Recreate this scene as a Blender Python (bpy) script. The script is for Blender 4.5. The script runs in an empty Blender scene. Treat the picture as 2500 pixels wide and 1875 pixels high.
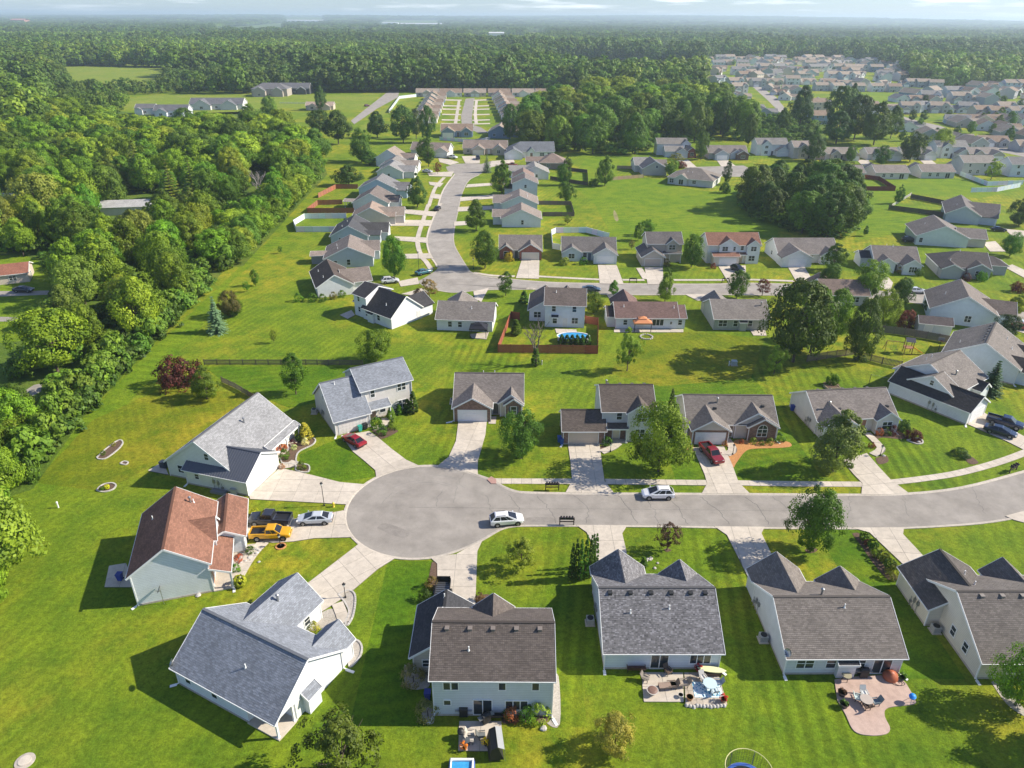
import bpy, math, random
from mathutils import Vector, Matrix
R = random.Random(7); HAZE = 1.3e-4
rad = math.radians
scn = bpy.context.scene
COL = scn.collection
# ------------------------------------------------------------------ camera
F, CX, CY, CAMH = 1736., 1250., 937.5, 61.        # focal length and centre in photo pixels (2500 x 1875)
PITCH = math.atan((937.5 - 44) / F); ROLL = rad(0.40)
cp, sp = math.cos(PITCH), math.sin(PITCH); cr, sr = math.cos(ROLL), math.sin(ROLL)
cam = bpy.data.cameras.new('camera'); camo = bpy.data.objects.new('camera', cam); COL.objects.link(camo)
cam.sensor_fit = 'HORIZONTAL'; cam.sensor_width = 36; cam.lens = 36 * F / 2500.
cam.clip_start = 1; cam.clip_end = 60000
camo.matrix_world = Matrix(((cr, -sr, 0, 0), (sr*sp, cr*sp, -cp, 0), (sr*cp, cr*cp, sp, CAMH), (0, 0, 0, 1)))
scn.camera = camo
# ------------------------------------------------------------------ light
SUN_EL, SUN_AZ = rad(35.5), rad(6)                # azimuth counted from +X towards +Y
sd = Vector((math.cos(SUN_EL)*math.cos(SUN_AZ), math.cos(SUN_EL)*math.sin(SUN_AZ), math.sin(SUN_EL)))
sun = bpy.data.lights.new('sun', 'SUN'); sun.energy = 5.0; sun.angle = rad(0.5); sun.color = (1, .92, .78)
suno = bpy.data.objects.new('sun', sun); COL.objects.link(suno)
suno.rotation_euler = sd.to_track_quat('Z', 'Y').to_euler(); suno.location = (60, 0, 90)
world = bpy.data.worlds.new('World'); scn.world = world; world.use_nodes = True
wn, wl = world.node_tree.nodes, world.node_tree.links
for n in list(wn): wn.remove(n)
sky = wn.new('ShaderNodeTexSky'); sky.sky_type = 'NISHITA'; sky.sun_disc = False
sky.sun_elevation = SUN_EL; sky.sun_rotation = rad(90) - SUN_AZ
sky.altitude = 300; sky.air_density = 1.0; sky.dust_density = .2; sky.ozone_density = 3.5
tc = wn.new('ShaderNodeTexCoord'); mp = wn.new('ShaderNodeMapping'); mp.inputs['Scale'].default_value = (7, 7, 95)
nz = wn.new('ShaderNodeTexNoise'); nz.inputs['Scale'].default_value = 1.3; nz.inputs['Detail'].default_value = 6
rp = wn.new('ShaderNodeValToRGB'); rp.color_ramp.elements[0].position = .54; rp.color_ramp.elements[1].position = .74
mx = wn.new('ShaderNodeMixRGB'); mx.inputs[2].default_value = (18, 18, 18.5, 1)
mm = wn.new('ShaderNodeMath'); mm.operation = 'MULTIPLY'; mm.inputs[1].default_value = .6
bg = wn.new('ShaderNodeBackground'); bg.inputs['Strength'].default_value = .08; wo = wn.new('ShaderNodeOutputWorld')
wl.new(tc.outputs['Generated'], mp.inputs['Vector']); wl.new(mp.outputs[0], nz.inputs['Vector'])
wl.new(nz.outputs['Fac'], rp.inputs[0]); wl.new(rp.outputs[0], mm.inputs[0]); wl.new(mm.outputs[0], mx.inputs[0])
tint = wn.new('ShaderNodeMixRGB'); tint.blend_type = 'MULTIPLY'; tint.inputs[0].default_value = 1; tint.inputs[2].default_value = (.82, .94, 1.19, 1); wl.new(sky.outputs[0], tint.inputs[1]); wl.new(tint.outputs[0], mx.inputs[1]); wl.new(mx.outputs[0], bg.inputs[0]); wl.new(bg.outputs[0], wo.inputs[0])
vs = scn.view_settings; vs.view_transform = 'Standard'; vs.look = 'None'; vs.exposure = .72; vs.gamma = 1
scn.cycles.max_bounces = 6; scn.cycles.diffuse_bounces = 2; scn.cycles.glossy_bounces = 2
scn.cycles.transmission_bounces = 3; scn.cycles.transparent_max_bounces = 4; scn.cycles.volume_bounces = 1
# ------------------------------------------------------------------ photo pixel -> ground
CR = dict(A=(0,1150,2.288), B=(800,1150,2.288), C=(1600,1150,2.288), D=(300,850,2.458), E=(1000,850,2.458),
          F=(1700,750,2.765), G=(0,600,2.765), H=(700,500,3.16), I=(1200,500,3.16), J=(1800,450,3.16),
          K=(700,200,3.16), L=(1300,200,3.687), M=(1800,120,3.16), N=(0,150,2.765), O=(0,0,2.458),
          Q=(800,0,2.458), R=(1600,0,2.458), X=(0,0,1.))
def W(c, x, y, z=0.):
    """the point at height z that a photo position (in one of the enlarged photo regions) shows"""
    a = CR[c]; u = (a[0] + x/a[2] - CX)/F; v = (CY - a[1] - y/a[2])/F
    X = u*cr - v*sr; Y = u*sr + v*cr
    dx, dy, dz = X, Y*sp + cp, Y*cp - sp
    t = (z - CAMH)/dz
    return (dx*t, dy*t)
def PX(x, y, z=0.):
    zz = z - CAMH; dep = y*cp - zz*sp; up = y*sp + zz*cp
    if dep < 1: return (-1e6, 1e6)
    a, b = x/dep, up/dep
    return (CX + (a*cr + b*sr)*F, CY - (-a*sr + b*cr)*F)
def WL(c, *pts): return [W(c, x, y) for x, y in pts]
# ------------------------------------------------------------------ mesh helpers
class MB:
    def __init__(s): s.v = []; s.f = []; s.uv = []; s.a = []
    def poly(s, pts, uv=None):
        n = len(s.v); s.v += [tuple(p) for p in pts]; s.f.append(tuple(range(n, n+len(pts))))
        s.uv += uv if uv else [(0, 0)]*len(pts); return s
    def box(s, x0, x1, y0, y1, z0, z1):
        c = [(x0,y0,z0),(x1,y0,z0),(x1,y1,z0),(x0,y1,z0),(x0,y0,z1),(x1,y0,z1),(x1,y1,z1),(x0,y1,z1)]
        for q in ((0,3,2,1),(4,5,6,7),(0,1,5,4),(1,2,6,5),(2,3,7,6),(3,0,4,7)): s.poly([c[i] for i in q])
        return s
    def prism(s, pts, z0, z1):
        n = len(pts); s.poly([(p[0],p[1],z1) for p in pts]); s.poly([(p[0],p[1],z0) for p in reversed(pts)])
        for i in range(n):
            p, q = pts[i], pts[(i+1) % n]; s.poly([(p[0],p[1],z0),(q[0],q[1],z0),(q[0],q[1],z1),(p[0],p[1],z1)])
        return s
    def bar(s, p, q, w, h=None):
        p, q = Vector(p), Vector(q); h = h or w; d = (q-p)
        if d.length < 1e-5: return s
        d.normalize(); a = Vector((0,0,1)) if abs(d.z) < .95 else Vector((1,0,0))
        sx = d.cross(a).normalized()*w/2; sy = sx.cross(d).normalized()*h/2
        c = [p-sx-sy, p+sx-sy, p+sx+sy, p-sx+sy, q-sx-sy, q+sx-sy, q+sx+sy, q-sx+sy]
        for k in ((3,2,1,0),(4,5,6,7),(0,1,5,4),(1,2,6,5),(2,3,7,6),(3,0,4,7)): s.poly([c[i] for i in k])
        return s
    def tube(s, pts, rs, n=8, caps=True):
        rings = []
        for i, p in enumerate(pts):
            p = Vector(p); a = Vector(pts[max(0, i-1)]); b = Vector(pts[min(len(pts)-1, i+1)]); d = (b-a).normalized()
            r = Vector((0,0,1)) if abs(d.z) < .9 else Vector((1,0,0)); u = d.cross(r).normalized(); w = d.cross(u).normalized()
            k = len(s.v); s.v += [tuple(p + (u*math.cos(2*math.pi*j/n) + w*math.sin(2*math.pi*j/n))*rs[i]) for j in range(n)]
            rings.append(k)
        for a, b in zip(rings, rings[1:]):
            for j in range(n):
                s.f.append((a+j, a+(j+1) % n, b+(j+1) % n, b+j)); s.uv += [(0,0)]*4
        if caps:
            for a in (rings[0], rings[-1]): s.f.append(tuple(a+j for j in range(n))); s.uv += [(0,0)]*n
        return s
    def lathe(s, prof, n=12, c=(0,0)):
        return s.tube([(c[0], c[1], z) for r, z in prof], [max(r, .001) for r, z in prof], n)
    def mesh(s, name, smooth=False):
        me = bpy.data.meshes.new(name); me.from_pydata(s.v, [], s.f)
        if any(u != (0,0) for u in s.uv):
            l = me.uv_layers.new(name='uv'); l.data.foreach_set('uv', [c for u in s.uv for c in u])
        if s.a:
            at = me.attributes.new('shade', 'FLOAT', 'POINT'); at.data.foreach_set('value', s.a)
        if smooth: me.polygons.foreach_set('use_smooth', [True]*len(me.polygons))
        me.update(); return me
def tag(o, label=None, cat=None, group=None, kind=None):
    if label: o['label'] = label
    if cat: o['category'] = cat
    if group: o['group'] = group
    if kind: o['kind'] = kind
    return o
def link(name, me, mat=None, parent=None, color=None, loc=None, rz=None):
    o = bpy.data.objects.new(name, me); COL.objects.link(o)
    if mat and not me.materials: me.materials.append(mat)
    if parent: o.parent = parent
    if color: o.color = (*color[:3], 1)
    if loc: o.location = loc
    if rz is not None: o.rotation_euler = (0, 0, rz)
    return o
def obj(name, mb, mat, parent=None, color=None, smooth=False, loc=None, rz=None):
    return link(name, mb.mesh(name, smooth), mat, parent, color, loc, rz)
def empty(name, loc=(0,0,0), rz=0, **k):
    o = bpy.data.objects.new(name, None); COL.objects.link(o); o.location = loc; o.rotation_euler = (0,0,rz); o.empty_display_size = .1
    return tag(o, **k)
def copy_tree(o, parent=None):
    c = o.copy(); COL.objects.link(c); c.parent = parent
    for ch in o.children: copy_tree(ch, c)
    return c
def place(o, x, y, rz=0., sc=None, z=0., label=None):
    o.location = (x, y, z); o.rotation_euler = (0, 0, rz)
    if sc is not None: o.scale = sc if isinstance(sc, tuple) else (sc, sc, sc)
    if label: o['label'] = label
    return o
def smooth_line(p, n=6):
    out = []; m = len(p)
    for i in range(m-1):
        a, b, c, d = p[max(i-1, 0)], p[i], p[i+1], p[min(i+2, m-1)]
        for k in range(n):
            t = k/n; out.append(tuple(.5*(2*b[j] + (c[j]-a[j])*t + (2*a[j]-5*b[j]+4*c[j]-d[j])*t*t + (3*b[j]-a[j]-3*c[j]+d[j])*t**3) for j in (0,1)))
    out.append(tuple(p[-1][:2])); return out
def offset_line(p, d):
    out = []
    for i in range(len(p)):
        a = p[max(i-1, 0)]; b = p[min(i+1, len(p)-1)]; dx, dy = b[0]-a[0], b[1]-a[1]; l = math.hypot(dx, dy) or 1
        out.append((p[i][0] - dy/l*d, p[i][1] + dx/l*d))
    return out
def clip(poly, nx, ny, c):
    """keep the part of a 2D polygon where nx*x+ny*y <= c"""
    out = []
    for i in range(len(poly)):
        p, q = poly[i-1], poly[i]; a = nx*p[0]+ny*p[1]-c; b = nx*q[0]+ny*q[1]-c
        if (a < 0) != (b < 0): t = a/(a-b); out.append((p[0]+(q[0]-p[0])*t, p[1]+(q[1]-p[1])*t))
        if b <= 0: out.append(q)
    return out
def inside(pt, poly):
    x, y = pt; r = False
    for i in range(len(poly)):
        a, b = poly[i-1], poly[i]
        if (a[1] > y) != (b[1] > y) and x < (b[0]-a[0])*(y-a[1])/(b[1]-a[1])+a[0]: r = not r
    return r
# ------------------------------------------------------------------ materials
def newmat(name):
    m = bpy.data.materials.new(name); m.use_nodes = True; n, l = m.node_tree.nodes, m.node_tree.links
    return m, n, l, n['Principled BSDF']
def N(n, l, t, ins=None, **k):
    x = n.new(t)
    for a, b in k.items(): setattr(x, a, b)
    for a, b in (ins or {}).items():
        if isinstance(b, bpy.types.NodeSocket): l.new(b, x.inputs[a])
        else: x.inputs[a].default_value = b
    return x
def noise(n, l, vec, scale, detail=3, rough=.55): return N(n, l, 'ShaderNodeTexNoise', {'Vector': vec, 'Scale': scale, 'Detail': detail, 'Roughness': rough}).outputs['Fac']
def ramp(n, l, f, *st):
    r = n.new('ShaderNodeValToRGB'); e = r.color_ramp.elements
    while len(e) < len(st): e.new(.5)
    for x, (p, c) in zip(e, st): x.position = p; x.color = (*c, 1) if len(c) == 3 else c
    l.new(f, r.inputs[0]); return r.outputs[0]
def mixc(n, l, fac, a, b, mode='MIX'):
    return N(n, l, 'ShaderNodeMixRGB', {0: fac, 1: a, 2: b}, blend_type=mode).outputs[0]
def maths(n, l, op, a, b=0.): return N(n, l, 'ShaderNodeMath', {0: a, 1: b}, operation=op).outputs[0]
def bump(n, l, h, st, dist, b): l.new(N(n, l, 'ShaderNodeBump', {'Height': h, 'Strength': st, 'Distance': dist}).outputs[0], b.inputs['Normal'])
def g3(v): return (v, v, v, 1)
def plain(name, col, rough=.6, metal=0., var=.12, nscale=2.5, objcol=False, spec=.4, bumpk=0.):
    m, n, l, b = newmat(name); t = n.new('ShaderNodeTexCoord').outputs['Object']
    base = n.new('ShaderNodeObjectInfo').outputs['Color'] if objcol else (*col, 1)
    f = noise(n, l, t, nscale, 5, .65); v = ramp(n, l, f, (.3, (1-var,)*3), (.7, (1+var*.6,)*3))
    l.new(mixc(n, l, 1., base, v, 'MULTIPLY'), b.inputs['Base Color'])
    b.inputs['Roughness'].default_value = rough; b.inputs['Metallic'].default_value = metal; b.inputs['Specular IOR Level'].default_value = spec
    if bumpk: bump(n, l, noise(n, l, t, nscale*8, 3), bumpk, .02, b)
    return m
def siding():
    m, n, l, b = newmat('lap_siding'); t = n.new('ShaderNodeTexCoord').outputs['Object']
    oc = n.new('ShaderNodeObjectInfo').outputs['Color']
    z = N(n, l, 'ShaderNodeSeparateXYZ', {0: t}).outputs[2]; fr = maths(n, l, 'FRACT', maths(n, l, 'DIVIDE', z, .24))
    v = ramp(n, l, noise(n, l, t, .9, 5), (.3, (.92,)*3), (.7, (1.03,)*3))
    groove = ramp(n, l, fr, (0., (.7,)*3), (.3, (1,)*3), (1., (1,)*3))
    l.new(mixc(n, l, 1., mixc(n, l, 1., oc, v, 'MULTIPLY'), groove, 'MULTIPLY'), b.inputs['Base Color'])
    b.inputs['Roughness'].default_value = .55; bump(n, l, fr, .6, .02, b); return m
def shingle(name, vary=.2, spots=0.):
    m, n, l, b = newmat(name); uv = n.new('ShaderNodeTexCoord').outputs['UV']; oc = n.new('ShaderNodeObjectInfo').outputs['Color']
    br = N(n, l, 'ShaderNodeTexBrick', {'Vector': uv, 'Color1': g3(1-vary), 'Color2': g3(1+vary), 'Mortar': g3(.62), 'Scale': 1., 'Mortar Size': .012, 'Bias': -.1, 'Brick Width': .36, 'Row Height': .2}, offset=.5)
    v = ramp(n, l, noise(n, l, uv, .35, 4), (.3, (.86,)*3), (.7, (1.1,)*3)); v2 = ramp(n, l, noise(n, l, uv, 9., 3, .7), (.3, (.8,)*3), (.7, (1.18,)*3))
    c = mixc(n, l, 1., mixc(n, l, 1., oc, br.outputs['Color'], 'MULTIPLY'), mixc(n, l, 1., v, v2, 'MULTIPLY'), 'MULTIPLY')
    if spots:
        w = N(n, l, 'ShaderNodeTexWhiteNoise', {0: N(n, l, 'ShaderNodeVectorMath', {0: N(n, l, 'ShaderNodeVectorMath', {0: uv, 1: (4.6, 7.5, 1)}, operation='MULTIPLY').outputs[0]}, operation='FLOOR').outputs[0]}, noise_dimensions='2D').outputs[0]
        c = mixc(n, l, ramp(n, l, w, (.8-spots*.1, (0,)*3), (.9, (spots,)*3)), c, (.34, .33, .35, 1))
        c = mixc(n, l, ramp(n, l, w, (.0, (.55,)*3), (.18, (0,)*3)), c, (.03, .03, .035, 1))
    l.new(c, b.inputs['Base Color']); b.inputs['Roughness'].default_value = .93; b.inputs['Specular IOR Level'].default_value = .25
    return m
def brickmat():
    m, n, l, b = newmat('brick_wall'); t = n.new('ShaderNodeTexCoord').outputs['Object']; oc = n.new('ShaderNodeObjectInfo').outputs['Color']
    s = N(n, l, 'ShaderNodeSeparateXYZ', {0: t}).outputs; xy = maths(n, l, 'ADD', s[0], s[1])
    v = N(n, l, 'ShaderNodeCombineXYZ', {0: xy, 1: s[2]}).outputs[0]
    br = N(n, l, 'ShaderNodeTexBrick', {'Vector': v, 'Color1': g3(.6), 'Color2': g3(1.45), 'Mortar': g3(1.25), 'Scale': 1., 'Mortar Size': .012, 'Brick Width': .3, 'Row Height': .11}, offset=.5)
    l.new(mixc(n, l, 1., oc, br.outputs[0], 'MULTIPLY'), b.inputs['Base Color']); b.inputs['Roughness'].default_value = .85; return m
def grassmat(name, dark, mid, dry, stripe=0., ang=0., dryamt=.5, period=1.6):
    m, n, l, b = newmat(name); t = n.new('ShaderNodeNewGeometry').outputs['Position']
    big = noise(n, l, t, .035, 3, .5); med = noise(n, l, t, .2, 5, .62); fine = noise(n, l, t, 1.8, 5, .72)
    c = mixc(n, l, ramp(n, l, med, (.34, (0,)*3), (.66, (1,)*3)), (*dark, 1), (*mid, 1))
    f = maths(n, l, 'MULTIPLY', ramp(n, l, big, (.44, (0,)*3), (.62, (1,)*3)), ramp(n, l, noise(n, l, t, .33, 4, .6), (.36, (0,)*3), (.62, (1,)*3)))
    c = mixc(n, l, maths(n, l, 'MULTIPLY', f, dryamt), c, (*dry, 1))
    c = mixc(n, l, 1., c, ramp(n, l, fine, (.3, (.62,)*3), (.7, (1.32,)*3)), 'MULTIPLY')
    c = mixc(n, l, 1., c, ramp(n, l, noise(n, l, t, 6., 4, .75), (.28, (.66,)*3), (.72, (1.34,)*3)), 'MULTIPLY')
    if stripe:
        r = N(n, l, 'ShaderNodeVectorRotate', {'Vector': t, 'Angle': ang}, rotation_type='Z_AXIS').outputs[0]
        w = N(n, l, 'ShaderNodeTexWave', {'Vector': r, 'Scale': .314/period, 'Distortion': 1.6, 'Detail': 2., 'Detail Scale': .3}, wave_type='BANDS', bands_direction='X').outputs['Fac']
        msk = ramp(n, l, noise(n, l, t, .05, 2), (.38, (.15,)*3), (.6, (1,)*3))
        k = ramp(n, l, w, (.2, (1-stripe,)*3), (.8, (1+stripe,)*3))
        c = mixc(n, l, msk, c, mixc(n, l, 1., c, k, 'MULTIPLY'))
    l.new(c, b.inputs['Base Color']); b.inputs['Roughness'].default_value = .95; b.inputs['Specular IOR Level'].default_value = .15
    bump(n, l, maths(n, l, 'ADD', noise(n, l, t, 14., 3, .8), maths(n, l, 'MULTIPLY', fine, 1.5)), .8, .1, b); return m
def pave(name, a, bcol, sc=1.2, stain=.25, bm=.25):
    m, n, l, b = newmat(name); t = n.new('ShaderNodeNewGeometry').outputs['Position']
    c = mixc(n, l, ramp(n, l, noise(n, l, t, .16, 6, .65), (.3, (0,)*3), (.7, (1,)*3)), (*a, 1), (*bcol, 1))
    c = mixc(n, l, 1., c, ramp(n, l, noise(n, l, t, sc, 6, .7), (.25, (1-stain,)*3), (.6, (1,)*3)), 'MULTIPLY')
    c = mixc(n, l, 1., c, ramp(n, l, noise(n, l, t, 22., 3, .8), (.3, (.9,)*3), (.7, (1.1,)*3)), 'MULTIPLY')
    oi = n.new('ShaderNodeObjectInfo').outputs['Random']; c = mixc(n, l, 1., c, ramp(n, l, oi, (0, (.93,)*3), (1, (1.06,)*3)), 'MULTIPLY')
    l.new(c, b.inputs['Base Color']); b.inputs['Roughness'].default_value = .9; b.inputs['Specular IOR Level'].default_value = .25
    bump(n, l, noise(n, l, t, 30., 3, .8), bm, .02, b); return m
def leafmat(name, objcol=True, col=(.06, .1, .02), trans=.2):
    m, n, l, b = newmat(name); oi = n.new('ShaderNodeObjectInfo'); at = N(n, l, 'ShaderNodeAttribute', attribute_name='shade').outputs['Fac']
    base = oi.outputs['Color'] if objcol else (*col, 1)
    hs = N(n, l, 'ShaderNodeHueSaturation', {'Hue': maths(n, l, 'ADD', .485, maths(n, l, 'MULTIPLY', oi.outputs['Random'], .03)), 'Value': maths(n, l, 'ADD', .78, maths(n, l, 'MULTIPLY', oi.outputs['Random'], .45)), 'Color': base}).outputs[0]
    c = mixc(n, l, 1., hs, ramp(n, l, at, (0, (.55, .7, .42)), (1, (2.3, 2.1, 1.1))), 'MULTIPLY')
    l.new(c, b.inputs['Base Color']); b.inputs['Roughness'].default_value = .6; b.inputs['Specular IOR Level'].default_value = .25
    tr = N(n, l, 'ShaderNodeBsdfTranslucent', {'Color': mixc(n, l, 1., c, (1.3, 1.45, .6, 1), 'MULTIPLY')}); ms = N(n, l, 'ShaderNodeMixShader', {0: trans, 1: b.outputs[0], 2: tr.outputs[0]})
    l.new(ms.outputs[0], n['Material Output'].inputs[0]); return m
def glassmat(name, col=(.02, .025, .03), rough=.08):
    m, n, l, b = newmat(name); t = n.new('ShaderNodeTexCoord').outputs['Object']
    l.new(mixc(n, l, noise(n, l, t, 1.1, 2), (*col, 1), (*[c*2.2 for c in col], 1)), b.inputs['Base Color'])
    b.inputs['Roughness'].default_value = rough; b.inputs['Specular IOR Level'].default_value = .6; return m
MT = dict(siding=siding(), shingle=shingle('shingle_roof'), mottled=shingle('mottled_shingle', .2, .5), brick=brickmat(),
    paint=plain('painted', (1,1,1), .5, objcol=True, var=.06), trim=plain('white_trim', (.78,.78,.76), .5, var=.05),
    metalroof=plain('metal_roof', (1,1,1), .38, .35, objcol=True, var=.06), glass=glassmat('window_glass'),
    lawn=grassmat('grass', (.092,.165,.009), (.178,.245,.012), (.34,.3,.022), .09, rad(20), .85),
    lawnb=grassmat('grass_green', (.055,.135,.005), (.115,.2,.007), (.22,.24,.012), .11, rad(75), .45, 1.8), lawnc=grassmat('grass_dry', (.095,.15,.006), (.19,.215,.01), (.33,.27,.02), .08, rad(-30), .8, 1.5), lawnd=grassmat('grass_striped', (.078,.152,.007), (.158,.228,.01), (.3,.27,.018), .17, rad(8), .6, 1.7),
    lawn2=grassmat('mown_grass', (.095,.18,.008), (.17,.25,.011), (.27,.28,.018), .14, rad(100), .4, 2.4),
    meadow=grassmat('meadow', (.14,.2,.02), (.2,.26,.025), (.27,.27,.05), 0, 0, .7),
    rough=grassmat('rough_grass', (.06,.12,.012), (.11,.17,.02), (.19,.2,.04), 0, 0, .6),
    concrete=pave('concrete', (.5,.44,.365), (.6,.53,.44)), kerb=pave('kerb_concrete', (.45,.4,.335), (.56,.495,.415), 2.5, .35),
    asphalt=pave('worn_asphalt', (.29,.262,.23), (.375,.34,.3), .35, .3, .5), dark=pave('dark_joint', (.15,.14,.12), (.2,.19,.17)),
    stamped=pave('stamped_concrete', (.47,.33,.27), (.56,.42,.35), 1.5, .25), mulch=pave('mulch', (.12,.075,.05), (.17,.11,.075), 4., .5, 1.),
    bark=plain('bark', (.10,.075,.055), .95, var=.4, nscale=3, bumpk=.6), orange_mulch=pave('orange_mulch', (.5,.23,.08), (.6,.3,.12), 4., .4, .8),
    gravel=pave('stone_gravel', (.4,.36,.3), (.55,.5,.44), 6., .5, 1.), stone=plain('stone', (.5,.47,.43), .9, var=.3, bumpk=.5), leaf=leafmat('leaves'),
    wood=plain('wood', (1,1,1), .85, objcol=True, var=.3, nscale=4), metal=plain('metal', (.35,.36,.37), .4, .8), black=plain('black_plastic', (.018,.018,.02), .5),
    rubber=plain('rubber', (.02,.02,.02), .9), carglass=glassmat('car_glass', (.012,.013,.015), .05), dirt=pave('bare_soil', (.3,.25,.17), (.42,.36,.26), .5, .3))
def carpaint():
    m, n, l, b = newmat('car_paint'); l.new(n.new('ShaderNodeObjectInfo').outputs['Color'], b.inputs['Base Color'])
    b.inputs['Roughness'].default_value = .28; b.inputs['Metallic'].default_value = .15; b.inputs['Coat Weight'].default_value = .6; b.inputs['Coat Roughness'].default_value = .06; return m
MT['carpaint'] = carpaint()
MT['lamp'] = plain('lamp_lens', (.75,.75,.72), .15); MT['tail'] = plain('tail_lens', (.3,.01,.01), .2)
MT['water'] = plain('pool_water', (.05,.32,.62), .08, var=.3, nscale=1.5)
# ================================================================== the ground, roads and pavements
def sheet(name, pts, z, mat, parent=None, **k):
    o = obj(name, MB().poly([(p[0], p[1], z) for p in pts]), mat, parent)
    return o if parent else tag(o, kind='structure')
def slabset(name, pts, z, th, mat, ang, cw, cl, gap=.018, z0=0., base=None):
    """a paved area: a bed and, on it, concrete slabs with open joints, each an object of its own"""
    root = obj(name, MB().prism(pts, z0 - .02, z - .015), base or MT['dark']); tag(root, kind='structure')
    ux, uy = math.cos(ang), math.sin(ang)
    us = [p[0]*ux + p[1]*uy for p in pts]; vs_ = [-p[0]*uy + p[1]*ux for p in pts]
    nu = max(1, round((max(us)-min(us))/cl)); nv = max(1, round((max(vs_)-min(vs_))/cw)); du = (max(us)-min(us))/nu; dv = (max(vs_)-min(vs_))/nv
    for i in range(nu):
        for j in range(nv):
            a0, a1 = min(us)+i*du+gap, min(us)+(i+1)*du-gap; b0, b1 = min(vs_)+j*dv+gap, min(vs_)+(j+1)*dv-gap
            q = clip(pts, ux, uy, a1); q = clip(q, -ux, -uy, -a0) if q else q
            q = clip(q, -uy, ux, b1) if q else q; q = clip(q, uy, -ux, -b0) if q else q
            if len(q) < 3: continue
            ar = abs(sum(q[k-1][0]*q[k][1]-q[k][0]*q[k-1][1] for k in range(len(q))))/2
            if ar < .08: continue
            obj('slab', MB().prism(q, z-.03, z + R.uniform(-.004, .006)), mat, root)
    return root
def walk(name, line, w, z, mat, step=1.5, slabs=True):
    ln = smooth_line(line, 8); d = [0]
    for p, q in zip(ln, ln[1:]): d.append(d[-1] + math.hypot(q[0]-p[0], q[1]-p[1]))
    def at(s):
        for i in range(len(d)-1):
            if d[i+1] >= s or i == len(d)-2:
                t = (s-d[i])/max(1e-6, d[i+1]-d[i]); p, q = ln[i], ln[i+1]; dx, dy = q[0]-p[0], q[1]-p[1]; L = math.hypot(dx, dy) or 1
                return (p[0]+dx*t, p[1]+dy*t, -dy/L, dx/L)
    n = max(1, round(d[-1]/step)); m = MB()
    root = None
    le, ri = offset_line(ln, w/2), offset_line(ln, -w/2)
    root = obj(name, MB().prism(le + ri[::-1], -.02, z-.015 if slabs else z), MT['dark'] if slabs else mat); tag(root, kind='structure')
    if slabs:
        for i in range(n):
            a, b = at(d[-1]*i/n + .02), at(d[-1]*(i+1)/n - .02)
            q = [(a[0]-a[2]*w/2, a[1]-a[3]*w/2), (b[0]-b[2]*w/2, b[1]-b[3]*w/2), (b[0]+b[2]*w/2, b[1]+b[3]*w/2), (a[0]+a[2]*w/2, a[1]+a[3]*w/2)]
            obj('slab', MB().prism(q, z-.03, z + R.uniform(-.004, .006)), mat, root)
    return root
def kerb(line, w=.42, side=1, name='kerb'):
    a, b, c = line, offset_line(line, side*w*.5), offset_line(line, side*w); m = MB()
    for i in range(len(line)-1):
        for p, q, z0, z1 in ((a, b, .012, .075), (b, c, .075, .085), (c, c, .085, -.02)):
            m.poly([(*p[i], z0), (*p[i+1], z0), (*q[i+1], z1), (*q[i], z1)])
    return tag(obj(name, m, MT['kerb']), kind='structure')
g = MB(); xs = [-24000, -3000, -600, -200, 0, 200, 600, 3000, 24000]; ys = [-300, 20, 200, 400, 800, 2000, 30000]
for i in range(len(xs)-1):
    for j in range(len(ys)-1): g.poly([(xs[i],ys[j],0),(xs[i+1],ys[j],0),(xs[i+1],ys[j+1],0),(xs[i],ys[j+1],0)])
tag(obj('ground', g, MT['lawn']), kind='structure')
# lawns and fields that are mown or grown differently
sheet('mown_field', WL('L', (330,900),(480,690),(800,650),(900,700),(760,790),(760,880),(1200,870),(1240,930),(1600,990),(1900,930),(2212,1240),(2212,1400),(1900,1400),(900,1390),(700,1360),(560,1100)), .004, MT['lawn2'])
sheet('mown_field', WL('M', (830,1000),(1200,990),(1900,1010),(2150,1090),(1880,1150),(1340,1110),(1250,1190),(1600,1290),(1380,1400),(900,1480),(950,1330),(900,1120)), .004, MT['lawn2'])
sheet('mown_strip', WL('G', (230,1600),(560,1170),(1010,720),(1420,330),(1740,30),(1850,-60),(1950,-60),(1560,240),(1330,590),(1000,920),(640,1300),(330,1690)), .004, MT['lawn2'])
sheet('meadow', WL('O', (350,400),(560,400),(1080,415),(1000,470),(960,540),(560,520),(420,520)), .02, MT['meadow'])
sheet('meadow', WL('O', (735,360),(990,360),(1000,385),(760,390)), .03, MT['meadow']); sheet('meadow', WL('O', (1000,380),(1190,378),(1160,400),(990,398)), .04, MT['meadow'])
sheet('meadow', WL('O', (700,600),(930,570),(1500,556),(2212,575),(2212,660),(1700,650),(1300,700),(700,640)), .02, MT['meadow'])
sheet('meadow', WL('K', (505,395),(850,140),(870,150),(720,290),(560,400)), .05, MT['meadow'])
sheet('meadow', WL('K', (0,100),(560,100),(760,70),(640,170),(0,170)), .06, MT['meadow'])
sheet('meadow', WL('M', (840,330),(1300,340),(1330,420),(1200,440),(980,400)), .05, MT['lawn2']); sheet('meadow', WL('M', (1650,290),(1850,285),(1830,345),(1660,340)), .05, MT['lawn2'])
sheet('wetland', WL('M', (0,520),(380,500),(700,580),(680,720),(380,790),(0,640)), .02, MT['rough'])
sheet('bare_soil', smooth_line(WL('L', (735,1150),(760,1190),(775,1240),(755,1255),(735,1225),(728,1180),(735,1150)), 5)[:-1], .009, pave('thin_turf', (.2,.2,.05), (.33,.29,.14), .9, .4))
sheet('far_field', WL('O', (1040,240),(1240,235),(1240,255),(1100,262)), .1, MT['meadow']); sheet('far_field', WL('O', (1290,175),(1690,150),(1690,185),(1320,192)), .2, MT['lawn2'])
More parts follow.
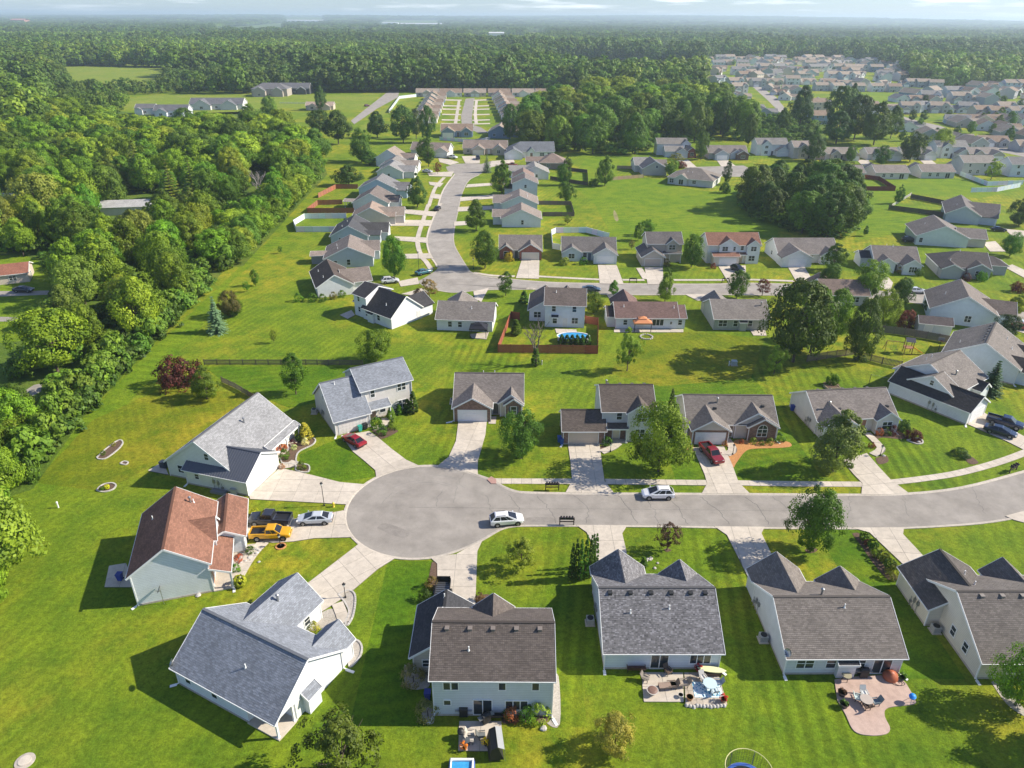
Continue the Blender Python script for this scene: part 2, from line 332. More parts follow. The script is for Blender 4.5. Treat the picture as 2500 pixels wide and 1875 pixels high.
sheet('far_field', WL('Q', (850,222),(1160,225),(1170,240),(880,245)), .2, MT['meadow'])
sheet('far_field', WL('Q', (1190,200),(1300,198),(1300,225),(1190,228)), .2, MT['meadow'])
sheet('wood_floor', WL('G', (225,1640),(560,1160),(1000,700),(1400,300),(1500,180),(700,0),(0,-300),(-900,-100),(-900,1500),(0,1720)), .012, MT['rough'])
sheet('wood_floor', WL('N', (1640,1382),(1900,1100),(2212,760),(2100,500),(1900,330),(1000,360),(0,240),(-900,240),(-900,1500),(600,1500)), .02, MT['rough'])
for k, (mat, x0, x1, y0, y1) in enumerate((('lawnd', -12.5, 1.6, 91, 136), ('lawn', 1.6, 24.5, 86.2, 134), ('lawnb', 24.5, 46.5, 86.2, 133), ('lawnd', 46.5, 66, 86.5, 132), ('lawnb', -15.5, -7.6, 46, 69.5), ('lawn', -15, 7.5, 30, 46), ('lawnd', 4.2, 9.6, 46, 76.4), ('lawn', 7.5, 25.5, 30, 52.5), ('lawnd', 22.2, 28.4, 52.5, 76.5), ('lawnd', 25.5, 44, 28, 52.4), ('lawn', 44, 70, 28, 52), ('lawnb', 41, 47.5, 52, 76.4))):
    sheet('lawn', [(x0, y0), (x1, y0), (x1, y1), (x0, y1)], .0022+k*.0004, MT[mat])
sheet('lawn', WL('D', (1060,640),(1300,540),(1400,620),(1520,770),(1300,800),(1060,740)), .0085, MT['lawnb']); sheet('lawn', WL('G', (230,1600),(620,1180),(1100,960),(1700,1000),(1300,1330),(1000,1500),(700,1659)), .0088, MT['lawnc']); sheet('lawn', WL('D', (490,110),(1430,110),(1200,200),(1150,330),(1000,360),(850,300),(600,200)), .0082, MT['lawnb'])
sheet('lawn', WL('I', (1180,1010),(1480,980),(1720,990),(2110,1040),(2000,1340),(1300,1400),(900,1300)), .0084, MT['lawnc'])
sheet('lawn', WL('G', (-500,40),(180,70),(330,140),(500,170),(440,280),(350,400),(330,560),(200,640),(-500,700)), .026, MT['lawn2']); sheet('lawn', WL('N', (740,1090),(980,1080),(1000,1180),(900,1300),(740,1290)), .028, MT['lawn'])
for q in (((-80,1120),(120,1010),(230,940),(285,930),(275,985),(150,1050),(-80,1200)), ((-60,308),(340,303),(342,330),(-60,346)), ((-60,480),(120,482),(118,512),(-60,512))): sheet('lane', WL('G', *q), .035, MT['asphalt'])
# the street with its turning circle
CC = (-12.5, 80.4); CRAD = 10.3
top = smooth_line([W('F',2500,1030), W('F',2212,1118), W('F',1800,1225), W('F',1430,1267), W('F',1100,1274), W('E',2200,884), W('E',1600,881), W('E',1000,879), W('E',700,873), W('E',620,862), W('E',555,836), W('E',500,803)], 4)
bot = smooth_line([W('B',905,352), W('B',960,322), W('B',1020,306), W('B',1100,301), W('B',1400,301), W('B',1900,305), W('C',300,309), W('C',600,313), W('C',1100,316), W('C',1390,313), W('C',1800,287), W('C',2059,243), W('C',2400,160)], 4)
a0 = math.atan2(top[-1][1]-CC[1], top[-1][0]-CC[0]); a1 = math.atan2(bot[0][1]-CC[1], bot[0][0]-CC[0]) + 2*math.pi
r0 = math.hypot(top[-1][1]-CC[1], top[-1][0]-CC[0]); r1 = math.hypot(bot[0][1]-CC[1], bot[0][0]-CC[0]); arc = []
for i in range(1, 48):
    t = i/48; a = a0 + (a1-a0)*t; r = CRAD + (r0-CRAD)*max(0, 1-t*9)**2 + (r1-CRAD)*max(0, 1-(1-t)*9)**2
    arc.append((CC[0]+r*math.cos(a), CC[1]+r*math.sin(a)))
outline = top + arc + bot
road = sheet('road', outline, .008, MT['asphalt'])
kerb(outline, .45, -1)
def ribbon(pts, w, z, jag=.12):
    m = MB(); q = []
    for a, b in zip(pts, pts[1:]):
        n = max(2, int(math.hypot(b[0]-a[0], b[1]-a[1])/.5))
        q += [(a[0]+(b[0]-a[0])*k/n + R.gauss(0, jag), a[1]+(b[1]-a[1])*k/n + R.gauss(0, jag)) for k in range(n)]
    q.append(pts[-1]); l_, r_ = offset_line(q, w/2), offset_line(q, -w/2)
    for i in range(len(q)-1):
        m.poly([(*l_[i], z), (*l_[i+1], z), (*r_[i+1], z), (*r_[i], z)])
    return m
crackm = pave('road_crack', (.13,.12,.11), (.2,.19,.175)); patchm = pave('road_patch', (.2,.19,.18), (.24,.225,.21), 1.5, .3)
for x in [-3, .5, 4.6, 9.8, 15.5, 19.5, 22.5, 28, 34, 38.5, 43]:
    obj('crack', ribbon([(x + R.uniform(-1, 0), 83.6), (x + R.uniform(0, 1.2), 80.5), (x + R.uniform(.3, 1.8), 77.3)], R.uniform(.06, .1), .0125), crackm, road)
obj('crack', ribbon([W('E', 0, 955), W('E', 300, 957), W('E', 580, 962)], .06, .013, .05), crackm, road)
obj('crack', ribbon([(-1, 80.4), (20, 80.5), (46, 80.3)], .045, .0132, .04), crackm, road)
obj('crack', ribbon([W('E', 160, 950), W('E', 165, 900), W('E', 195, 855)], .05, .014), crackm, road); obj('crack', ribbon([W('E', 330, 755), W('E', 285, 820), W('E', 265, 930)], .04, .0145), crackm, road)
for k in range(9):      # tyre scuffs that follow the circle
    r = R.uniform(4.5, 8.8); s0 = R.uniform(.4, 3.2); obj('crack', ribbon([(CC[0]+r*math.cos(s0+i*.13), CC[1]+r*math.sin(s0+i*.13)) for i in range(R.randint(3, 7))], .05, .015+k*.0004, .02), patchm, road)
for a, b in (((66, 80), (68, 87)), ((47, 79.7), (49.2, 85)), ((55, 79.5), (57, 85.5))): obj('crack', ribbon([a, b], .05, .013), crackm, road)
for pp in (((20, 82.2), (24.5, 82.6), (24.3, 83.5), (20.3, 83.4)), ((2, 77.6), (6.5, 77.5), (6.2, 78.4), (2.4, 78.5)), ((-18, 76), (-14.5, 74), (-13.6, 75.2), (-17, 77)), ((37, 77.5), (41, 77.6), (40.6, 78.8), (37.3, 78.6))): obj('tar_patch', MB().poly([(p[0], p[1], .0118) for p in smooth_line(list(pp)+[pp[0]], 4)[:-1]]), pave('old_patch%d' % int(pp[0][0]), (.235,.212,.188), (.285,.258,.228), 1.2, .3), road)
# driveways and walks of the nearest houses
CON = MT['concrete']
def drv(c, pts, ang, cw=3., cl=3., z=.1): return slabset('driveway', WL(c, *pts), z, .1, CON, rad(ang), cw, cl)
drv('E', [(293,441),(463,441),(455,520),(410,680),(408,740),(412,766),(330,735),(250,717),(172,705),(235,655),(278,560)], 80)
drv('D', [(1312,528),(1478,500),(1530,537),(1620,612),(1700,672),(1775,706),(1640,733),(1520,774),(1515,735),(1440,670),(1380,622)], -50)
drv('D', [(757,888),(940,722),(1010,735),(1140,765),(1300,806),(1455,820),(1395,865),(1345,940),(1100,926),(765,908)], 0, 3.5, 3.5)
drv('D', [(742,1060),(1020,1028),(1200,1000),(1325,976),(1330,1030),(1350,1090),(1385,1137),(1150,1143),(1020,1163),(900,1170),(740,1140)], 5)
walk('path', WL('A', (1475,395),(1420,450),(1370,520),(1325,600)), 1.5, .07, CON)
drv('A', [(2010,405),(2085,455),(2205,490),(2110,550),(1975,665),(1935,680),(1900,722),(1795,790),(1770,700),(1715,632)], -140)
walk('path', WL('A', (1885,740),(1905,790),(1925,850)), 1.3, .12, CON)
drv('B', [(865,387),(836,450),(825,745),(600,745),(613,600),(612,520),(578,490),(720,465)], 90, 2.8, 3.2)
drv('B', [(1387,303),(1673,306),(1645,350),(1668,450),(1672,580),(1490,580),(1500,450),(1447,345)], 90, 2.6, 3)
drv('C', [(328,311),(610,314),(592,350),(650,470),(680,600),(520,600),(480,520),(400,360)], 85, 2.6, 3)
drv('C', [(1098,319),(1388,316),(1383,355),(1490,470),(1600,620),(1420,620),(1400,540),(1195,345)], 85, 2.6, 3)
drv('F', [(2085,1412),(2240,1370),(2330,1400),(2260,1470),(2140,1438)], 40)
drv('E', [(950,578),(1140,578),(1155,700),(1170,800),(1225,870),(935,870),(975,800),(965,680)], 90, 2.4, 2.8)
drv('E', [(1700,600),(1885,590),(1935,700),(1975,810),(2042,875),(1752,875),(1785,815),(1770,760)], 90, 2.5, 2.8)
drv('F', [(985,1037),(1150,987),(1235,1085),(1310,1165),(1430,1255),(1270,1268),(1113,1269),(1120,1190),(1060,1130)], 100, 2.5, 3)
walk('path', WL('F', (1150,850),(1230,930),(1245,965),(1190,1000)), 1.25, .115, CON)
drv('F', [(1830,792),(1940,712),(2070,800),(2300,920),(2300,1010),(2090,905)], -50)
walk('path', WL('E', (495,455),(500,410)), 1.2, .06, CON, 1.2); walk('path', WL('E', (1150,625),(1215,600),(1255,570)), 1.3, .11, CON); walk('path', WL('E', (1900,640),(1940,610),(1900,545)), 1.3, .115, CON)
walk('path', WL('D', (1500,485),(1570,465),(1575,420)), 1.3, .11, CON)
walk('path', WL('D', (935,712),(1010,700),(1040,680)), 1.6, .11, CON)
for c, p in (('E', [(490,799),(975,801)]), ('E', [(1175,802),(1783,809)])): walk('sidewalk', WL(c, *p), 1.35, .07, CON)
walk('sidewalk', WL('F', (285,1188),(700,1194),(1122,1197)), 1.3, .07, CON); walk('sidewalk', WL('F', (1325,1183),(1500,1163),(1750,1125),(2000,1060),(2212,985),(2400,900)), 1.3, .07, CON)
ramp_ = WL('E', (465,790),(490,772),(520,790),(520,815),(490,815)); obj('ramp_pad', MB().prism(ramp_, 0, .1), pave('brick_red_pad', (.42,.24,.2), (.48,.3,.26))).__setitem__('kind', 'structure')
# patios
slabset('patio', WL('B', (735,1400),(970,1400),(976,1566),(730,1566)), .1, .1, CON, 0, 2.4, 2.4)
slabset('patio', WL('B', (1752,1128),(1985,1128),(1988,1292),(1766,1292)), .1, .1, CON, 0, 2.4, 2.4)
slabset('patio', WL('C', (161,1128),(348,1128),(402,1308),(168,1308)), .09, .1, pave('paver', (.42,.36,.29), (.55,.48,.39), 3, .4), 0, .6, .6, .012)
tag(obj('patio', MB().prism(smooth_line(WL('C', (1000,1168),(1110,1152),(1352,1140)), 2) + smooth_line(WL('C', (1400,1190),(1447,1275),(1440,1305),(1300,1325),(1280,1370),(1310,1440),(1285,1472),(1200,1480),(1110,1455),(1060,1360),(1015,1280)), 5), 0, .1), MT['stamped']), kind='structure')
slabset('patio', WL('A', (610,532),(705,517),(760,650),(585,650)), .1, .1, CON, rad(17), 2.4, 2.4)
slabset('patio', WL('D', (150,737),(240,685),(275,762)), .1, .1, CON, rad(-16), 3, 3)
slabset('patio', WL('H', (410,852),(500,815),(527,852),(470,882)), .1, .1, CON, rad(-40), 3, 3)
slabset('patio', WL('H', (1410,1000),(1560,985),(1540,1040),(1430,1030)), .1, .1, CON, 0, 3, 3)
slabset('patio', WL('I', (490,958),(655,965),(660,1000),(500,992)), .1, .1, CON, 0, 3, 3); slabset('patio', WL('I', (1990,962),(2110,965),(2122,1012),(2020,1010)), .1, .1, CON, 0, 3, 3)
slabset('patio', WL('I', (945,960),(1480,962),(1480,985),(945,985)), .08, .1, CON, 0, 3, 3)
# the streets further on
def street(pts, z=.008): return sheet('road', pts, z, MT['asphalt'])
nl = smooth_line(WL('H', (1010,590),(1100,540),(1165,480),(1112,385),(1088,260),(1133,110),(1190,-10)) + WL('K', (1172,960),(1215,830),(1300,712)), 5)
nr = smooth_line(WL('H', (1400,512),(1330,400),(1282,300),(1285,190),(1320,20)) + WL('K', (1330,920),(1350,850),(1400,760),(1480,717)), 5)
et = smooth_line(WL('H', (1400,512),(1470,545),(1650,570)) + WL('I', (0,562),(430,600),(1000,612),(1700,615)) + WL('J', (70,765),(760,790),(1180,835),(1480,852),(1800,910),(2300,1010)), 5)
eb = smooth_line(WL('H', (1010,590),(1060,630),(1165,657),(1300,674),(1520,655),(1900,650)) + WL('I', (300,650),(900,690),(1500,692)) + WL('J', (80,852),(760,862),(1180,892),(1480,930),(1800,990),(2300,1100)), 5)
street(nl + nr[::-1]); street([nl[0]] + et + eb[::-1], .0125)
kerb(nl[10:], .5, 1); kerb(nr, .5, -1); kerb(et, .5, 1); kerb(eb[10:], .5, -1)
street(WL('K', (1300,712),(1240,685),(1228,655),(1300,632),(1420,628),(1500,633),(1590,608),(1605,640),(1540,690),(1480,717)), .017)
street(WL('K', (495,300),(520,328),(700,205),(860,118),(868,60),(845,32),(800,60),(640,185)), .07)
street(WL('K', (1350,335),(1345,260),(1380,130),(1450,125),(1430,260),(1430,330),(1500,352),(1560,392),(1480,395)), .05)
for k in (0, 2, 3, 5, 7, 8):
    yy = 140+k*22+R.uniform(-5, 5); slabset('driveway', WL('K', (1210-k*2,yy),(1350-k*1.5,yy+3),(1349-k*1.5,yy+11),(1208-k*2,yy+9)), .12, .1, CON, 0, 12, 12); slabset('driveway', WL('K', (1440-k,yy+4),(1560+k,yy),(1561+k,yy+8),(1439-k,yy+12)), .12, .1, CON, 0, 12, 12)
walk('sidewalk', WL('K', (1330,140),(1318,220),(1300,330)), 2.2, .13, CON, 4, False); walk('sidewalk', WL('K', (1465,140),(1455,240),(1462,320)), 2.2, .13, CON, 4, False)
street(WL('M', (120,292),(180,292),(300,370),(385,480),(330,490),(240,400)), .06); street(WL('M', (1280,520),(1420,560),(1560,590),(1750,660),(1950,740),(2300,800),(2300,850),(1900,765),(1700,690),(1500,612),(1290,562)), .05)
street(WL('L', (1330,735),(1480,765),(1900,752),(2000,800),(1930,855),(1690,852),(1600,820),(1440,790)), .02)
walk('sidewalk', WL('H', (1115,500),(1075,440),(1035,390),(1010,270),(1050,130),(1092,0)) + WL('K', (1095,960),(1145,820),(1215,738)), 1.4, .09, CON, 1.5)
def quads(c, L, z=.1):
    for q in L: slabset('driveway', WL(c, *q), z, .1, CON, 0, 4, 4)
quads('H', [[(830,245),(1088,255),(1086,296),(850,277)], [(760,118),(1120,120),(1108,165),(760,163)], [(840,30),(1150,55),(1140,92),(850,62)], [(900,382),(1110,376),(1132,416),(920,417)], [(860,592),(1010,562),(1022,612),(880,632)], [(885,690),(1045,645),(1105,680),(960,700)], [(1440,672),(1560,642),(1500,752),(1450,722)], [(1812,430),(1950,430),(1945,572),(1768,567)]])
quads('K', [[(1095,772),(1210,782),(1180,812),(1105,795)], [(1120,862),(1190,872),(1177,905),(1110,897)], [(1085,702),(1290,692),(1270,732),(1100,728)], [(1395,792),(1585,780),(1585,800),(1380,816)], [(1340,892),(1590,872),(1590,900),(1335,922)], [(1320,967),(1590,957),(1590,985),(1315,1002)], [(1292,1080),(1390,1075),(1390,1105),(1290,1112)], [(1170,590),(1260,600),(1330,622),(1262,642),(1180,620)], [(1350,575),(1490,570),(1490,630),(1380,632)], [(1580,612),(1750,600),(1760,620),(1560,662)]], .11)
quads('I', [[(820,466),(965,466),(1020,614),(835,610)], [(1180,482),(1320,482),(1330,612),(1205,617)], [(1115,490),(1160,488),(1220,578),(1165,572)], [(1750,476),(1960,470),(1968,612),(1835,614)], [(885,690),(960,690),(990,740),(920,742)], [(1490,692),(1640,692),(1700,742),(1590,742)]])
quads('J', [[(390,640),(520,640),(600,775),(465,770)], [(1090,790),(1150,702),(1200,760),(1180,830)], [(1890,450),(1990,440),(2070,520),(1950,520)], [(2060,640),(2120,620),(2300,700),(2300,770)], [(2060,345),(2212,360),(2300,420),(2120,400)], [(2100,1090),(2212,1080),(2300,1110),(2300,1180),(2150,1130)]])
quads('L', [[(1300,710),(1400,700),(1480,770),(1380,775)], [(1660,710),(1760,708),(1830,758),(1700,764)]]); quads('M', [[(640,852),(720,850),(770,895),(690,900)], [(920,855),(1010,855),(1040,895),(960,895)], [(1400,850),(1490,850),(1540,890),(1450,895)], [(1820,840),(1960,840),(2000,870),(1860,870)]])
for c, p in (('I', [(360,553),(600,566),(845,578)]), ('I', [(1010,580),(1180,581)]), ('I', [(1405,581),(1795,581)]), ('J', [(60,735),(300,742),(440,748)]), ('H', [(1440,525),(1600,548),(1760,552)])): walk('sidewalk', WL(c, *p), 1.3, .06, CON, 2.)
# planting beds with edging
def bed(c, pts, mat='mulch', edge=None, z=.04):
    p = smooth_line(WL(c, *pts, pts[0]), 4)[:-1]; o = sheet('planting_bed', p, z, MT[mat])
    if edge:
        q = p + [p[0]]; d = 0
        for a, b in zip(q, q[1:]):
            n = max(1, round(math.hypot(b[0]-a[0], b[1]-a[1])/.35))
            for k in range(n):
                t0, t1 = k/n+.03, (k+1)/n-.03; P_ = lambda t: (a[0]+(b[0]-a[0])*t, a[1]+(b[1]-a[1])*t, .06)
                obj('edging_stone', MB().bar(P_(t0), P_(t1), .2, .16), MT[edge], o)
    return o
bed('G', [(655,1430),(720,1370),(800,1315),(830,1330),(800,1375),(720,1435),(670,1442)], 'mulch', 'stone')
bed('G', [(812,1472),(835,1458),(865,1463),(850,1480)], 'mulch', 'stone'); bed('A', [(540,110),(570,80),(620,68),(648,80),(630,105),(580,118)], 'mulch', 'stone')
bed('D', [(955,690),(945,640),(1000,560),(1060,530),(1150,545),(1140,580),(1060,620),(1040,660),(1050,690),(1115,705),(1110,745),(1040,735),(1035,700)], 'mulch', 'stone')
bed('D', [(330,235),(370,215),(440,195),(450,210),(380,235)], 'orange_mulch'); bed('D', [(1490,490),(1560,470),(1640,490),(1645,505),(1560,545),(1530,530)], 'mulch')
bed('D', [(660,1250),(690,1200),(780,1175),(830,1185),(790,1230),(720,1290),(670,1340)], 'gravel'); bed('A', [(1305,530),(1340,450),(1420,410),(1465,420),(1440,460),(1370,520),(1310,600)], 'gravel', None, .05)
bed('A', [(1800,790),(1850,770),(1895,790),(1890,840),(1750,895),(1720,880)], 'gravel'); bed('A', [(1890,690),(1950,668),(1985,700),(1975,800),(1945,860),(1930,850),(1950,790),(1930,740)], 'gravel', 'stone'); bed('A', [(1965,950),(2000,950),(2022,985),(2010,1040),(1960,1095),(1950,1060)], 'gravel', 'stone')
bed('B', [(582,510),(612,515),(610,640),(570,650),(565,600)], 'mulch'); bed('B', [(828,700),(900,690),(900,740),(830,745)], 'mulch')
bed('B', [(1252,1150),(1290,1150),(1297,1415),(1225,1410),(1250,1370)], 'gravel'); bed('B', [(975,1330),(1220,1330),(1215,1410),(1100,1400),(980,1410)], 'mulch'); bed('B', [(430,1080),(480,1130),(560,1140),(560,1210),(440,1210)], 'gravel'); bed('B', [(530,1300),(590,1330),(590,1410),(530,1400)], 'gravel')
bed('E', [(1900,640),(1945,560),(2000,550),(2120,560),(2260,560),(2290,590),(2200,600),(2060,605),(2010,625),(1960,690),(1940,715)], 'orange_mulch'); bed('E', [(1640,600),(1700,580),(1705,625)], 'orange_mulch')
bed('F', [(1190,830),(1340,820),(1420,880),(1360,890),(1260,880),(1210,890)], 'mulch'); bed('F', [(1420,900),(1500,885),(1530,915),(1490,925)], 'mulch', 'stone'); bed('F', [(1210,1020),(1280,1000),(1295,1045),(1230,1060)], 'mulch'); bed('F', [(1790,1010),(1840,1000),(1905,1050),(1850,1060)], 'mulch')
bed('C', [(1098,350),(1140,350),(1190,420),(1260,510),(1350,590),(1330,615),(1290,600),(1220,520),(1150,420)], 'mulch'); bed('C', [(835,440),(870,425),(905,440),(890,455),(850,458)], 'mulch'); bed('B', [(1875,440),(1900,432),(1920,445),(1895,452)], 'mulch')
bed('E', [(1140,600),(1160,580),(1220,565),(1220,585),(1150,612)], 'mulch'); bed('C', [(1875,1180),(1930,1180),(2059,1330),(2059,1370),(1960,1300)], 'gravel')
bed('J', [(660,1530),(720,1520),(790,1550),(700,1565)], 'mulch')
# ================================================================== houses
WHITE=(.80,.80,.79); OFFW=(.72,.71,.68); BLUEW=(.66,.71,.75); GREYW=(.52,.54,.56); TAN=(.52,.46,.38); BEIGE=(.6,.55,.47); SAGE=(.42,.43,.38); STEEL=(.3,.38,.47); NAVY=(.12,.18,.3); CREAM=(.68,.63,.53)
BROWN=(.17,.135,.115); DKBROWN=(.13,.108,.095); TAUPE=(.235,.205,.18); LTAUPE=(.28,.24,.2); CHAR=(.06,.06,.066); GREYR=(.2,.2,.21); BLUEGR=(.25,.268,.3); REDBR=(.27,.135,.092); DKRED=(.26,.1,.065); BRICKC=(.2,.125,.095); BRICKR=(.26,.1,.075)
MESH = {}
def rot_face(face): return {'n': 0, 'r': math.pi/2, 'f': math.pi, 'l': -math.pi/2}[face]
def window_mesh(w, h, mull, bars):
    k = ('win', w, h, mull, bars)
    if k not in MESH:
        m = MB(); t = .09
        m.box(-w/2-t, w/2+t, -.06, .02, -t, 0).box(-w/2-t, w/2+t, -.06, .02, h, h+t).box(-w/2-t, -w/2, -.06, .02, 0, h).box(w/2, w/2+t, -.06, .02, 0, h)
        for i in range(1, mull): x = -w/2 + w*i/mull; m.box(x-.045, x+.045, -.055, .02, 0, h)
        if bars: m.box(-w/2, w/2, -.045, .02, h/2-.03, h/2+.03)
        me = m.mesh('window'); me.materials.append(MT['trim'])
        p = MB().box(-w/2, w/2, -.02, .015, 0, h).mesh('pane'); p.materials.append(MT['glass']); MESH[k] = (me, p)
    return MESH[k]
def door_mesh(w, h, kind):
    k = ('door', w, h, kind)
    if k not in MESH:
        m = MB(); t = .1
        m.box(-w/2-t, w/2+t, -.05, .02, h, h+t).box(-w/2-t, -w/2, -.05, .02, 0, h).box(w/2, w/2+t, -.05, .02, 0, h)
        tr = m.mesh('door_trim'); tr.materials.append(MT['trim']); d = MB()
        if kind == 'garage':
            for r in range(4):
                for c in range(8): d.box(-w/2+w*c/8+.03, -w/2+w*(c+1)/8-.03, -.045, .0, h*r/4+.05, h*(r+1)/4-.05)
            d.box(-w/2, w/2, -.025, .015, 0, h)
            for r in range(1, 4): d.box(-w/2, w/2, -.03, .01, h*r/4-.006, h*r/4+.006)
        else:
            d.box(-w/2, w/2, -.025, .015, 0, h); [d.box(-w*.35, w*.35, -.04, .0, h*(a), h*(a+.34)) for a in (.1, .55)]; d.box(w*.36, w*.43, -.09, -.02, h*.45, h*.49)
        me = d.mesh('door'); MESH[k] = (me, tr)
    return MESH[k]
class House:
    def __init__(s, label, a, b=None, ang=None, W_=None, near=0, wall=WHITE, roof=TAUPE, rmat='shingle', group=None, name='house', cat='house', gable=None):
        s.o = Vector((*a, 0)); s.ang = ang if b is None else math.atan2(b[1]-a[1], b[0]-a[0]); s.w = W_ or (math.hypot(b[0]-a[0], b[1]-a[1]) if b else 0)
        s.root = empty(name, (a[0], a[1], 0), s.ang, label=label, cat=cat, group=group); s.near = near; s.wall = wall; s.roofc = roof; s.rmat = rmat; s.slopes = []; s.gable = gable
    def world(s, x, y, z=0): c, n = math.cos(s.ang), math.sin(s.ang); return (s.o.x+x*c-y*n, s.o.y+x*n+y*c, z)
    def add(s, name, mb, mat, color=None, parent=None, smooth=False): return obj(name, mb, MT[mat] if isinstance(mat, str) else mat, parent or s.root, color, smooth)
    def _roof(s, polys, edges, color, rmat, t=.15, gut=()):
        color = color or s.roofc; rmat = rmat or s.rmat; m = MB(); sh = MB(); fa = MB(); gu = MB()
        for pts in polys:
            P = [Vector(p) for p in pts]; n = (P[1]-P[0]).cross(P[2]-P[0]).normalized(); n = n if n.z > 0 else -n
            e = Vector((-n.y, n.x, 0)); e = e.normalized() if e.length > 1e-4 else Vector((1,0,0)); up = n.cross(e); up = up if up.z > 0 else -up
            up_off = Vector((0,0,t)); T = [p+up_off for p in P]; uv = [(p.dot(e), p.dot(up)) for p in T]
            m.poly(T, uv); m.poly(P[::-1])
            for i in range(len(P)): m.poly([P[i-1], P[i], T[i], T[i-1]])
            s.slopes.append(T)
            if s.near and rmat != 'metalroof':
                O = T[0]; O0 = O - e*O.dot(e) - up*O.dot(up); RH, BW = .2, .36; k0 = math.floor(min(v for u, v in uv)/RH); k1 = math.ceil(max(v for u, v in uv)/RH)
                for k in range(k0, k1):
                    row = clip(clip(uv, 0, 1, (k+1)*RH) or uv, 0, -1, -k*RH)
                    if len(row) < 3: continue
                    u0, u1 = min(p[0] for p in row), max(p[0] for p in row); off = .5*BW if k % 2 else 0.; j = math.floor((u0-off)/BW)
                    while j*BW+off < u1:
                        q = clip(row, 1, 0, (j+1)*BW+off-.012); q = clip(q, -1, 0, -(j*BW+off+.012)) if len(q) > 2 else q
                        j += 1
                        if len(q) < 3: continue
                        lift = R.choice((.018, .024, .032)); tp = [O0+e*u+up*v+n*(.004 + (lift-.004)*(1-(v-k*RH)/RH)) for u, v in q]
                        sh.poly(tp, q); lo = [i for i in range(len(q)) if abs(q[i][1]-k*RH) < 1e-4]
                        if len(lo) == 2: a, b = tp[lo[0]], tp[lo[1]]; sh.poly([a, b, b-n*lift, a-n*lift], [q[lo[0]], q[lo[1]], q[lo[1]], q[lo[0]]])
            elif s.near and rmat == 'metalroof':
                us = [u for u, v in uv]; O = T[0]; O0 = O - e*O.dot(e) - up*O.dot(up); u = min(us)+.2
                while u < max(us):
                    q = clip(clip(uv, 1, 0, u+.03), -1, 0, -(u-.03)); u += .41
                    if len(q) > 2:
                        v0, v1 = min(p[1] for p in q), max(p[1] for p in q); uc = u-.41
                        if v1-v0 > .2: sh.bar(O0+e*uc+up*v0+n*.025, O0+e*uc+up*v1+n*.025, .05, .05)
        ro = s.add('roof', m, rmat, color)
        if sh.f: tag(s.add('shingles' if rmat != 'metalroof' else 'standing_seams', sh, rmat, color, ro), kind='stuff')
        for a, b in edges:
            fa.bar(Vector(a)+Vector((0,0,.06)), Vector(b)+Vector((0,0,.06)), .045, .24)
            if s.near: s.add('fascia', fa, 'trim', None, ro); fa = MB()
        if fa.f: s.add('fascia', fa, 'trim', None, ro)
        for a, b in gut:
            a, b = Vector(a), Vector(b); gu.bar(a+Vector((0,0,.09)), b+Vector((0,0,.09)), .15, .11)
            if s.near: s.add('gutter', gu, 'trim', None, ro); gu = MB()
        if gu.f: s.add('gutter', gu, 'trim', None, ro)
        return ro
    def block(s, x0, x1, y0, y1, ze, pitch, axis='x', z0=0., oh=.4, rk=.32, hip=(0,0), wall=None, wmat='siding', color=None, rmat=None, walls=True, skip=()):
        sw = axis == 'y'; s0, s1, t0, t1 = (y0, y1, x0, x1) if sw else (x0, x1, y0, y1); V = (lambda a, b, c: (b, a, c)) if sw else (lambda a, b, c: (a, b, c))
        hw = (t1-t0)/2; tm = (t0+t1)/2; zr = ze+hw*pitch; zE = ze-oh*pitch
        if walls:
            m = MB()
            if 't0' not in skip: m.poly([V(s0,t0,z0), V(s1,t0,z0), V(s1,t0,ze), V(s0,t0,ze)])
            if 't1' not in skip: m.poly([V(s0,t1,z0), V(s1,t1,z0), V(s1,t1,ze), V(s0,t1,ze)])
            for k, sx in ((0, s0), (1, s1)):
                if 's%d' % k in skip: continue
                m.poly([V(sx,t0,z0), V(sx,t1,z0), V(sx,t1,ze)] + ([] if hip[k] else [V(sx,tm,zr)]) + [V(sx,t0,ze)])
            w = s.add('wall', m, wmat, wall or s.wall)
            if s.near:
                [s.add('corner_board', MB().box(p[0]-.06, p[0]+.06, p[1]-.06, p[1]+.06, z0, ze-.02), 'trim', None, w) for p in (V(s0,t0,0), V(s1,t0,0), V(s0,t1,0), V(s1,t1,0))]
                f = MB().prism([V(s0-.03,t0-.03,0)[:2], V(s1+.03,t0-.03,0)[:2], V(s1+.03,t1+.03,0)[:2], V(s0-.03,t1+.03,0)[:2]], 0, .22) if z0 == 0 else MB()
                if f.f: s.add('foundation', f, 'kerb')
        sa, sb = s0-(oh if hip[0] else rk), s1+(oh if hip[1] else rk); ra = s0+hw if hip[0] else sa; rb = s1-hw if hip[1] else sb
        A = [V(sa,t0-oh,zE), V(sb,t0-oh,zE), V(rb,tm,zr), V(ra,tm,zr)]; B = [V(sa,t1+oh,zE), V(sb,t1+oh,zE), V(rb,tm,zr), V(ra,tm,zr)]
        if rb-ra < .05: A = A[:3]; B = B[:3]
        polys = [A, B]; ed = []; gu = [(A[0], A[1]), (B[0], B[1])]
        for k, e, r in ((0, sa, ra), (1, sb, rb)):
            if hip[k]: polys.append([V(e,t0-oh,zE), V(e,t1+oh,zE), V(r,tm,zr)]); gu.append((V(e,t0-oh,zE), V(e,t1+oh,zE)))
            else: ed += [(V(e,t0-oh,zE), V(e,tm,zr)), (V(e,t1+oh,zE), V(e,tm,zr))]
        s._roof(polys, ed, color, rmat, gut=gu)
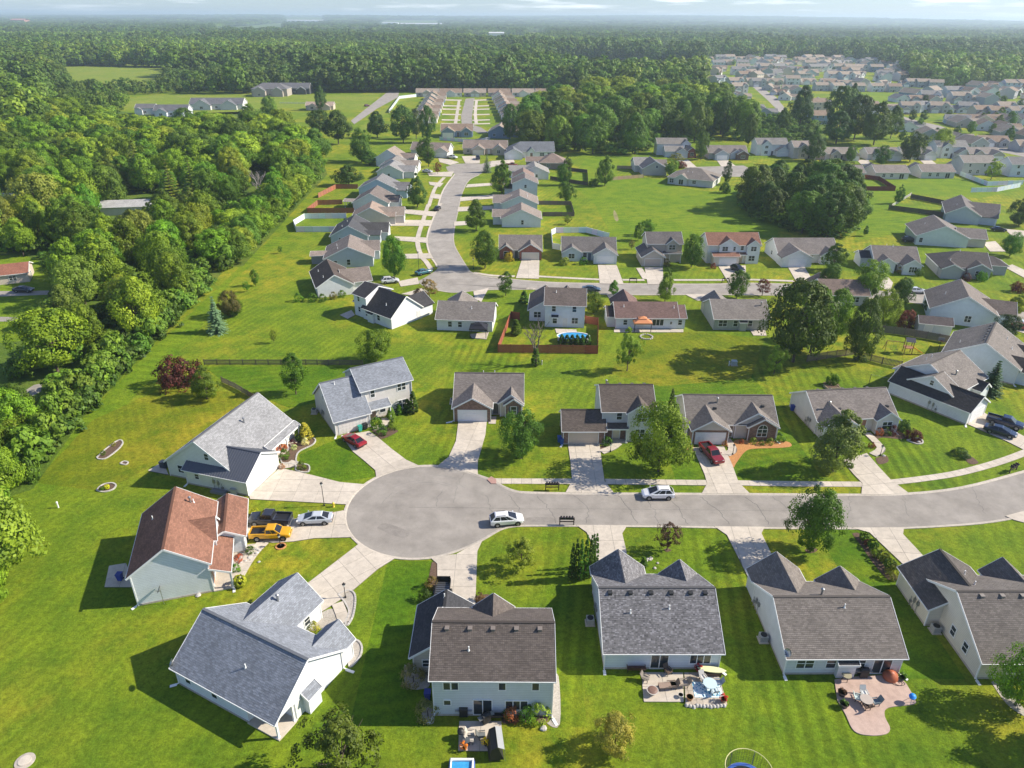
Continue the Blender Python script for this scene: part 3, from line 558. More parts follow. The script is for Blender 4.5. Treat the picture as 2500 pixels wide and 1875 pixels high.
        if s.near:
            c = MB().bar(Vector(V(ra,tm,zr+.16)), Vector(V(rb,tm,zr+.16)), .3, .05); s.add('ridge_cap', c, 'shingle' if (rmat or s.rmat) != 'metalroof' else 'metalroof', tuple(v*.8 for v in (color or s.roofc)))
        return dict(sw=sw, t0=t0, t1=t1, s0=s0, s1=s1, ze=ze, p=pitch, hw=hw, oh=oh, z0=z0)
    def wing(s, M, side, a, b, L, ze, pitch, z0=0., oh=.35, rk=.3, wall=None, wmat='siding', gmat=None, gcol=None, color=None, rmat=None, front=True):
        V = (lambda q, r, z: (r, q, z)) if M['sw'] else (lambda q, r, z: (q, r, z))
        hw = (b-a)/2; sm = (a+b)/2; zr = ze+hw*pitch; zE = ze-oh*pitch; tw = M['t1'] if side > 0 else M['t0']; tf = tw+side*L; tfo = tf+side*rk
        def back(z):
            d = (z-M['ze'])/M['p']
            if d < -M['oh']-.01: d = .12 if zr < M['ze']-M['oh']*M['p'] else -M['oh']
            return tw-side*min(d+.12, M['hw'])
        be, br = back(zE), back(zr)
        m = MB(); gcol = gcol or wall or s.wall
        for q in (a, b): w = s.add('wall', MB().poly([V(q, tw-side*.25, z0), V(q, tf, z0), V(q, tf, ze), V(q, tw-side*.25, ze)]), wmat, wall or s.wall)
        f = MB(); f.poly([V(a,tf,z0), V(b,tf,z0), V(b,tf,ze), V(a,tf,ze)]); s.add('wall', f, wmat, wall or s.wall)
        f = MB(); f.poly([V(a,tf,ze), V(b,tf,ze), V(sm,tf,zr)]); s.add('gable', f, gmat or wmat, gcol)
        if s.near:
            [s.add('corner_board', MB().box(p[0]-.06, p[0]+.06, p[1]-.06, p[1]+.06, z0, ze-.02), 'trim', None, w) for p in (V(a,tf,0), V(b,tf,0))]
        polys = [[V(a-oh,tfo,zE), V(a-oh,be,zE), V(sm,br,zr), V(sm,tfo,zr)], [V(b+oh,tfo,zE), V(b+oh,be,zE), V(sm,br,zr), V(sm,tfo,zr)]]
        s._roof(polys, [(V(a-oh,tfo,zE), V(sm,tfo,zr)), (V(b+oh,tfo,zE), V(sm,tfo,zr))], color, rmat, gut=[(V(a-oh,tfo,zE), V(a-oh,be,zE)), (V(b+oh,tfo,zE), V(b+oh,be,zE))] if s.near else ())
        return dict(tf=tf, zr=zr, sm=sm)
    def shed(s, pts, color=None, rmat=None):
        P = [Vector(p) for p in pts]; return s._roof([pts], [(pts[i-1], pts[i]) for i in range(len(pts))], color, rmat, .1)
    def win(s, face, x, y, z, w, h, mull=1, bars=1):
        a, b = window_mesh(w, h, mull, bars); o = link('window', a, None, s.root, loc=(x, y, z), rz=rot_face(face)); link('pane', b, None, o); return o
    def door(s, face, x, y, w=.95, h=2.1, kind='door', col=(.7,.69,.66), z=.05):
        a, t = door_mesh(w, h, kind); o = link('garage_door' if kind == 'garage' else 'door', a, MT['paint'], s.root, col, (x, y, z), rot_face(face)); link('door_trim', t, None, o); return o
    def zat(s, x, y):
        best = 0
        for T in s.slopes:
            if inside((x, y), [(p.x, p.y) for p in T]):
                n = (T[1]-T[0]).cross(T[2]-T[0])
                if abs(n.z) > 1e-6: best = max(best, T[0].z - (n.x*(x-T[0].x)+n.y*(y-T[0].y))/n.z)
        return best
    def vents(s, pts, kind='box', col=None):
        for x, y in pts:
            z = s.zat(x, y); m = MB()
            if kind == 'box': m.box(x-.19, x+.19, y-.2, y+.2, z-.15, z+.17).box(x-.23, x+.23, y-.24, y+.24, z+.17, z+.2); s.add('roof_vent', m, 'paint', col or (.03,.03,.03))
            elif kind == 'pipe': m.lathe([(.06, z-.1), (.06, z+.45), (.07, z+.45), (.07, z+.5)], 8, (x, y)); m.lathe([(.16, z-.12), (.08, z+.1)], 8, (x, y)); s.add('vent_pipe', m, 'trim')
            else: m.lathe([(.12, z-.2), (.12, z+.75), (.2, z+.77), (.2, z+.86), (.04, z+.98)], 10, (x, y)); s.add('flue', m, 'metal')
    def post(s, x, y, h, w=.16): return s.add('porch_post', MB().box(x-w/2, x+w/2, y-w/2, y+w/2, 0, h).box(x-w*.8, x+w*.8, y-w*.8, y+w*.8, 0, .2).box(x-w*.8, x+w*.8, y-w*.8, y+w*.8, h-.12, h), 'trim')
    def spout(s, x, y, h, dx=0., dy=-.5): return s.add('downspout', MB().bar((x,y,h-.1), (x,y,.25), .09).bar((x,y,.25), (x+dx*.5,y+dy*.5,.12), .09).bar((x+dx*.4,y+dy*.4,.08), (x+dx*1.6,y+dy*1.6,.04), .3, .06), 'trim')
    def meter(s, face, x, y):
        m = MB(); d = {'n':(0,-1),'f':(0,1),'l':(-1,0),'r':(1,0)}[face]; t = (abs(d[1]), abs(d[0]))
        for k, (o, z, w, h) in enumerate(((0, 1.2, .35, .5), (.7, 1.0, .25, .6), (1.3, .5, .3, .3))):
            cx, cy = x+t[0]*o, y+t[1]*o; m.box(cx-w/2*t[0]-.1*abs(d[0]), cx+w/2*t[0]+.1*abs(d[0]), cy-w/2*t[1]-.1*abs(d[1]), cy+w/2*t[1]+.1*abs(d[1]), z, z+h); m.bar((cx+d[0]*.05, cy+d[1]*.05, 0), (cx+d[0]*.05, cy+d[1]*.05, z+.9), .05)
        s.add('utility_meter', m, 'metal')
# ---- the house with the tall pale back wall
h = House('two-storey house with dark brown roof and pale grey back wall with a black-furnished patio', (-7.39,47.22), ang=0, W_=11.45, near=1, wall=(.6,.64,.67), roof=DKBROWN)
M = h.block(0, 11.45, 0, 8.6, 5.4, .6); h.block(-2.6, 3.2, 5.0, 11.8, 2.7, .72, 'y', wall=BEIGE, color=CHAR); h.wing(M, 1, 3.7, 7.5, .35, 5.4, .85)
h.win('n', 1.35, 0, 3.7, .62, .95, bars=0); h.win('n', 2.12, 0, 3.7, .62, .95, bars=0); h.win('n', 6.65, 0, 3.7, .62, .95, bars=0); h.win('n', 9.85, 0, 3.7, .62, .95, bars=0); h.win('n', 1.32, 0, 1.55, .62, .62, bars=0); h.win('n', 8.05, 0, .95, 2.1, 1.2, 3, 0); h.win('n', 4.75, 0, .25, 1.75, 2., 2, 0)
h.win('n', -1.2, 5, 1.1, .9, .9); h.vents([(1.2,3.7),(3.45,3.7),(5.7,3.7),(8.,3.7),(10.3,3.7)], 'box', (.2,.17,.15)); h.vents([(3.4,2.0)], 'pipe'); h.vents([(.2,9.),(.2,11)], 'pipe'); h.spout(11.5, -.1, 5.2, .3, -.6); h.spout(0, -.1, 5.2, -.3, -.5); h.door('f', .3, 11.8, 4.9, 2.15, 'garage'); h.win('r', 11.45, 4, 4.1, .7, .9)
# ---- mottled roof
h = House('ranch house with mottled grey speckled shingles and a crowded back patio', (9.91,52.99), ang=rad(.5), near=1, wall=(.62,.67,.72), roof=(.17,.165,.17), rmat='mottled')
M = h.block(0, 12.05, 0, 11.1, 2.7, .59); h.wing(M, 1, .04, 5.8, 1.5, 2.7, .82); h.wing(M, 1, 8.1, 11.9, .35, 2.7, .95)
h.win('n', 5.75, 0, .12, 1.75, 2.05, 2, 0); h.win('n', 10.0, 0, .85, 2.1, 1.35, 3, 0); h.vents([(.9,5.),(3.1,5.),(5.3,5.),(7.5,5.),(9.6,5.),(11.2,5.)]); h.vents([(2.9,3.2),(7.1,3.6)], 'pipe'); h.door('f', 2.9, 12.6, 4.9, 2.15, 'garage'); h.spout(0, -.05, 2.6); h.spout(12.05, -.05, 2.6, .4); h.meter('l', -.1, 7)
h.win('l', 0, 3.2, 1.1, .7, 1.1)
# ---- brown roof with the pink stamped patio
h = House('ranch house with plain taupe roof behind the curved pink stamped patio', (28.66,52.46), ang=rad(.8), near=1, wall=(.66,.66,.66), roof=(.2,.175,.155))
M = h.block(0, 12.05, 0, 10.5, 2.7, .56); h.wing(M, 1, .04, 5.7, 2.4, 2.7, .82); h.wing(M, 1, 7.5, 12.0, .5, 2.7, .8)
b_ = MB().box(5.3, 7.15, -.52, .05, 0, 1.95); h.add('fireplace_bump', b_, 'siding', (.66,.66,.66)); h.shed([(5.1,-.75,1.9),(7.35,-.75,1.9),(7.35,.05,2.35),(5.1,.05,2.35)], CHAR)
h.win('n', 2.0, 0, .95, 1.75, 1.3, 2); h.win('n', 4.7, 0, .95, .95, 1.3); h.win('n', 7.85, 0, .95, .8, 1.3); h.win('n', 10.1, 0, .12, 1.85, 2.05, 2, 0); h.vents([(5.2,5.8)], 'flue'); h.vents([(7.1,4.2)], 'pipe'); h.door('f', 2.9, 12.9, 4.9, 2.15, 'garage'); h.spout(0, -.05, 2.6); h.spout(12.05, -.05, 2.6, .4); h.meter('l', -.1, 8.5)
# ---- house cut by the frame
h = House('cream ranch house with a lean-to garage side and row of square roof vents', (48.52,52.06), ang=rad(.5), near=1, wall=CREAM, roof=(.17,.15,.135))
M = h.block(0, 12.5, 0, 12.2, 2.7, .57); h.block(-1.5, 6.5, 7.3, 13.8, 2.7, .62, 'y', wall=CREAM, color=(.12,.105,.095)); h.wing(M, 1, 7.9, 11.9, 1.1, 2.7, .85)
h.win('l', 0, 2.6, 1.1, .75, 1.15); h.win('l', 0, 4.9, 1.1, .75, 1.15); h.vents([(2.2,5.6),(4.4,5.6),(6.6,5.6),(8.8,5.6)], 'box', (.25,.22,.19)); h.vents([(3.5,8.6),(3.5,10.5)], 'pipe'); h.spout(0, -.05, 2.6); h.meter('l', -1.6, 9.2); h.win('n', 4, 0, .9, 1.8, 1.3, 2); h.win('n', 8.5, 0, .12, 1.8, 2.05, 2, 0); h.door('f', 2.5, 13.8, 4.9, 2.15, 'garage')
# ---- blue grey roof with corner porch
h = House('ranch house with blue-grey shingles, white gable and open corner porch', (-33.87,50.69), ang=rad(-27.3), near=1, wall=(.72,.75,.78), roof=BLUEGR)
M = h.block(0, 13.54, 0, 9.4, 2.7, .7, walls=False)
m = MB(); m.poly([(0,0,0),(9.7,0,0),(9.7,0,2.7),(0,0,2.7)]).poly([(9.7,0,0),(9.7,2.4,0),(9.7,2.4,2.7),(9.7,0,2.7)]).poly([(9.7,2.4,0),(13.54,2.4,0),(13.54,2.4,4.38),(9.7,2.4,2.7)]).poly([(0,9.4,0),(13.54,9.4,0),(13.54,9.4,2.7),(0,9.4,2.7)]).poly([(0,0,0),(0,9.4,0),(0,9.4,2.7),(0,4.7,5.99),(0,0,2.7)]).poly([(13.54,2.4,0),(13.54,9.4,0),(13.54,9.4,2.7),(13.54,4.7,5.99),(13.54,0,2.7),(13.54,0,2.35),(13.54,2.4,2.35)]).poly([(9.7,0,2.35),(13.54,0,2.35),(13.54,0,2.7),(9.7,0,2.7)]).poly([(9.7,0.02,2.6),(13.5,0.02,2.6),(13.5,2.4,2.6),(9.7,2.4,2.6)])
h.add('wall', m, 'siding', (.75,.77,.79)); h.add('porch_floor', MB().box(9.6,13.7,-.15,2.4,0,.14), 'concrete'); h.post(13.4,.1,2.35,.2); h.post(13.42,2.2,2.35,.2); h.add('foundation', MB().box(-.03,9.72,-.04,.3,0,.22), 'kerb')
h.wing(M, 1, .8, 6.8, 4.4, 2.7, .8); h.wing(M, 1, 10.2, 13.5, 1.7, 2.7, .95)
h.add('side_bump', MB().box(13.5,14.3,3.5,5.2,0,2.), 'siding', (.75,.77,.79)); h.shed([(14.5,3.35,1.95),(14.5,5.35,1.95),(13.5,5.35,2.6),(13.5,3.35,2.6)])
h.win('n', 1.6, 0, 1.0, .72, 1.15); h.win('n', 5.3, 0, 1.0, .72, 1.15); h.win('n', 11.2, 2.4, .15, 1.8, 2.05, 2, 0); h.door('r', 13.54, 3.0, .9, 2.05); h.vents([(7.9,2.2)], 'pipe'); h.vents([(4.5,10.2)], 'flue'); h.spout(0,-.05,2.6,-.4,-.4); h.spout(13.6,9.3,2.6,.8,.1); h.door('f', 3.8, 13.8, 4.9, 2.15, 'garage')
h.win('r', 6.8, 11.6, 1, .8, 1.1)
# ---- red roof
h = House('tall white-sided house with reddish brown roof beside the yellow pickup', (-43.20,61.56), ang=rad(17), near=1, wall=(.74,.77,.79), roof=REDBR)
M = h.block(0, 8.25, 0, 11.9, 4.5, .72, 'y')
h.wing(M, 1, 4.4, 8.0, .55, 4.5, .95)
h.block(7.6, 11.7, 6.4, 14.0, 2.7, .55, 'y', wall=(.74,.77,.79))
h.shed([(10.6,-.25,2.45),(10.6,6.5,2.45),(8.2,6.5,3.5),(8.2,-.25,3.5)]); h.add('porch_floor', MB().box(8.2,10.6,-.1,6.5,0,.14), 'concrete'); h.post(10.4,0,2.5,.2); h.post(10.4,3.2,2.5,.2); h.door('r', 8.25, 1.3, .95, 2.1, col=(.5,.27,.18)); h.win('r', 8.25, 4., .9, 1.5, 1.3, 2)
h.door('r', 11.7, 10.2, 4.9, 2.15, 'garage'); h.vents([(1.6,8.5)], 'pipe'); h.vents([(5.9,10.)], 'flue'); h.vents([(6.2,10.3)], 'pipe'); h.spout(-.05,0,4.4,-.4,-.3); h.spout(10.5,-.1,2.4); h.win('l', 0, 4, 1., 1.6, 1.3, 2); h.win('n', 9.7, 6.4, 1, .8, 1.)
# ---- metal roof
h = House('white gabled house with pale grey roof and dark ribbed garage roof', (-47.56,85.91), ang=rad(-16.6), near=1, wall=(.78,.79,.77), roof=(.3,.3,.305))
M = h.block(-3.7, 7.9, 1.0, 16.0, 2.75, .74, 'y'); h.block(.2, 10.45, 0, 7.7, 2.7, .58, 'x', color=(.13,.14,.165), rmat='metalroof')
h.shed([(9.2,8.0,2.35),(9.2,16.3,2.35),(8.1,16.3,2.95),(8.1,8.0,2.95)], (.3,.3,.305)); [h.post(9.0, y, 2.4, .18) for y in (9.2, 12.4, 15.9)]; h.add('porch_floor', MB().box(7.9,9.2,7.8,16.2,0,.14), 'concrete')
h.win('n', 3.6, 1.0, 4.2, .65, 1.0); h.win('n', 2.1, 0, 1.25, .65, .8); h.door('r', 10.45, 4.9, 4.9, 2.2, 'garage', (.76,.76,.74)); h.door('r', 10.45, 1.2, 2.2, 2.1, 'garage', (.76,.76,.74)); h.vents([(4.1,9.5)], 'flue'); h.meter('n', 5.0, -.12); h.spout(.2,-.05,2.6); h.door('r', 7.9, 11, .95, 2.1, col=(.3,.12,.08)); h.win('r', 7.9, 14, .9, 1.4, 1.3, 2); h.win('n', -1.5, 1, 1, .9, 1.2)
# ---- two storey blue grey
h = House('pale two-storey house with blue-grey roof and red sedan before its garage', (-28.72,99.49), ang=rad(30.6), near=1, wall=(.66,.62,.58), roof=BLUEGR)
M1 = h.block(0, 5.9, 0, 10.8, 2.9, .8); M2 = h.block(5.6, 14.5, 2.2, 10.2, 5.9, .58)
h.shed([(5.9,.6,2.5),(10.1,.6,2.5),(10.1,2.25,3.35),(5.9,2.25,3.35)]); h.post(9.9,.75,2.5); h.door('n', 2.95, 0, 4.6, 2.15, 'garage', (.66,.62,.58)); h.door('n', 7.3, 2.2, .95, 2.1, col=(.3,.2,.16)); h.win('n', 9., 2.2, .9, 1., 1.3); h.win('n', 7.5, 2.2, 4.2, .7, 1.25); h.win('n', 12.3, 2.2, 4.2, .65, 1.25); h.win('n', 13.1, 2.2, 4.2, .65, 1.25); h.win('n', 12.6, 2.2, .9, 1.4, 1.4, 2); h.win('l', 0, 5.4, 4.2, .6, .8); h.spout(14.5,2.1,5.8); h.spout(0,-.1,2.8,-.3); h.vents([(2,4.8)], 'pipe'); h.meter('l', -.1, 6)
# ---- the one storey house with brick front
h = House('one-storey house with brick garage gable between the blue-grey house and the young tree', (-9.71,104.46), ang=rad(-.5), near=1, wall=(.55,.5,.45), roof=(.225,.195,.175))
M = h.block(-.1, 11.45, 2.5, 12, 2.7, .6); h.wing(M, -1, -.05, 6.15, 2.5, 2.7, .58, wmat='brick', gmat='brick', wall=BRICKC); h.wing(M, -1, 7.7, 11.4, .55, 2.7, .8, wall=(.6,.55,.5)); h.wing(M, -1, 8.6, 11.35, 1.0, 2.6, .75, wmat='brick', gmat='brick', wall=BRICKC, gcol=BRICKC)
h.door('n', 3.05, 0, 4.8, 2.15, 'garage', (.76,.76,.76)); h.door('n', 6.9, 2.5, .95, 2.1, col=(.1,.1,.1)); h.win('n', 10.0, 1.5, .85, .9, 1.3); h.add('shutter', MB().box(9.2,9.5,1.46,1.5,.85,2.15), 'paint', (.1,.12,.16)); h.add('shutter', MB().box(10.5,10.8,1.46,1.5,.85,2.15), 'paint', (.1,.12,.16)); h.vents([(4.6,7.9),(6.6,7.8)], 'pipe'); h.spout(-.1,-.1,2.6,-.8,-.3); h.spout(11.5,2.4,2.6,.2)
# ---- two storey with brown roof
h = House('pale two-storey house with dark brown roof and brick-edged low garage', (8.27,97.42), ang=rad(.8), near=1, wall=(.66,.66,.64), roof=(.13,.105,.09))
h.block(0, 6.6, 0, 5.8, 2.7, .68, wall=BRICKC, wmat='brick'); M2 = h.block(6.3, 14.6, 1.5, 10.3, 5.35, .53); h.wing(M2, -1, 10.3, 14.2, .7, 5.35, .7)
h.shed([(6.6,.2,2.55),(10.5,.2,2.55),(10.5,1.55,3.1),(6.6,1.55,3.1)]); h.post(10.2,.35,2.55); h.door('n', 3.25, 0, 4.7, 2.1, 'garage', (.55,.47,.38)); h.door('n', 8.7, 1.5, 1., 2.1, col=(.7,.64,.5)); h.add('brick_panel', MB().box(6.7,8.,1.44,1.52,0,2.5), 'brick', BRICKC); h.add('brick_panel', MB().box(9.4,10.2,1.44,1.52,0,2.5), 'brick', BRICKC)
h.win('n', 9.0, 1.5, 3.75, .8, 1.2); h.win('n', 12.5, .8, 3.75, 1.5, 1.3, 2); h.win('n', 12.4, .8, .9, 1.5, 1.4, 2); h.vents([(7.8,9.5)], 'flue'); h.spout(0,-.1,2.6,-.3); h.spout(14.6,1.4,5.2); h.vents([(7.5,6.2),(9.5,6.2),(11.5,6.2),(13.5,6.2)], 'box', (.08,.07,.06)); h.add('porch_floor', MB().box(6.6,10.5,.3,1.5,0,.14), 'concrete')
# ---- arch window house
h = House('ranch house with arched window in a brick gable and orange mulch beds', (28.96,97.54), ang=rad(-.3), near=1, wall=(.58,.53,.46), roof=(.205,.18,.16))
M = h.block(-.3, 14.0, 2.4, 11.4, 2.7, .6); h.wing(M, -1, .05, 5.75, 2.3, 2.7, .62, wall=BRICKC, wmat='brick', gmat='siding', gcol=(.55,.52,.46)); h.wing(M, -1, 7.4, 13.95, .25, 2.7, .62, wall=(.58,.53,.46)); h.wing(M, -1, 9.4, 13.9, .9, 2.6, .62, wmat='brick', gmat='brick', wall=BRICKC, gcol=BRICKC)
h.door('n', 2.9, .1, 4.7, 2.15, 'garage', (.78,.78,.77)); h.door('n', 6.6, 2.4, .95, 2.1, col=(.2,.15,.12)); h.win('n', 11.6, 1.5, .8, 1.5, 1.3, 2)
a_ = MB(); ar = [(11.6+.75*math.cos(t*math.pi/12), 1.47, 2.2+.75*math.sin(t*math.pi/12)) for t in range(13)]; a_.poly(ar); h.add('arch_pane', a_, 'glass'); tr = MB(); [tr.bar(p, q, .1, .08) for p, q in zip(ar, ar[1:])]; tr.bar((11.6,1.46,2.2), (11.6,1.46,2.95), .05); h.add('arch_frame', tr, 'trim')
h.vents([(4.9,5.6)], 'flue'); h.vents([(4.4,4.6),(12.3,5.)], 'box'); h.spout(-.3,2.3,2.6); h.spout(14.0,1.4,2.6,.3)
# ---- house behind the street tree
h = House('pale ranch house with taupe roof behind the round street tree and curved front walk', (50.3,100.8), ang=rad(6), near=1, wall=(.66,.62,.58), roof=(.235,.205,.185))
M = h.block(0, 13.6, 0.6, 9.8, 2.7, .6); h.wing(M, -1, .05, 5.6, 2.4, 2.7, .6); h.wing(M, -1, 9.9, 13.55, 1.1, 2.7, .7)
h.door('n', 2.8, -1.8, 4.7, 2.15, 'garage', (.7,.68,.65)); h.door('n', 8.2, .6, .95, 2.1, col=(.3,.14,.1)); h.win('n', 11.7, -.5, .85, 1.6, 1.35, 2); h.win('n', 6.8, .6, .9, .8, 1.2); h.vents([(2.4,2.)], 'flue'); h.vents([(4.2,1.8),(12.7,2.)], 'box'); h.meter('l', -.1, 2.5); h.spout(13.6,-.4,2.6); h.vents([(2.,5.6),(4.2,5.6),(6.4,5.6),(8.6,5.6),(10.8,5.6)], 'box', (.1,.09,.08))
# ---- big white house with the dark low garage roof
h = House('big white house with long dark garage roof and two dark vehicles on its drive', (69.16,115.9), ang=rad(-54.9), near=1, wall=(.74,.76,.77), roof=(.225,.2,.18))
h.block(0, 13.9, 0, 6.2, 2.6, .6, color=(.06,.055,.055)); M = h.block(-1.3, 9.9, 3.5, 13.6, 3.6, .55, 'y'); h.block(2.6, 9.93, 1.3, 4.2, 3.6, .57, 'y'); h.block(6.2, 11.4, 9.3, 12.1, 2.8, .7, color=(.07,.065,.065))
h.win('n', 6.3, 1.3, 4.0, .6, .85); h.door('r', 13.9, 3.3, 4.7, 2.15, 'garage', (.78,.78,.77)); h.door('r', 9.9, 7.5, .95, 2.1, col=(.5,.45,.38)); h.vents([(7.6,6.6)], 'flue'); h.vents([(10.8,4.2)], 'box'); h.meter('n', 7.4, -.12); h.post(11.2,9.4,2.7); h.spout(13.9,-.1,2.5,.3); h.vents([(1.5,8),(1.5,10)], 'pipe'); h.win('l', -1.3, 8, 1, 1.2, 1.2)
h = House('large house with wide blue-white gable wall and dark roof next to the spruce', (84.8,127.3), ang=rad(-38), near=1, wall=(.68,.73,.77), roof=(.215,.19,.17))
M = h.block(0, 12.5, 0, 13., 3.2, .58, 'y'); h.wing(M, 1, .8, 5.6, 3.2, 2.7, .7, color=(.08,.07,.065)); h.wing(M, 1, 8.2, 12.6, 3.2, 2.7, .7, color=(.08,.07,.065)); h.vents([(1.8,4),(9,9),(10.3,6)], 'pipe'); h.vents([(5.6,k) for k in (2.2,4,5.8,7.6,9.4,11.2)], 'box', (.05,.05,.05)); h.spout(12.5,-.05,3.1,.3); h.door('r', 15.7, 3.2, 4.2, 2.1, 'garage'); h.win('l', 0, 6, 1, 1.2, 1.2)
# ---------------------------------------------------------------- houses along the next street
def mid(label, a, b=None, ang=None, wall=WHITE, roof=TAUPE, **k): return House(label, W(*a), W(*b) if b else None, rad(ang) if ang is not None else None, wall=wall, roof=roof, **k)
def fgables(h, M, L):
    for a, b, out, ze, p, kw in L: h.wing(M, -1, a, b, out, ze, p, **kw)
# H15 H16 H17
h = mid('white house with very dark brown roof and shrubs along its gable wall', ('H',245,720), ang=20.8, wall=(.76,.77,.77), roof=(.09,.07,.06))
M = h.block(0, 8.6, 0, 13.2, 2.7, .62, 'y'); h.block(6.5, 13.4, 1.5, 9.3, 2.7, .55, wall=(.7,.7,.68), color=(.22,.18,.155)); [h.win('l', 0, y, .9, 1.1, 1.2, 2) for y in (3, 6, 9.5)]; h.vents([(2,3),(1.5,9)], 'pipe'); h.door('r', 13.4, 5.4, 4.7, 2.1, 'garage')
h = mid('white two-part house with black roof and small awning above its back wall', ('H',525,850), ang=-40.2, wall=(.8,.81,.82), roof=(.055,.052,.055))
M = h.block(3.2, 12.9, 0, 9.0, 2.8, .8); h.block(-.1, 4.2, .3, 7.8, 5.2, .45, wall=(.8,.81,.82)); h.block(-1.5, .5, 1.5, 6, 2.7, .4); h.add('bay', MB().box(5.4,7.2,-.6,.05,0,2.), 'siding', (.8,.81,.82)); h.shed([(5.2,-.8,1.95),(7.4,-.8,1.95),(7.4,.05,2.4),(5.2,.05,2.4)])
for x, z in ((1.6,3.7),(1.6,1.2)): h.win('n', x, .3, z, .7, 1.1)
h.win('n', 4.6, 0, 1, .9, 1.2); h.win('n', 8.6, 0, 1., .9, 1.2); h.vents([(9.5,1.7)], 'pipe'); h.wing(M, 1, 6.5, 12.8, 3.5, 2.7, .6); h.door('r', 12.9, 8, .9, 2.)
h = mid('small white ranch house with taupe roof and black gazebo behind', ('H',1160,965), ang=-4.5, wall=(.77,.78,.77), roof=(.21,.185,.165))
M = h.block(0, 12.2, 0, 8.8, 2.7, .55); h.wing(M, 1, .8, 7.2, 3.2, 2.7, .62); h.win('n', 2.9, 0, .9, .8, 1.2); h.win('n', 5.1, 0, .9, .8, 1.2); h.win('n', 10.2, 0, .15, 1.8, 2., 2, 0); h.vents([(7.4,2.6)], 'pipe'); h.win('r', 12.2, 3, 1, .5, .8)
# H18 H19 H20
h = mid('white two-storey house inside the red board fence', ('I',410,940), ang=-4, wall=(.74,.77,.8), roof=(.15,.12,.105))
M = h.block(0, 8.7, 0, 8., 5.3, .6); h.block(-3.6, 3., 3.2, 13.5, 2.7, .62, 'y', wall=(.74,.77,.8)); h.wing(M, 1, 3.2, 6.2, .5, 5.3, .9)
h.win('n', 1.9, 0, 3.7, .8, 1.3); h.win('n', 6.4, 0, 3.7, .8, 1.3); h.win('n', 2.2, 0, .9, .9, 1.5); h.door('n', 4.5, 0, .95, 2.1); h.win('n', 6.6, 0, 1, 1.3, 1.3, 2); h.win('n', -1.8, 3.2, .9, 1.5, 1.3, 2); h.vents([(2.3,2.8)], 'pipe'); h.shed([(1.4,-1.0,2.5),(3.,-1.0,2.5),(3.,0,2.85),(1.4,0,2.85)], CHAR)
h = mid('long white ranch house with dark reddish roof and orange gazebo behind', ('I',955,955), ang=.5, wall=(.72,.76,.78), roof=(.18,.115,.1))
M = h.block(0, 13.6, 0, 7.4, 2.7, .58); h.block(13.3, 15.3, .05, 6.6, 2.65, .5); h.block(-1.7, .5, 1.0, 6, 2.6, .55, color=(.07,.055,.05)); h.wing(M, 1, .3, 6., 4.4, 2.7, .75); h.win('n', 2.1, 0, .95, .8, 1.1); h.win('n', 9.3, 0, .8, 2.4, 1.4, 3, 0); h.win('n', 14.2, .05, .95, .8, 1.1); h.win('n', 12.2, 0, 1.1, .4, .6); h.vents([(1.9,2.4),(13,2.2)], 'pipe')
h = mid('sage and beige ranch house with taupe roof beside the big leafy tree', ('I',1710,965), ang=-.5, wall=SAGE, roof=(.22,.195,.175))
M = h.block(0, 12., 0, 10.2, 2.7, .5, wall=SAGE); h.wing(M, 1, -.02, 5.4, 2.3, 2.7, .7, wall=BEIGE); h.win('n', 1.9, 0, .9, 1.8, 1.4, 2); h.win('n', 4.7, 0, .9, .9, 1.4); h.win('n', 7.9, 0, .9, .9, 1.4); h.add('bay', MB().box(5.6,7.,-.5,.05,0,1.9), 'siding', (.55,.55,.5)); h.shed([(5.4,-.7,1.85),(7.2,-.7,1.85),(7.2,.05,2.3),(5.4,.05,2.3)], DKBROWN); h.vents([(10.8,3.4)], 'flue')
h = mid('house with brown roofs half hidden behind the tall trees', ('J',640,930), ang=-3, wall=BEIGE, roof=(.2,.15,.125)); M = h.block(0, 11, 0, 8.5, 2.7, .55); h.wing(M, 1, .3, 5.5, 3, 2.7, .6); h.win('n', 3, 0, .9, 1.6, 1.3, 2); h.win('n', 8, 0, .9, 1.6, 1.3, 2)
h = House('large house with blue-white gable wall and brown roof behind the garden shed', (94.9,151.4), ang=rad(-22), wall=(.66,.72,.79), roof=(.2,.17,.15)); M = h.block(0, 13., 0, 12.5, 3.2, .55, 'y'); h.wing(M, 1, 3.5, 10.5, 4.2, 2.7, .55, color=(.15,.12,.105)); h.win('n', 7.6, 0, 1.0, 1.2, 1.4, 2); h.vents([(3.,6)], 'pipe'); h.door('r', 17.2, 7, 4.7, 2.1, 'garage')
h = House('small grey garden shed with dark roof behind the board fence', (89.0,144.6), ang=rad(-14.6), wall=(.55,.58,.62), roof=(.13,.105,.1), name='garden_shed', cat='shed'); h.block(0, 6.6, 0, 3.2, 2.3, .7, oh=.25, rk=.2); h.door('n', 2, 0, 1.5, 1.9)
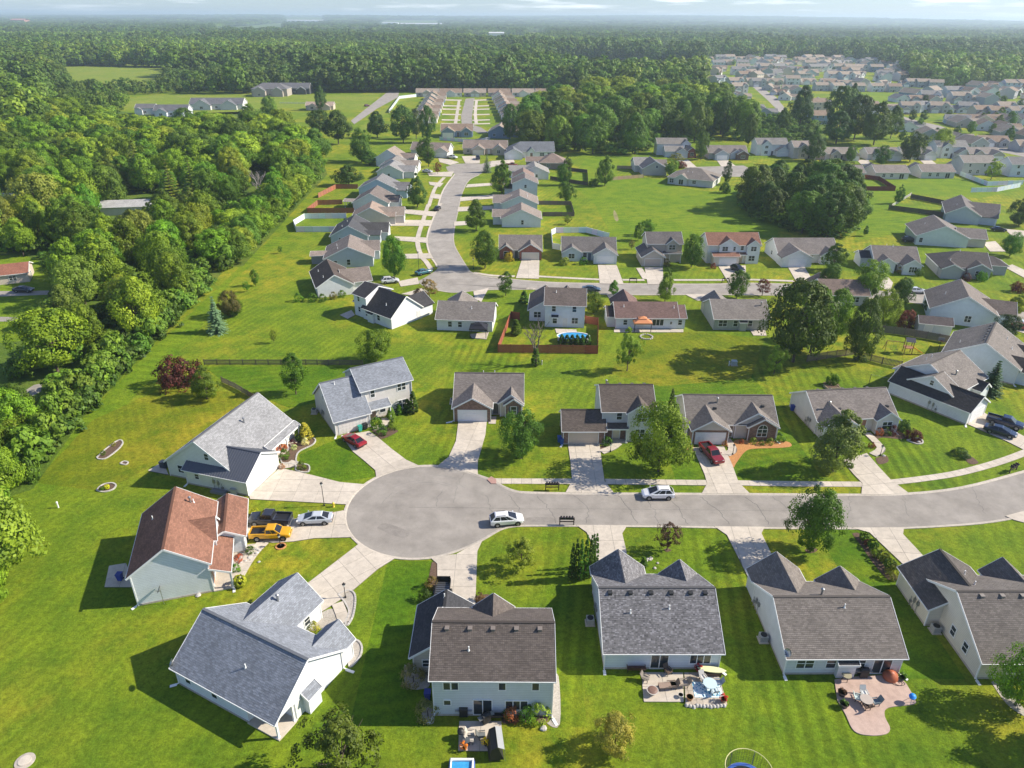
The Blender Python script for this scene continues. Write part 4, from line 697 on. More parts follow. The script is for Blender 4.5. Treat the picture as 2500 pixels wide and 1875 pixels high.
# street north side
h = mid('red brick ranch house with twin gables and yellow shrub at its front', ('H',1640,425), ang=0, wall=BEIGE, roof=(.205,.18,.16)); M = h.block(.1, 11.9, 1.6, 10.6, 2.7, .62)
fgables(h, M, [(5.7, 11.95, 1.7, 2.7, .62, dict(wmat='brick', gmat='brick', wall=BRICKR, gcol=BRICKR)), (.05, 3.7, .8, 2.7, .7, dict(wmat='brick', gmat='brick', wall=BRICKR, gcol=BRICKR))]); h.door('n', 8.8, -.1, 4.7, 2.1, 'garage', (.66,.6,.5)); h.door('n', 4.8, 1.6, .9, 2.1, col=(.1,.1,.1)); h.win('n', 1.9, .8, .9, 1.2, 1.3); h.vents([(2.5,9)], 'pipe')
h = mid('pale blue ranch house with a white picket yard behind it and two gables', ('I',545,440), ang=-2, wall=(.6,.64,.67), roof=(.16,.145,.135)); M = h.block(0, 15., 1.8, 11., 2.7, .6)
fgables(h, M, [(8.7, 15.1, 3.2, 2.7, .58, dict(wall=(.68,.7,.72))), (.1, 5.2, 1.2, 2.7, .55, dict())]); h.door('n', 11.9, -1.4, 4.7, 2.1, 'garage', (.78,.78,.78)); h.win('n', 2.6, .6, .9, 1.6, 1.3, 2); h.win('n', 6.4, 1.8, .9, 1., 1.3); h.door('n', 7.7, 1.8, .9, 2.1, col=(.12,.16,.22))
h = mid('tan two-storey house with low gabled garage and tree at its side', ('I',1180,475), ang=1, wall=(.52,.46,.4), roof=(.14,.125,.12)); M = h.block(1.2, 10.9, 4.1, 12., 5.3, .55); h.block(-.8, 5.2, 0, 9, 2.7, .62, 'y', wall=(.55,.47,.4), color=(.13,.115,.11)); h.wing(M, -1, 6.4, 9.6, .5, 5.3, .8); h.door('n', 2.2, 0, 4.5, 2.1, 'garage', (.55,.45,.37)); h.win('n', 8, 3.6, 3.7, 1.7, 1.3, 2); h.shed([(5.4,3.,2.6),(10.9,3.,2.6),(10.9,4.15,3.1),(5.4,4.15,3.1)]); h.post(10.6,3.1,2.6); h.post(7.5,3.1,2.6); h.door('n', 6.6, 4.1, .95, 2.1, col=(.12,.1,.09)); h.win('n', 9., 4.1, .9, 1.3, 1.3, 2)
h = mid('white two-storey house with red-brown roof and dark vehicle on the drive', ('I',1655,450), ang=1.3, wall=(.77,.78,.78), roof=(.24,.125,.088)); M = h.block(0, 14.5, 0, 8., 5.3, .58); fgables(h, M, [(3., 8.2, .7, 5.3, .65, {}), (10.8, 14.4, .7, 5.3, .75, {})]); h.block(1.2, 8.3, -2.5, 1, 2.7, .3, wall=(.72,.66,.58)); h.shed([(8.3,-1.2,2.6),(11.,-1.2,2.6),(11.,.05,3.1),(8.3,.05,3.1)]); h.door('n', 5.2, -2.5, 4.7, 2.1, 'garage', (.78,.78,.78)); h.door('n', 9.6, 0, .95, 2.1, col=(.5,.4,.3))
for x, y in ((4.6,-.7),(12.6,-.7)): h.win('n', x, y, 3.7, 1.5, 1.2, 2)
h.win('n', 9.6, 0, 3.8, .8, 1.1); h.win('n', 7.2, -.7, 3.8, .6, 1.1); h.win('n', 12.4, -.7, .9, 1.6, 1.4, 2)
h = mid('white ranch house with wide garage gable before the dark grove', ('J',338,640), ang=1.5, wall=(.78,.78,.78), roof=(.2,.175,.16)); M = h.block(.3, 17.2, 4., 14.6, 2.7, .55); fgables(h, M, [(.1, 8.3, 4., 2.7, .5, {}), (12., 16.6, 1.4, 2.7, .6, {})]); h.door('n', 4.3, 0, 4.9, 2.1, 'garage', (.8,.8,.8)); h.door('n', 9.6, 4., .9, 2.1, col=(.15,.12,.1)); h.win('n', 14.3, 2.6, .9, 1.5, 1.3, 2); h.win('l', .3, 9, 1, .8, 1.1)
h = mid('blue-grey trimmed ranch house with stepped twin gables and flower shrubs', ('J',1090,690), ang=-6, wall=(.66,.68,.69), roof=(.185,.16,.145)); M = h.block(-.5, 11., 3., 12.6, 2.7, .6); fgables(h, M, [(-.3, 4.2, 2., 2.7, .6, {}), (6., 10.6, 3., 2.7, .62, {})]); h.win('n', 2, 1., .9, 1.4, 1.3, 2); h.win('n', 8.5, 0, .7, 1.9, 1.5, 3); h.door('n', 5.1, 3., .95, 2.1, col=(.06,.06,.06)); h.vents([(3.5,8),(5,7.5)], 'pipe'); h.block(-3.2, -.4, 6, 11, 2.6, .5, color=CHAR)
h = mid('grey ranch house with dark hipped roofs and bushes at the corner', ('J',1560,725), ang=-12, wall=(.36,.37,.38), roof=(.1,.088,.084)); M = h.block(0, 12.5, 2.6, 13.5, 2.7, .5, hip=(1,0)); h.wing(M, -1, .1, 5., 2.6, 2.7, .5); h.wing(M, -1, 6.8, 12.3, 1.2, 2.7, .5); h.block(11.8, 18., 6.5, 12.6, 2.7, .5, hip=(0,1)); h.win('n', 9.5, 1.4, .9, 1.6, 1.3, 2); h.vents([(3,4.5),(6,8)], 'pipe')
h = mid('large pale green gable-end house with black car tucked behind', ('J',1370,465), ang=-14, wall=(.66,.72,.68), roof=(.2,.175,.16)); M = h.block(0, 14.2, 0, 14., 2.9, .45, 'y'); h.block(12., 19.6, 1.8, 9.5, 2.7, .5, wall=BEIGE); h.win('n', 1.3, 0, .9, .9, 1.3); h.vents([(3.5,8)], 'pipe'); h.door('r', 19.6, 5.5, 4.7, 2.1, 'garage')
h = House('blue-grey gable house with pillared front beside the long dark fence', (147.2,241.8), ang=rad(-25), wall=(.48,.53,.6), roof=(.165,.145,.135)); M = h.block(0, 10., 0, 19., 3., .55, 'y'); h.wing(M, 1, 1.5, 8, 5.2, 2.7, .6); h.wing(M, 1, 10, 17, 6.5, 2.7, .6); h.vents([(3,6)], 'pipe'); [h.post(15.0, y, 2.6, .3) for y in (1.6, 7.9)]; h.door('r', 16.5, 13.5, 4.6, 2.1, 'garage')
# west side of the street that climbs away
h = mid('grey gable-end house with a small screened porch at the back', ('H',300,490), ang=8.8, wall=(.52,.55,.6), roof=(.235,.195,.17)); M = h.block(0, 12.9, 0, 12., 2.7, .46, 'y'); h.block(-4., .5, 4.2, 8.2, 2.4, .25, wall=(.3,.3,.3), color=(.3,.24,.2)); h.block(8.5, 14.5, 6.5, 13.5, 2.7, .5); h.win('n', 2.8, 0, .9, .8, 1.1); h.win('n', 6.3, 0, .7, .9, 1.5); h.vents([(3,7),(3.5,3)], 'pipe'); h.door('r', 14.5, 10, 4.4, 2.1, 'garage')
h = mid('charcoal-roofed house with grey gable beside the long white vinyl fence', ('H',345,310), ang=3, wall=(.48,.52,.58), roof=(.085,.085,.09)); M = h.block(0, 11., 0, 13.5, 2.7, .55, 'y'); h.block(7., 16.5, 4.5, 11.5, 2.7, .55, color=(.075,.072,.072)); h.wing(M, 1, 1.5, 4.2, 3.5, 2.7, .6); h.vents([(3,4),(4,8)], 'pipe'); h.door('r', 16.5, 8, 4.6, 2.1, 'garage'); h.win('n', 3, 0, .9, 1.2, 1.2, 2)
h = mid('tan-roofed house with broad pinkish gable roof north of the vinyl fence', ('K',515,1105), ang=5, wall=(.6,.55,.5), roof=(.33,.25,.2)); M = h.block(0, 11.5, 0, 9.5, 2.7, .5, 'y'); h.block(8., 16.5, 1.5, 9., 2.7, .5, color=(.27,.22,.18)); h.wing(M, 1, .2, 3.4, 2.2, 2.7, .6); h.door('r', 16.5, 5.2, 4.6, 2.1, 'garage')
h = mid('white gable house with brown roof and covered deck in the red fenced yard', ('K',515,995), ang=-2, wall=(.72,.73,.74), roof=(.18,.15,.135)); M = h.block(0, 12.5, 0, 13., 2.9, .52, 'y'); h.block(9., 15.6, 3., 9.5, 2.7, .5, color=(.14,.12,.11)); h.block(-4.2, .4, 4.2, 8.2, 2.3, .2, walls=False, color=(.3,.25,.22)); [h.post(x, y, 2.3) for x in (-4, -1) for y in (4.4, 8)]; h.win('n', 8.5, 0, .9, .9, 1.2); h.door('r', 15.6, 6, 4.5, 2.1, 'garage')
h = mid('blue gable house with grey roof beyond the red fence corner', ('K',562,895), ang=-2, wall=(.45,.56,.68), roof=(.2,.195,.195)); M = h.block(0, 14., 0, 11., 3.6, .48, 'y'); h.block(10., 18.5, 3., 10., 3., .5, color=(.17,.16,.16)); h.wing(M, 1, .6, 4., 4., 3., .6); h.door('r', 18.5, 6.5, 4.5, 2.1, 'garage'); h.win('n', 7, 0, 1, 1, 1.2)
h = mid('house with pale grey roof stepping down the street row', ('K',700,745), ang=-4, wall=(.66,.67,.67), roof=(.27,.26,.25)); M = h.block(0, 11., 0, 11., 2.8, .5, 'y'); h.block(8., 15.5, 2., 9., 2.8, .5); h.door('r', 15.5, 5.5, 4.5, 2.1, 'garage'); h.win('n', 5, 0, .9, .9, 1.2)
h = mid('house with grey-tan roof between pale grey roof and white gable', ('K',720,700), ang=-4, wall=(.62,.62,.6), roof=(.24,.22,.2)); M = h.block(0, 11.5, 0, 11., 2.8, .5, 'y'); h.block(8., 16.5, 2., 9., 2.8, .5, color=(.3,.25,.21)); h.door('r', 16.5, 5.5, 4.5, 2.1, 'garage'); h.win('n', 5, 0, .9, .9, 1.2)
h = mid('white gable house with tan roof at the head of the row', ('K',692,648), ang=-8, wall=(.78,.79,.78), roof=(.3,.245,.2)); M = h.block(0, 11.5, 0, 11., 3.8, .6, 'y'); h.block(9., 17., 3., 10., 3.2, .5, color=(.25,.2,.17)); h.door('r', 17., 6.5, 4.5, 2.1, 'garage'); h.win('n', 6, 0, 1.2, .8, 1.2)
# east side
h = mid('white gable-end house with tan roof and single window at the bend', ('K',1660,1120), ang=0, wall=(.76,.79,.81), roof=(.26,.215,.185)); M = h.block(0, 12.7, 0, 10., 2.8, .45, 'y'); h.block(-3., 3., 3.2, 10., 2.7, .45); h.win('n', 6.7, 0, .9, .75, 1.4)
h = mid('house with low tan roof and paired pipes beyond the white gable house', ('K',1660,1000), ang=0, wall=(.68,.7,.72), roof=(.25,.21,.185)); M = h.block(0, 12.5, 0, 11.5, 2.8, .42, 'y'); h.block(-3., 3., 2., 10., 2.7, .45); h.vents([(9,k) for k in (3,4.5,6,7.5)], 'pipe'); h.win('n', 8, 0, .9, .9, 1.2)
h = mid('narrow blue-white gable house behind the street maple', ('K',1740,890), ang=0, wall=(.62,.68,.74), roof=(.21,.175,.16)); M = h.block(0, 9.5, 0, 9.5, 5.2, .42, 'y'); h.block(-3., 3., 3., 9., 2.7, .5); h.win('n', 5, 0, 3.6, .8, 1.1)
h = mid('brown-roofed low house between the blue-white gable and grey ranch', ('K',1745,790), ang=0, wall=BEIGE, roof=(.25,.18,.15)); M = h.block(0, 8.5, 0, 9.5, 2.8, .5, 'y'); h.win('n', 5, 0, 1., .8, 1.1)
h = mid('white ranch house with pale grey roof by the small fenced yard', ('K',1810,752), ang=1, wall=(.72,.74,.76), roof=(.3,.28,.255)); M = h.block(0, 11.5, 0, 11., 2.8, .45, 'y'); h.win('n', 6.5, 0, 1., .8, 1.1); h.block(-5., 3., 4., 11., 2.7, .5)
h = mid('brown house with pyramid hip roof next to the grey-roofed white house', ('K',1950,672), ang=0, wall=(.3,.23,.19), roof=(.25,.19,.155)); h.block(0, 12., 0, 12., 2.8, .55, hip=(1,1)); h.win('n', 4, 0, 1, 1.2, 1.2, 2); h.block(-6., 2., 4, 10., 2.7, .5)
h = mid('large white house with blue-grey roof and white garage door at the turn', ('K',1675,602), ang=3, wall=(.78,.78,.76), roof=(.165,.175,.19)); M = h.block(2, 25., 6., 19., 3., .55, hip=(1,0)); h.wing(M, -1, .5, 9., 5.5, 2.8, .5); h.wing(M, -1, 12., 15.5, 1, 3., 1.); h.door('n', 4.7, .5, 4.9, 2.2, 'garage', (.8,.8,.8)); h.door('n', 13.7, 5., 1.2, 2.4, col=(.25,.16,.1)); h.win('n', 19, 6, .9, 2., 1.4, 3); h.win('n', 22.5, 6, .9, 1.5, 1.4, 2)
h = mid('tan brick house with brown roof facing the turn of the street', ('K',1355,565), ang=-2, wall=(.5,.43,.35), roof=(.26,.205,.17)); M = h.block(0, 22., 4., 15., 2.9, .55); h.wing(M, -1, 4.8, 11., 3.6, 2.8, .6); h.wing(M, -1, 15., 21., 3., 2.8, .7); h.door('n', 7.9, .4, 4.6, 2.1, 'garage', (.66,.6,.5)); h.win('n', 18, 1, .9, 1.5, 1.5, 2); h.win('n', 2.5, 4, .9, 1.4, 1.3, 2); h.door('n', 13, 4, 1., 2.1)
h = mid('house with brown roof half hidden by street trees at the turn', ('K',945,575), ang=-10, wall=(.66,.66,.64), roof=(.25,.2,.17)); M = h.block(0, 19., 3., 13., 3., .55); h.wing(M, -1, 13., 19.5, 3.5, 2.8, .6); h.door('n', 16.2, -.5, 4.6, 2.1, 'garage', (.78,.78,.76)); h.win('n', 5, 3, .9, 1.6, 1.3, 2); h.win('n', 9.5, 3, .9, 1.6, 1.3, 2)
# beyond the mown field
h = mid('tan gable house with dark slate slope beside the corner tree', ('L',990,842), ang=2, wall=(.5,.47,.42), roof=(.2,.17,.15)); M = h.block(0, 10.5, 0, 12., 3., .55, 'y', color=(.14,.135,.145)); h.block(-2, 4, 8, 18, 3., .5, wall=(.62,.6,.56), color=(.27,.255,.24)); h.block(7., 12.5, 9., 16., 2.8, .5); h.win('n', 6, 0, 3.2, 1., 1.); [h.win('l', 0, y, 1, 1., 1.1) for y in (3, 7)]
h = mid('two-storey pale house with grey roof and brick front wing by the grove edge', ('L',1170,690), ang=1, wall=(.66,.68,.7), roof=(.22,.2,.18)); M = h.block(-1, 14., 10., 18., 5.5, .55); h.wing(M, -1, 11, 15.5, 1., 5.5, .8); h.block(2., 11., 4., 11., 2.9, .55, color=(.25,.235,.215)); h.wing(dict(sw=False,t0=4.,t1=11.,s0=2,s1=11,ze=2.9,p=.55,hw=3.5,oh=.4), -1, 7., 12.5, 3., 2.9, .6); h.block(12.6, 17., 2., 10.2, 3.4, .7, 'y', wall=BRICKR, wmat='brick'); h.door('n', 9.7, 1., 4.4, 2.1, 'garage', (.75,.73,.7)); h.win('n', 13.3, 9., 3.8, 1.3, 1.3, 2); h.win('n', 14.8, 2., 1., 1.6, 1.5, 2); [h.win('l', -1, y, 3.8, .8, 1.1) for y in (12, 15)]
h = mid('ranch house with blue garage gable and brown brick gable near the grove', ('L',1640,706), ang=2, wall=(.6,.58,.55), roof=(.225,.195,.175)); M = h.block(-2., 17., 4., 14., 2.9, .55); fgables(h, M, [(0, 6.8, 4., 2.8, .55, dict(wall=(.45,.5,.57))), (8.6, 14., 1.2, 2.8, .6, dict(wall=(.45,.5,.57))), (11., 16.6, 3.6, 2.8, .6, dict(wmat='brick', gmat='brick', wall=(.14,.09,.07), gcol=(.14,.09,.07)))]); h.door('n', 3.4, 0, 4.9, 2.2, 'garage', (.8,.8,.8)); h.win('n', 13.8, .4, .9, 1.8, 1.4, 2); h.door('n', 7.7, 4, .9, 2.1)
h = mid('grey-walled ranch house with tan hipped roof alone at the mown field', ('L',1215,915), ang=-27, wall=(.6,.6,.58), roof=(.22,.19,.165)); M = h.block(0, 18.6, 0, 14., 2.8, .45, hip=(1,1)); h.wing(M, -1, 3.2, 8.2, .6, 2.8, .6); h.win('n', 5.7, -.6, .3, 1.8, 2., 2, 0); h.win('n', 11, 0, 1, 1.4, 1.2, 2); [h.win('r', 18.6, y, 1, .8, 1.1) for y in (3.5, 6.5)]; h.vents([(7.,4),(9,4)], 'pipe'); h.win('n', 1.6, 0, .6, 1.6, 1.6, 2)
row = [('white two-storey house with black dormer valley in the row behind the grove', ('M',195,830), 1, (.74,.76,.77), (.23,.215,.2), 2), ('tan house with light roof behind the round dark tree', ('M',480,855), 1, (.6,.55,.48), (.3,.255,.22), 2), ('low tan ranch house with brown gable garage and small tree', ('M',735,865), 1, (.55,.5,.42), (.27,.235,.2), 1), ('white gable ranch house between two dark round trees', ('M',1060,865), 0, (.7,.7,.68), (.25,.22,.2), 1), ('white garage-front house between the dark trees and yellow-green tree', ('M',1330,860), 0, (.72,.72,.7), (.24,.22,.2), 1), ('white two-storey house with stepped gables past the yellow-green tree', ('M',1590,850), 0, (.76,.76,.74), (.24,.23,.22), 2), ('wide tan house with brick posts at the end of that row', ('M',1850,865), 0, (.52,.47,.4), (.26,.225,.2), 1)]
for i, (lb, a, an, wl_, rf, st) in enumerate(row):
    h = mid(lb, a, ang=2, wall=wl_, roof=rf); ze = 2.9 if st == 1 else 5.4; M = h.block(-2, 13.5, 4., 13., ze, .52); h.wing(M, -1, 7.4, 13.4, 3.5, 2.8, .6, wall=tuple(v*.95 for v in wl_)); h.door('n', 10.4, .5, 4.7, 2.1, 'garage', (.78,.78,.76) if i != 1 else (.4,.3,.25)); h.wing(M, -1, .2, 4.8, 1., ze, .75)
    h.win('n', 2.5, 3., ze-1.8, 1.5, 1.2, 2); h.win('n', 2.5, 3, 1, 1.6, 1.3, 2) if st == 2 else None; h.door('n', 6., 4., .95, 2.1, col=(.12,.1,.1))
row = [('tan ranch house whose back looks on the dark grove and red fence', ('M',745,1005), (.56,.53,.47), (.24,.205,.18), 1), ('cream ranch house beside the V of dark red fence', ('M',1085,1003), (.64,.61,.55), (.25,.215,.19), 1), ('cream ranch house with patio door next to the red-fenced ranch', ('M',1440,997), (.66,.63,.57), (.25,.21,.185), 1), ('grey two-storey house inside the white vinyl fence', ('M',1750,972), (.55,.54,.53), (.27,.24,.21), 2), ('pale blue two-storey house by the white vinyl fence end', ('M',2120,985), (.66,.7,.74), (.2,.19,.185), 2)]
for i, (lb, a, wl_, rf, st) in enumerate(row):
    h = mid(lb, a, ang=1 if i < 4 else -3, wall=wl_, roof=rf); ze = 2.8 if st == 1 else 5.4; M = h.block(-1.5, 13., 0, 9.5, ze, .5); h.wing(M, 1, -1.4, 4.5, 3., 2.8, .62)
    [h.win('n', x, 0, .9, 1.2, 1.4, 2) for x in (2.2, 5.6)]; h.win('n', 10, 0, .12, 1.9, 2.1, 2, 0)
    if st == 2: [h.win('n', x, 0, 3.7, .9, 1.2) for x in (1.5, 8.)]
# farmhouses and places at the wood
h = mid('red-roofed low house with sunlit end wall at the edge of the wood', ('G',35,262), ang=25, wall=(.62,.52,.44), roof=(.28,.12,.08)); M = h.block(-14, 5.5, 0, 8.5, 2.5, .35); h.win('r', 5.5, 3.5, .8, 1.4, 1.1, 2); h.win('n', 2, 0, .9, 1.5, 1.1, 2); h.block(-8, -4, 3, 5, 4.2, .2)
h = mid('grey-roofed carport house under the trees of the wood', ('N',915,1035), ang=10, wall=(.6,.58,.54), roof=(.42,.41,.4)); M = h.block(-11, 5., 0, 9., 2.8, .3); h.block(4.8, 9.5, -1, 5.5, 2.5, .12, walls=False, color=(.6,.6,.58)); [h.post(x, y, 2.5) for x in (5, 9.2) for y in (-.8, 5.2)]; h.win('n', 1, 0, .9, 1.6, 1.1, 2)
h = mid('white outbuilding with grey roof at the edge of the wood', ('N',-40,985), ang=8, wall=(.7,.7,.68), roof=(.4,.39,.37)); h.block(0, 12, 0, 8, 2.8, .3); h.win('n', 4, 0, .9, 1.5, 1.1, 2)
for lb, a, an, wl_, rf, w_, d_, ze in (('small white barn with dark roof by the far grey houses', ('N',905,362), 3, (.76,.77,.77), (.16,.155,.16), 13, 12, 4.2), ('large white house with slate roof at the wood edge', ('N',1030,378), 6, (.66,.7,.74), (.14,.14,.15), 22, 16, 4.), ('rambling house with several slate gables next to the white one', ('N',1270,330), 4, (.62,.62,.6), (.15,.15,.16), 38, 18, 4.), ('stone farmhouse with hipped slate roof standing in the yellow field', ('N',1690,240), 2, (.42,.37,.32), (.16,.155,.16), 30, 22, 6.), ('dark barn with white sliding door at the tree line', ('N',1880,225), 3, (.08,.08,.09), (.14,.14,.15), 26, 20, 5.), ('low pale tan house near the far road', ('N',2060,330), 3, (.6,.5,.4), (.4,.31,.25), 20, 12, 2.9)):
    h = mid(lb, a, ang=an, wall=wl_, roof=rf); M = h.block(0, w_, d_*.25, d_, ze, .5, hip=(1,1) if 'hipped' in lb else (0,0)); h.wing(M, -1, w_*.08, w_*.42, d_*.22, ze*.8, .6); h.wing(M, -1, w_*.6, w_*.9, d_*.16, ze*.8, .6) if w_ > 15 else None
    h.win('n', w_*.25, d_*.03, 1., 2., 1.4, 2); h.win('n', w_*.5, d_*.25, 1., 1.6, 1.3, 2)
    if 'barn' in lb: h.door('n', w_*.25, d_*.03-.06, 5, 3, 'garage', (.78,.78,.78))
# ---------------------------------------------------------------- the far housing estates: copies of a few kinds
def far_kind(kind, wall, roof):
    h = House('x', (0,0), ang=0, wall=wall, roof=roof)
    if kind == 0: M = h.block(0, 15, 3, 12, 2.9, .55); h.wing(M, -1, .2, 6.5, 3, 2.8, .6); h.wing(M, -1, 9.5, 14.5, 1.5, 2.8, .65); h.door('n', 3.3, 0, 4.9, 2.2, 'garage', (.8,.8,.78)); h.win('n', 12, 1.5, .9, 1.8, 1.4, 2); h.door('n', 8, 3, 1, 2.1, col=(.12,.1,.1))
    if kind == 1: M = h.block(0, 14, 2.5, 12, 5.6, .5); h.wing(M, -1, .2, 6.2, 2.5, 2.8, .6); h.wing(M, -1, 8.5, 13.6, .8, 5.6, .7); h.door('n', 3.2, 0, 4.9, 2.2, 'garage', (.8,.8,.78)); [h.win('n', x, y, z, 1.5, 1.3, 2) for x, y, z in ((3,2.5,3.9),(11,1.7,3.9),(11,1.7,1))]
    if kind == 2: M = h.block(0, 11, 0, 15, 3., .55, 'y'); h.block(9, 16, 5, 13, 2.8, .5); h.win('n', 3, 0, 1, 1.2, 1.2, 2); h.win('n', 8, 0, 1, 1.2, 1.2, 2)
    if kind == 3: M = h.block(0, 13, 0, 10, 5.6, .5); [h.win('n', x, 0, z, 1.2, 1.3, 2) for x in (2.5, 6.5, 10.5) for z in (1, 3.9)]; h.wing(M, 1, 1, 7, 3, 2.8, .6); h.win('n', 5, 0, .1, 1.8, 2.1, 2, 0)
    if kind == 4: M = h.block(0, 17, 3, 13, 2.9, .5); h.wing(M, -1, 5, 12, 3.5, 2.8, .55); h.door('n', 6.7, -.5, 2.5, 2.1, 'garage', (.75,.73,.68)); h.door('n', 10.2, -.5, 2.5, 2.1, 'garage', (.75,.73,.68)); h.win('n', 2.5, 3, .9, 1.5, 1.3, 2); h.win('n', 14.5, 3, .9, 1.5, 1.3, 2)
    return h.root
PROTO = [far_kind(k, WHITE, TAUPE) for k in range(5)]; used = set()
WCOL = {'white': (.76,.76,.74), 'grey': (.45,.46,.47), 'tan': (.55,.49,.41), 'blue': (.24,.32,.44), 'pale blue': (.55,.61,.67)}; RCOL = {'brown': (.27,.2,.15), 'taupe': (.33,.27,.215), 'grey': (.245,.235,.225)}
KINDW = ['one-storey two-gable', 'two-storey front-garage', 'gable-end', 'plain-backed two-storey', 'twin-garage']
def far_house(kind, c, x, y, ang, wc, rc, where, sc=1.):
    p = W(c, x, y); first = kind not in used
    if first: used.add(kind); o = PROTO[kind]
    else: o = copy_tree(PROTO[kind])
    place(o, p[0], p[1], rad(ang), sc); o['label'] = '%s %s house with %s roof %s' % (wc, KINDW[kind], rc, where); o['category'] = 'house'; o['group'] = '%s %s houses with %s roofs %s' % (wc, KINDW[kind], rc, where)
    for ch in o.children:
        n = ch.name.split('.')[0]
        if n in ('wall', 'gable'): ch.color = (*WCOL[wc], 1)
        elif n == 'roof': ch.color = (*RCOL[rc], 1)
    return o
wh = 'on the far curved street before the forest'
for i, x in enumerate((530, 672, 818, 965, 1110, 1252, 1395, 1540, 1700, 1850)): far_house(4, 'Q', x, 582 if i < 6 else 578, 3, ('tan', 'white', 'tan')[i % 3], 'brown' if i % 2 else 'taupe', wh, 1.12)
for i in range(8): far_house(2, 'Q', 590-i*13, 600+i*21, 2, ('tan', 'blue', 'pale blue', 'tan', 'white', 'blue', 'tan', 'white')[i], ('brown', 'taupe')[i % 2], wh, 1.02)
for i in range(8): far_house(2, 'Q', 985+i*9, 602+i*19, 0, ('white', 'tan', 'tan', 'white', 'pale blue', 'tan', 'white', 'tan')[i], ('brown', 'taupe')[i % 2], wh, 1.05)
far_house(0, 'K', 1190, 432, 2, 'blue', 'brown', wh, 1.2); far_house(2, 'K', 1555, 435, -5, 'blue', 'taupe', wh, 1.15); far_house(2, 'K', 1830, 400, -5, 'pale blue', 'taupe', wh); far_house(3, 'Q', 1265, 622, 3, 'white', 'brown', wh, 1.15)
wh = 'in the dense estate before the hazy woods'; R2 = random.Random(3)
cols = list(WCOL); wts = [4, 4, 3, 1, 2]; rcs = ['taupe', 'taupe', 'brown', 'grey']
def far_row(c, pts, n, ang, kinds, sc=1.):
    for i in range(n):
        t = i/max(1, n-1); x = pts[0][0]+(pts[1][0]-pts[0][0])*t + R2.uniform(-6, 6); y = pts[0][1]+(pts[1][1]-pts[0][1])*t + R2.uniform(-3, 3)
        far_house(R2.choice(kinds), c, x, y, ang + R2.uniform(-14, 14) + R2.choice((0, 0, 0, 0, 90, -90, 35))*(sc > 1.05), R2.choices(cols, wts)[0], R2.choice(rcs), wh, sc)
far_row('R', [(300,366),(1150,372)], 15, 5, (0,1,2,3), 1.25); far_row('R', [(320,384),(1400,392)], 17, 5, (0,1,2), 1.25); far_row('R', [(350,404),(1450,412)], 17, 3, (0,1,3), 1.25); far_row('R', [(350,428),(1500,434)], 17, 3, (0,1,3), 1.2); far_row('R', [(470,452),(1480,458)], 15, 3, (0,1,2), 1.2); far_row('R', [(520,480),(1470,484)], 12, 3, (0,1,3), 1.15); far_row('R', [(560,508),(1000,512)], 5, 3, (0,1,3), 1.1)
far_row('R', [(395,455),(480,560)], 4, 25, (1,2,0), 1.1); far_row('R', [(415,640),(500,700)], 3, 5, (2,), 1.1); far_row('R', [(640,540),(730,600)], 3, -40, (0,2), .95); far_row('R', [(300,400),(330,440)], 2, 10, (1,2), 1.1); far_row('R', [(1010,520),(1480,525)], 6, 3, (0,1), 1.06); far_row('R', [(960,545),(1400,552)], 5, 4, (3,), .95); far_row('R', [(380,505),(440,600)], 3, 20, (1,2)); far_row('R', [(470,605),(480,640)], 2, 15, (2,)); far_row('R', [(600,700),(560,680)], 2, 5, (2,)); far_row('R', [(580,520),(760,545)], 2, -10, (0,1)); far_row('R', [(820,560),(930,640)], 2, -10, (2,))
far_row('R', [(1510,520),(1640,530)], 3, -15, (2,3)); far_row('R', [(1560,585),(2250,600)], 8, 3, (1,3,2), 1.15); far_row('R', [(1600,612),(2260,640)], 8, 3, (0,1,2), 1.1); far_row('R', [(1940,535),(2260,545)], 5, 3, (2,3), 1.15); far_row('R', [(1980,562),(2260,575)], 4, 3, (2,1), 1.1); far_row('R', [(1440,612),(1640,622)], 3, 0, (0,2))
far_row('M', [(1160,490),(2250,500)], 11, 2, (0,1), .95); far_row('M', [(1600,575),(2300,590)], 7, -8, (2,0)); far_row('M', [(1850,535),(2300,545)], 5, 2, (1,2)); far_row('M', [(1690,605),(2000,650)], 3, -12, (2,)); far_row('M', [(1240,640),(1400,700)], 2, -10, (2,)); far_row('M', [(1660,745),(1790,775)], 2, 0, (2,0)); far_row('M', [(570,470),(580,580)], 2, 5, (3,)); far_row('M', [(2020,680),(2250,720)], 2, -8, (0,2)); far_row('M', [(1880,760),(2200,800)], 2, -5, (0,)); far_row('M', [(980,500),(985,520)], 1, 0, (3,))
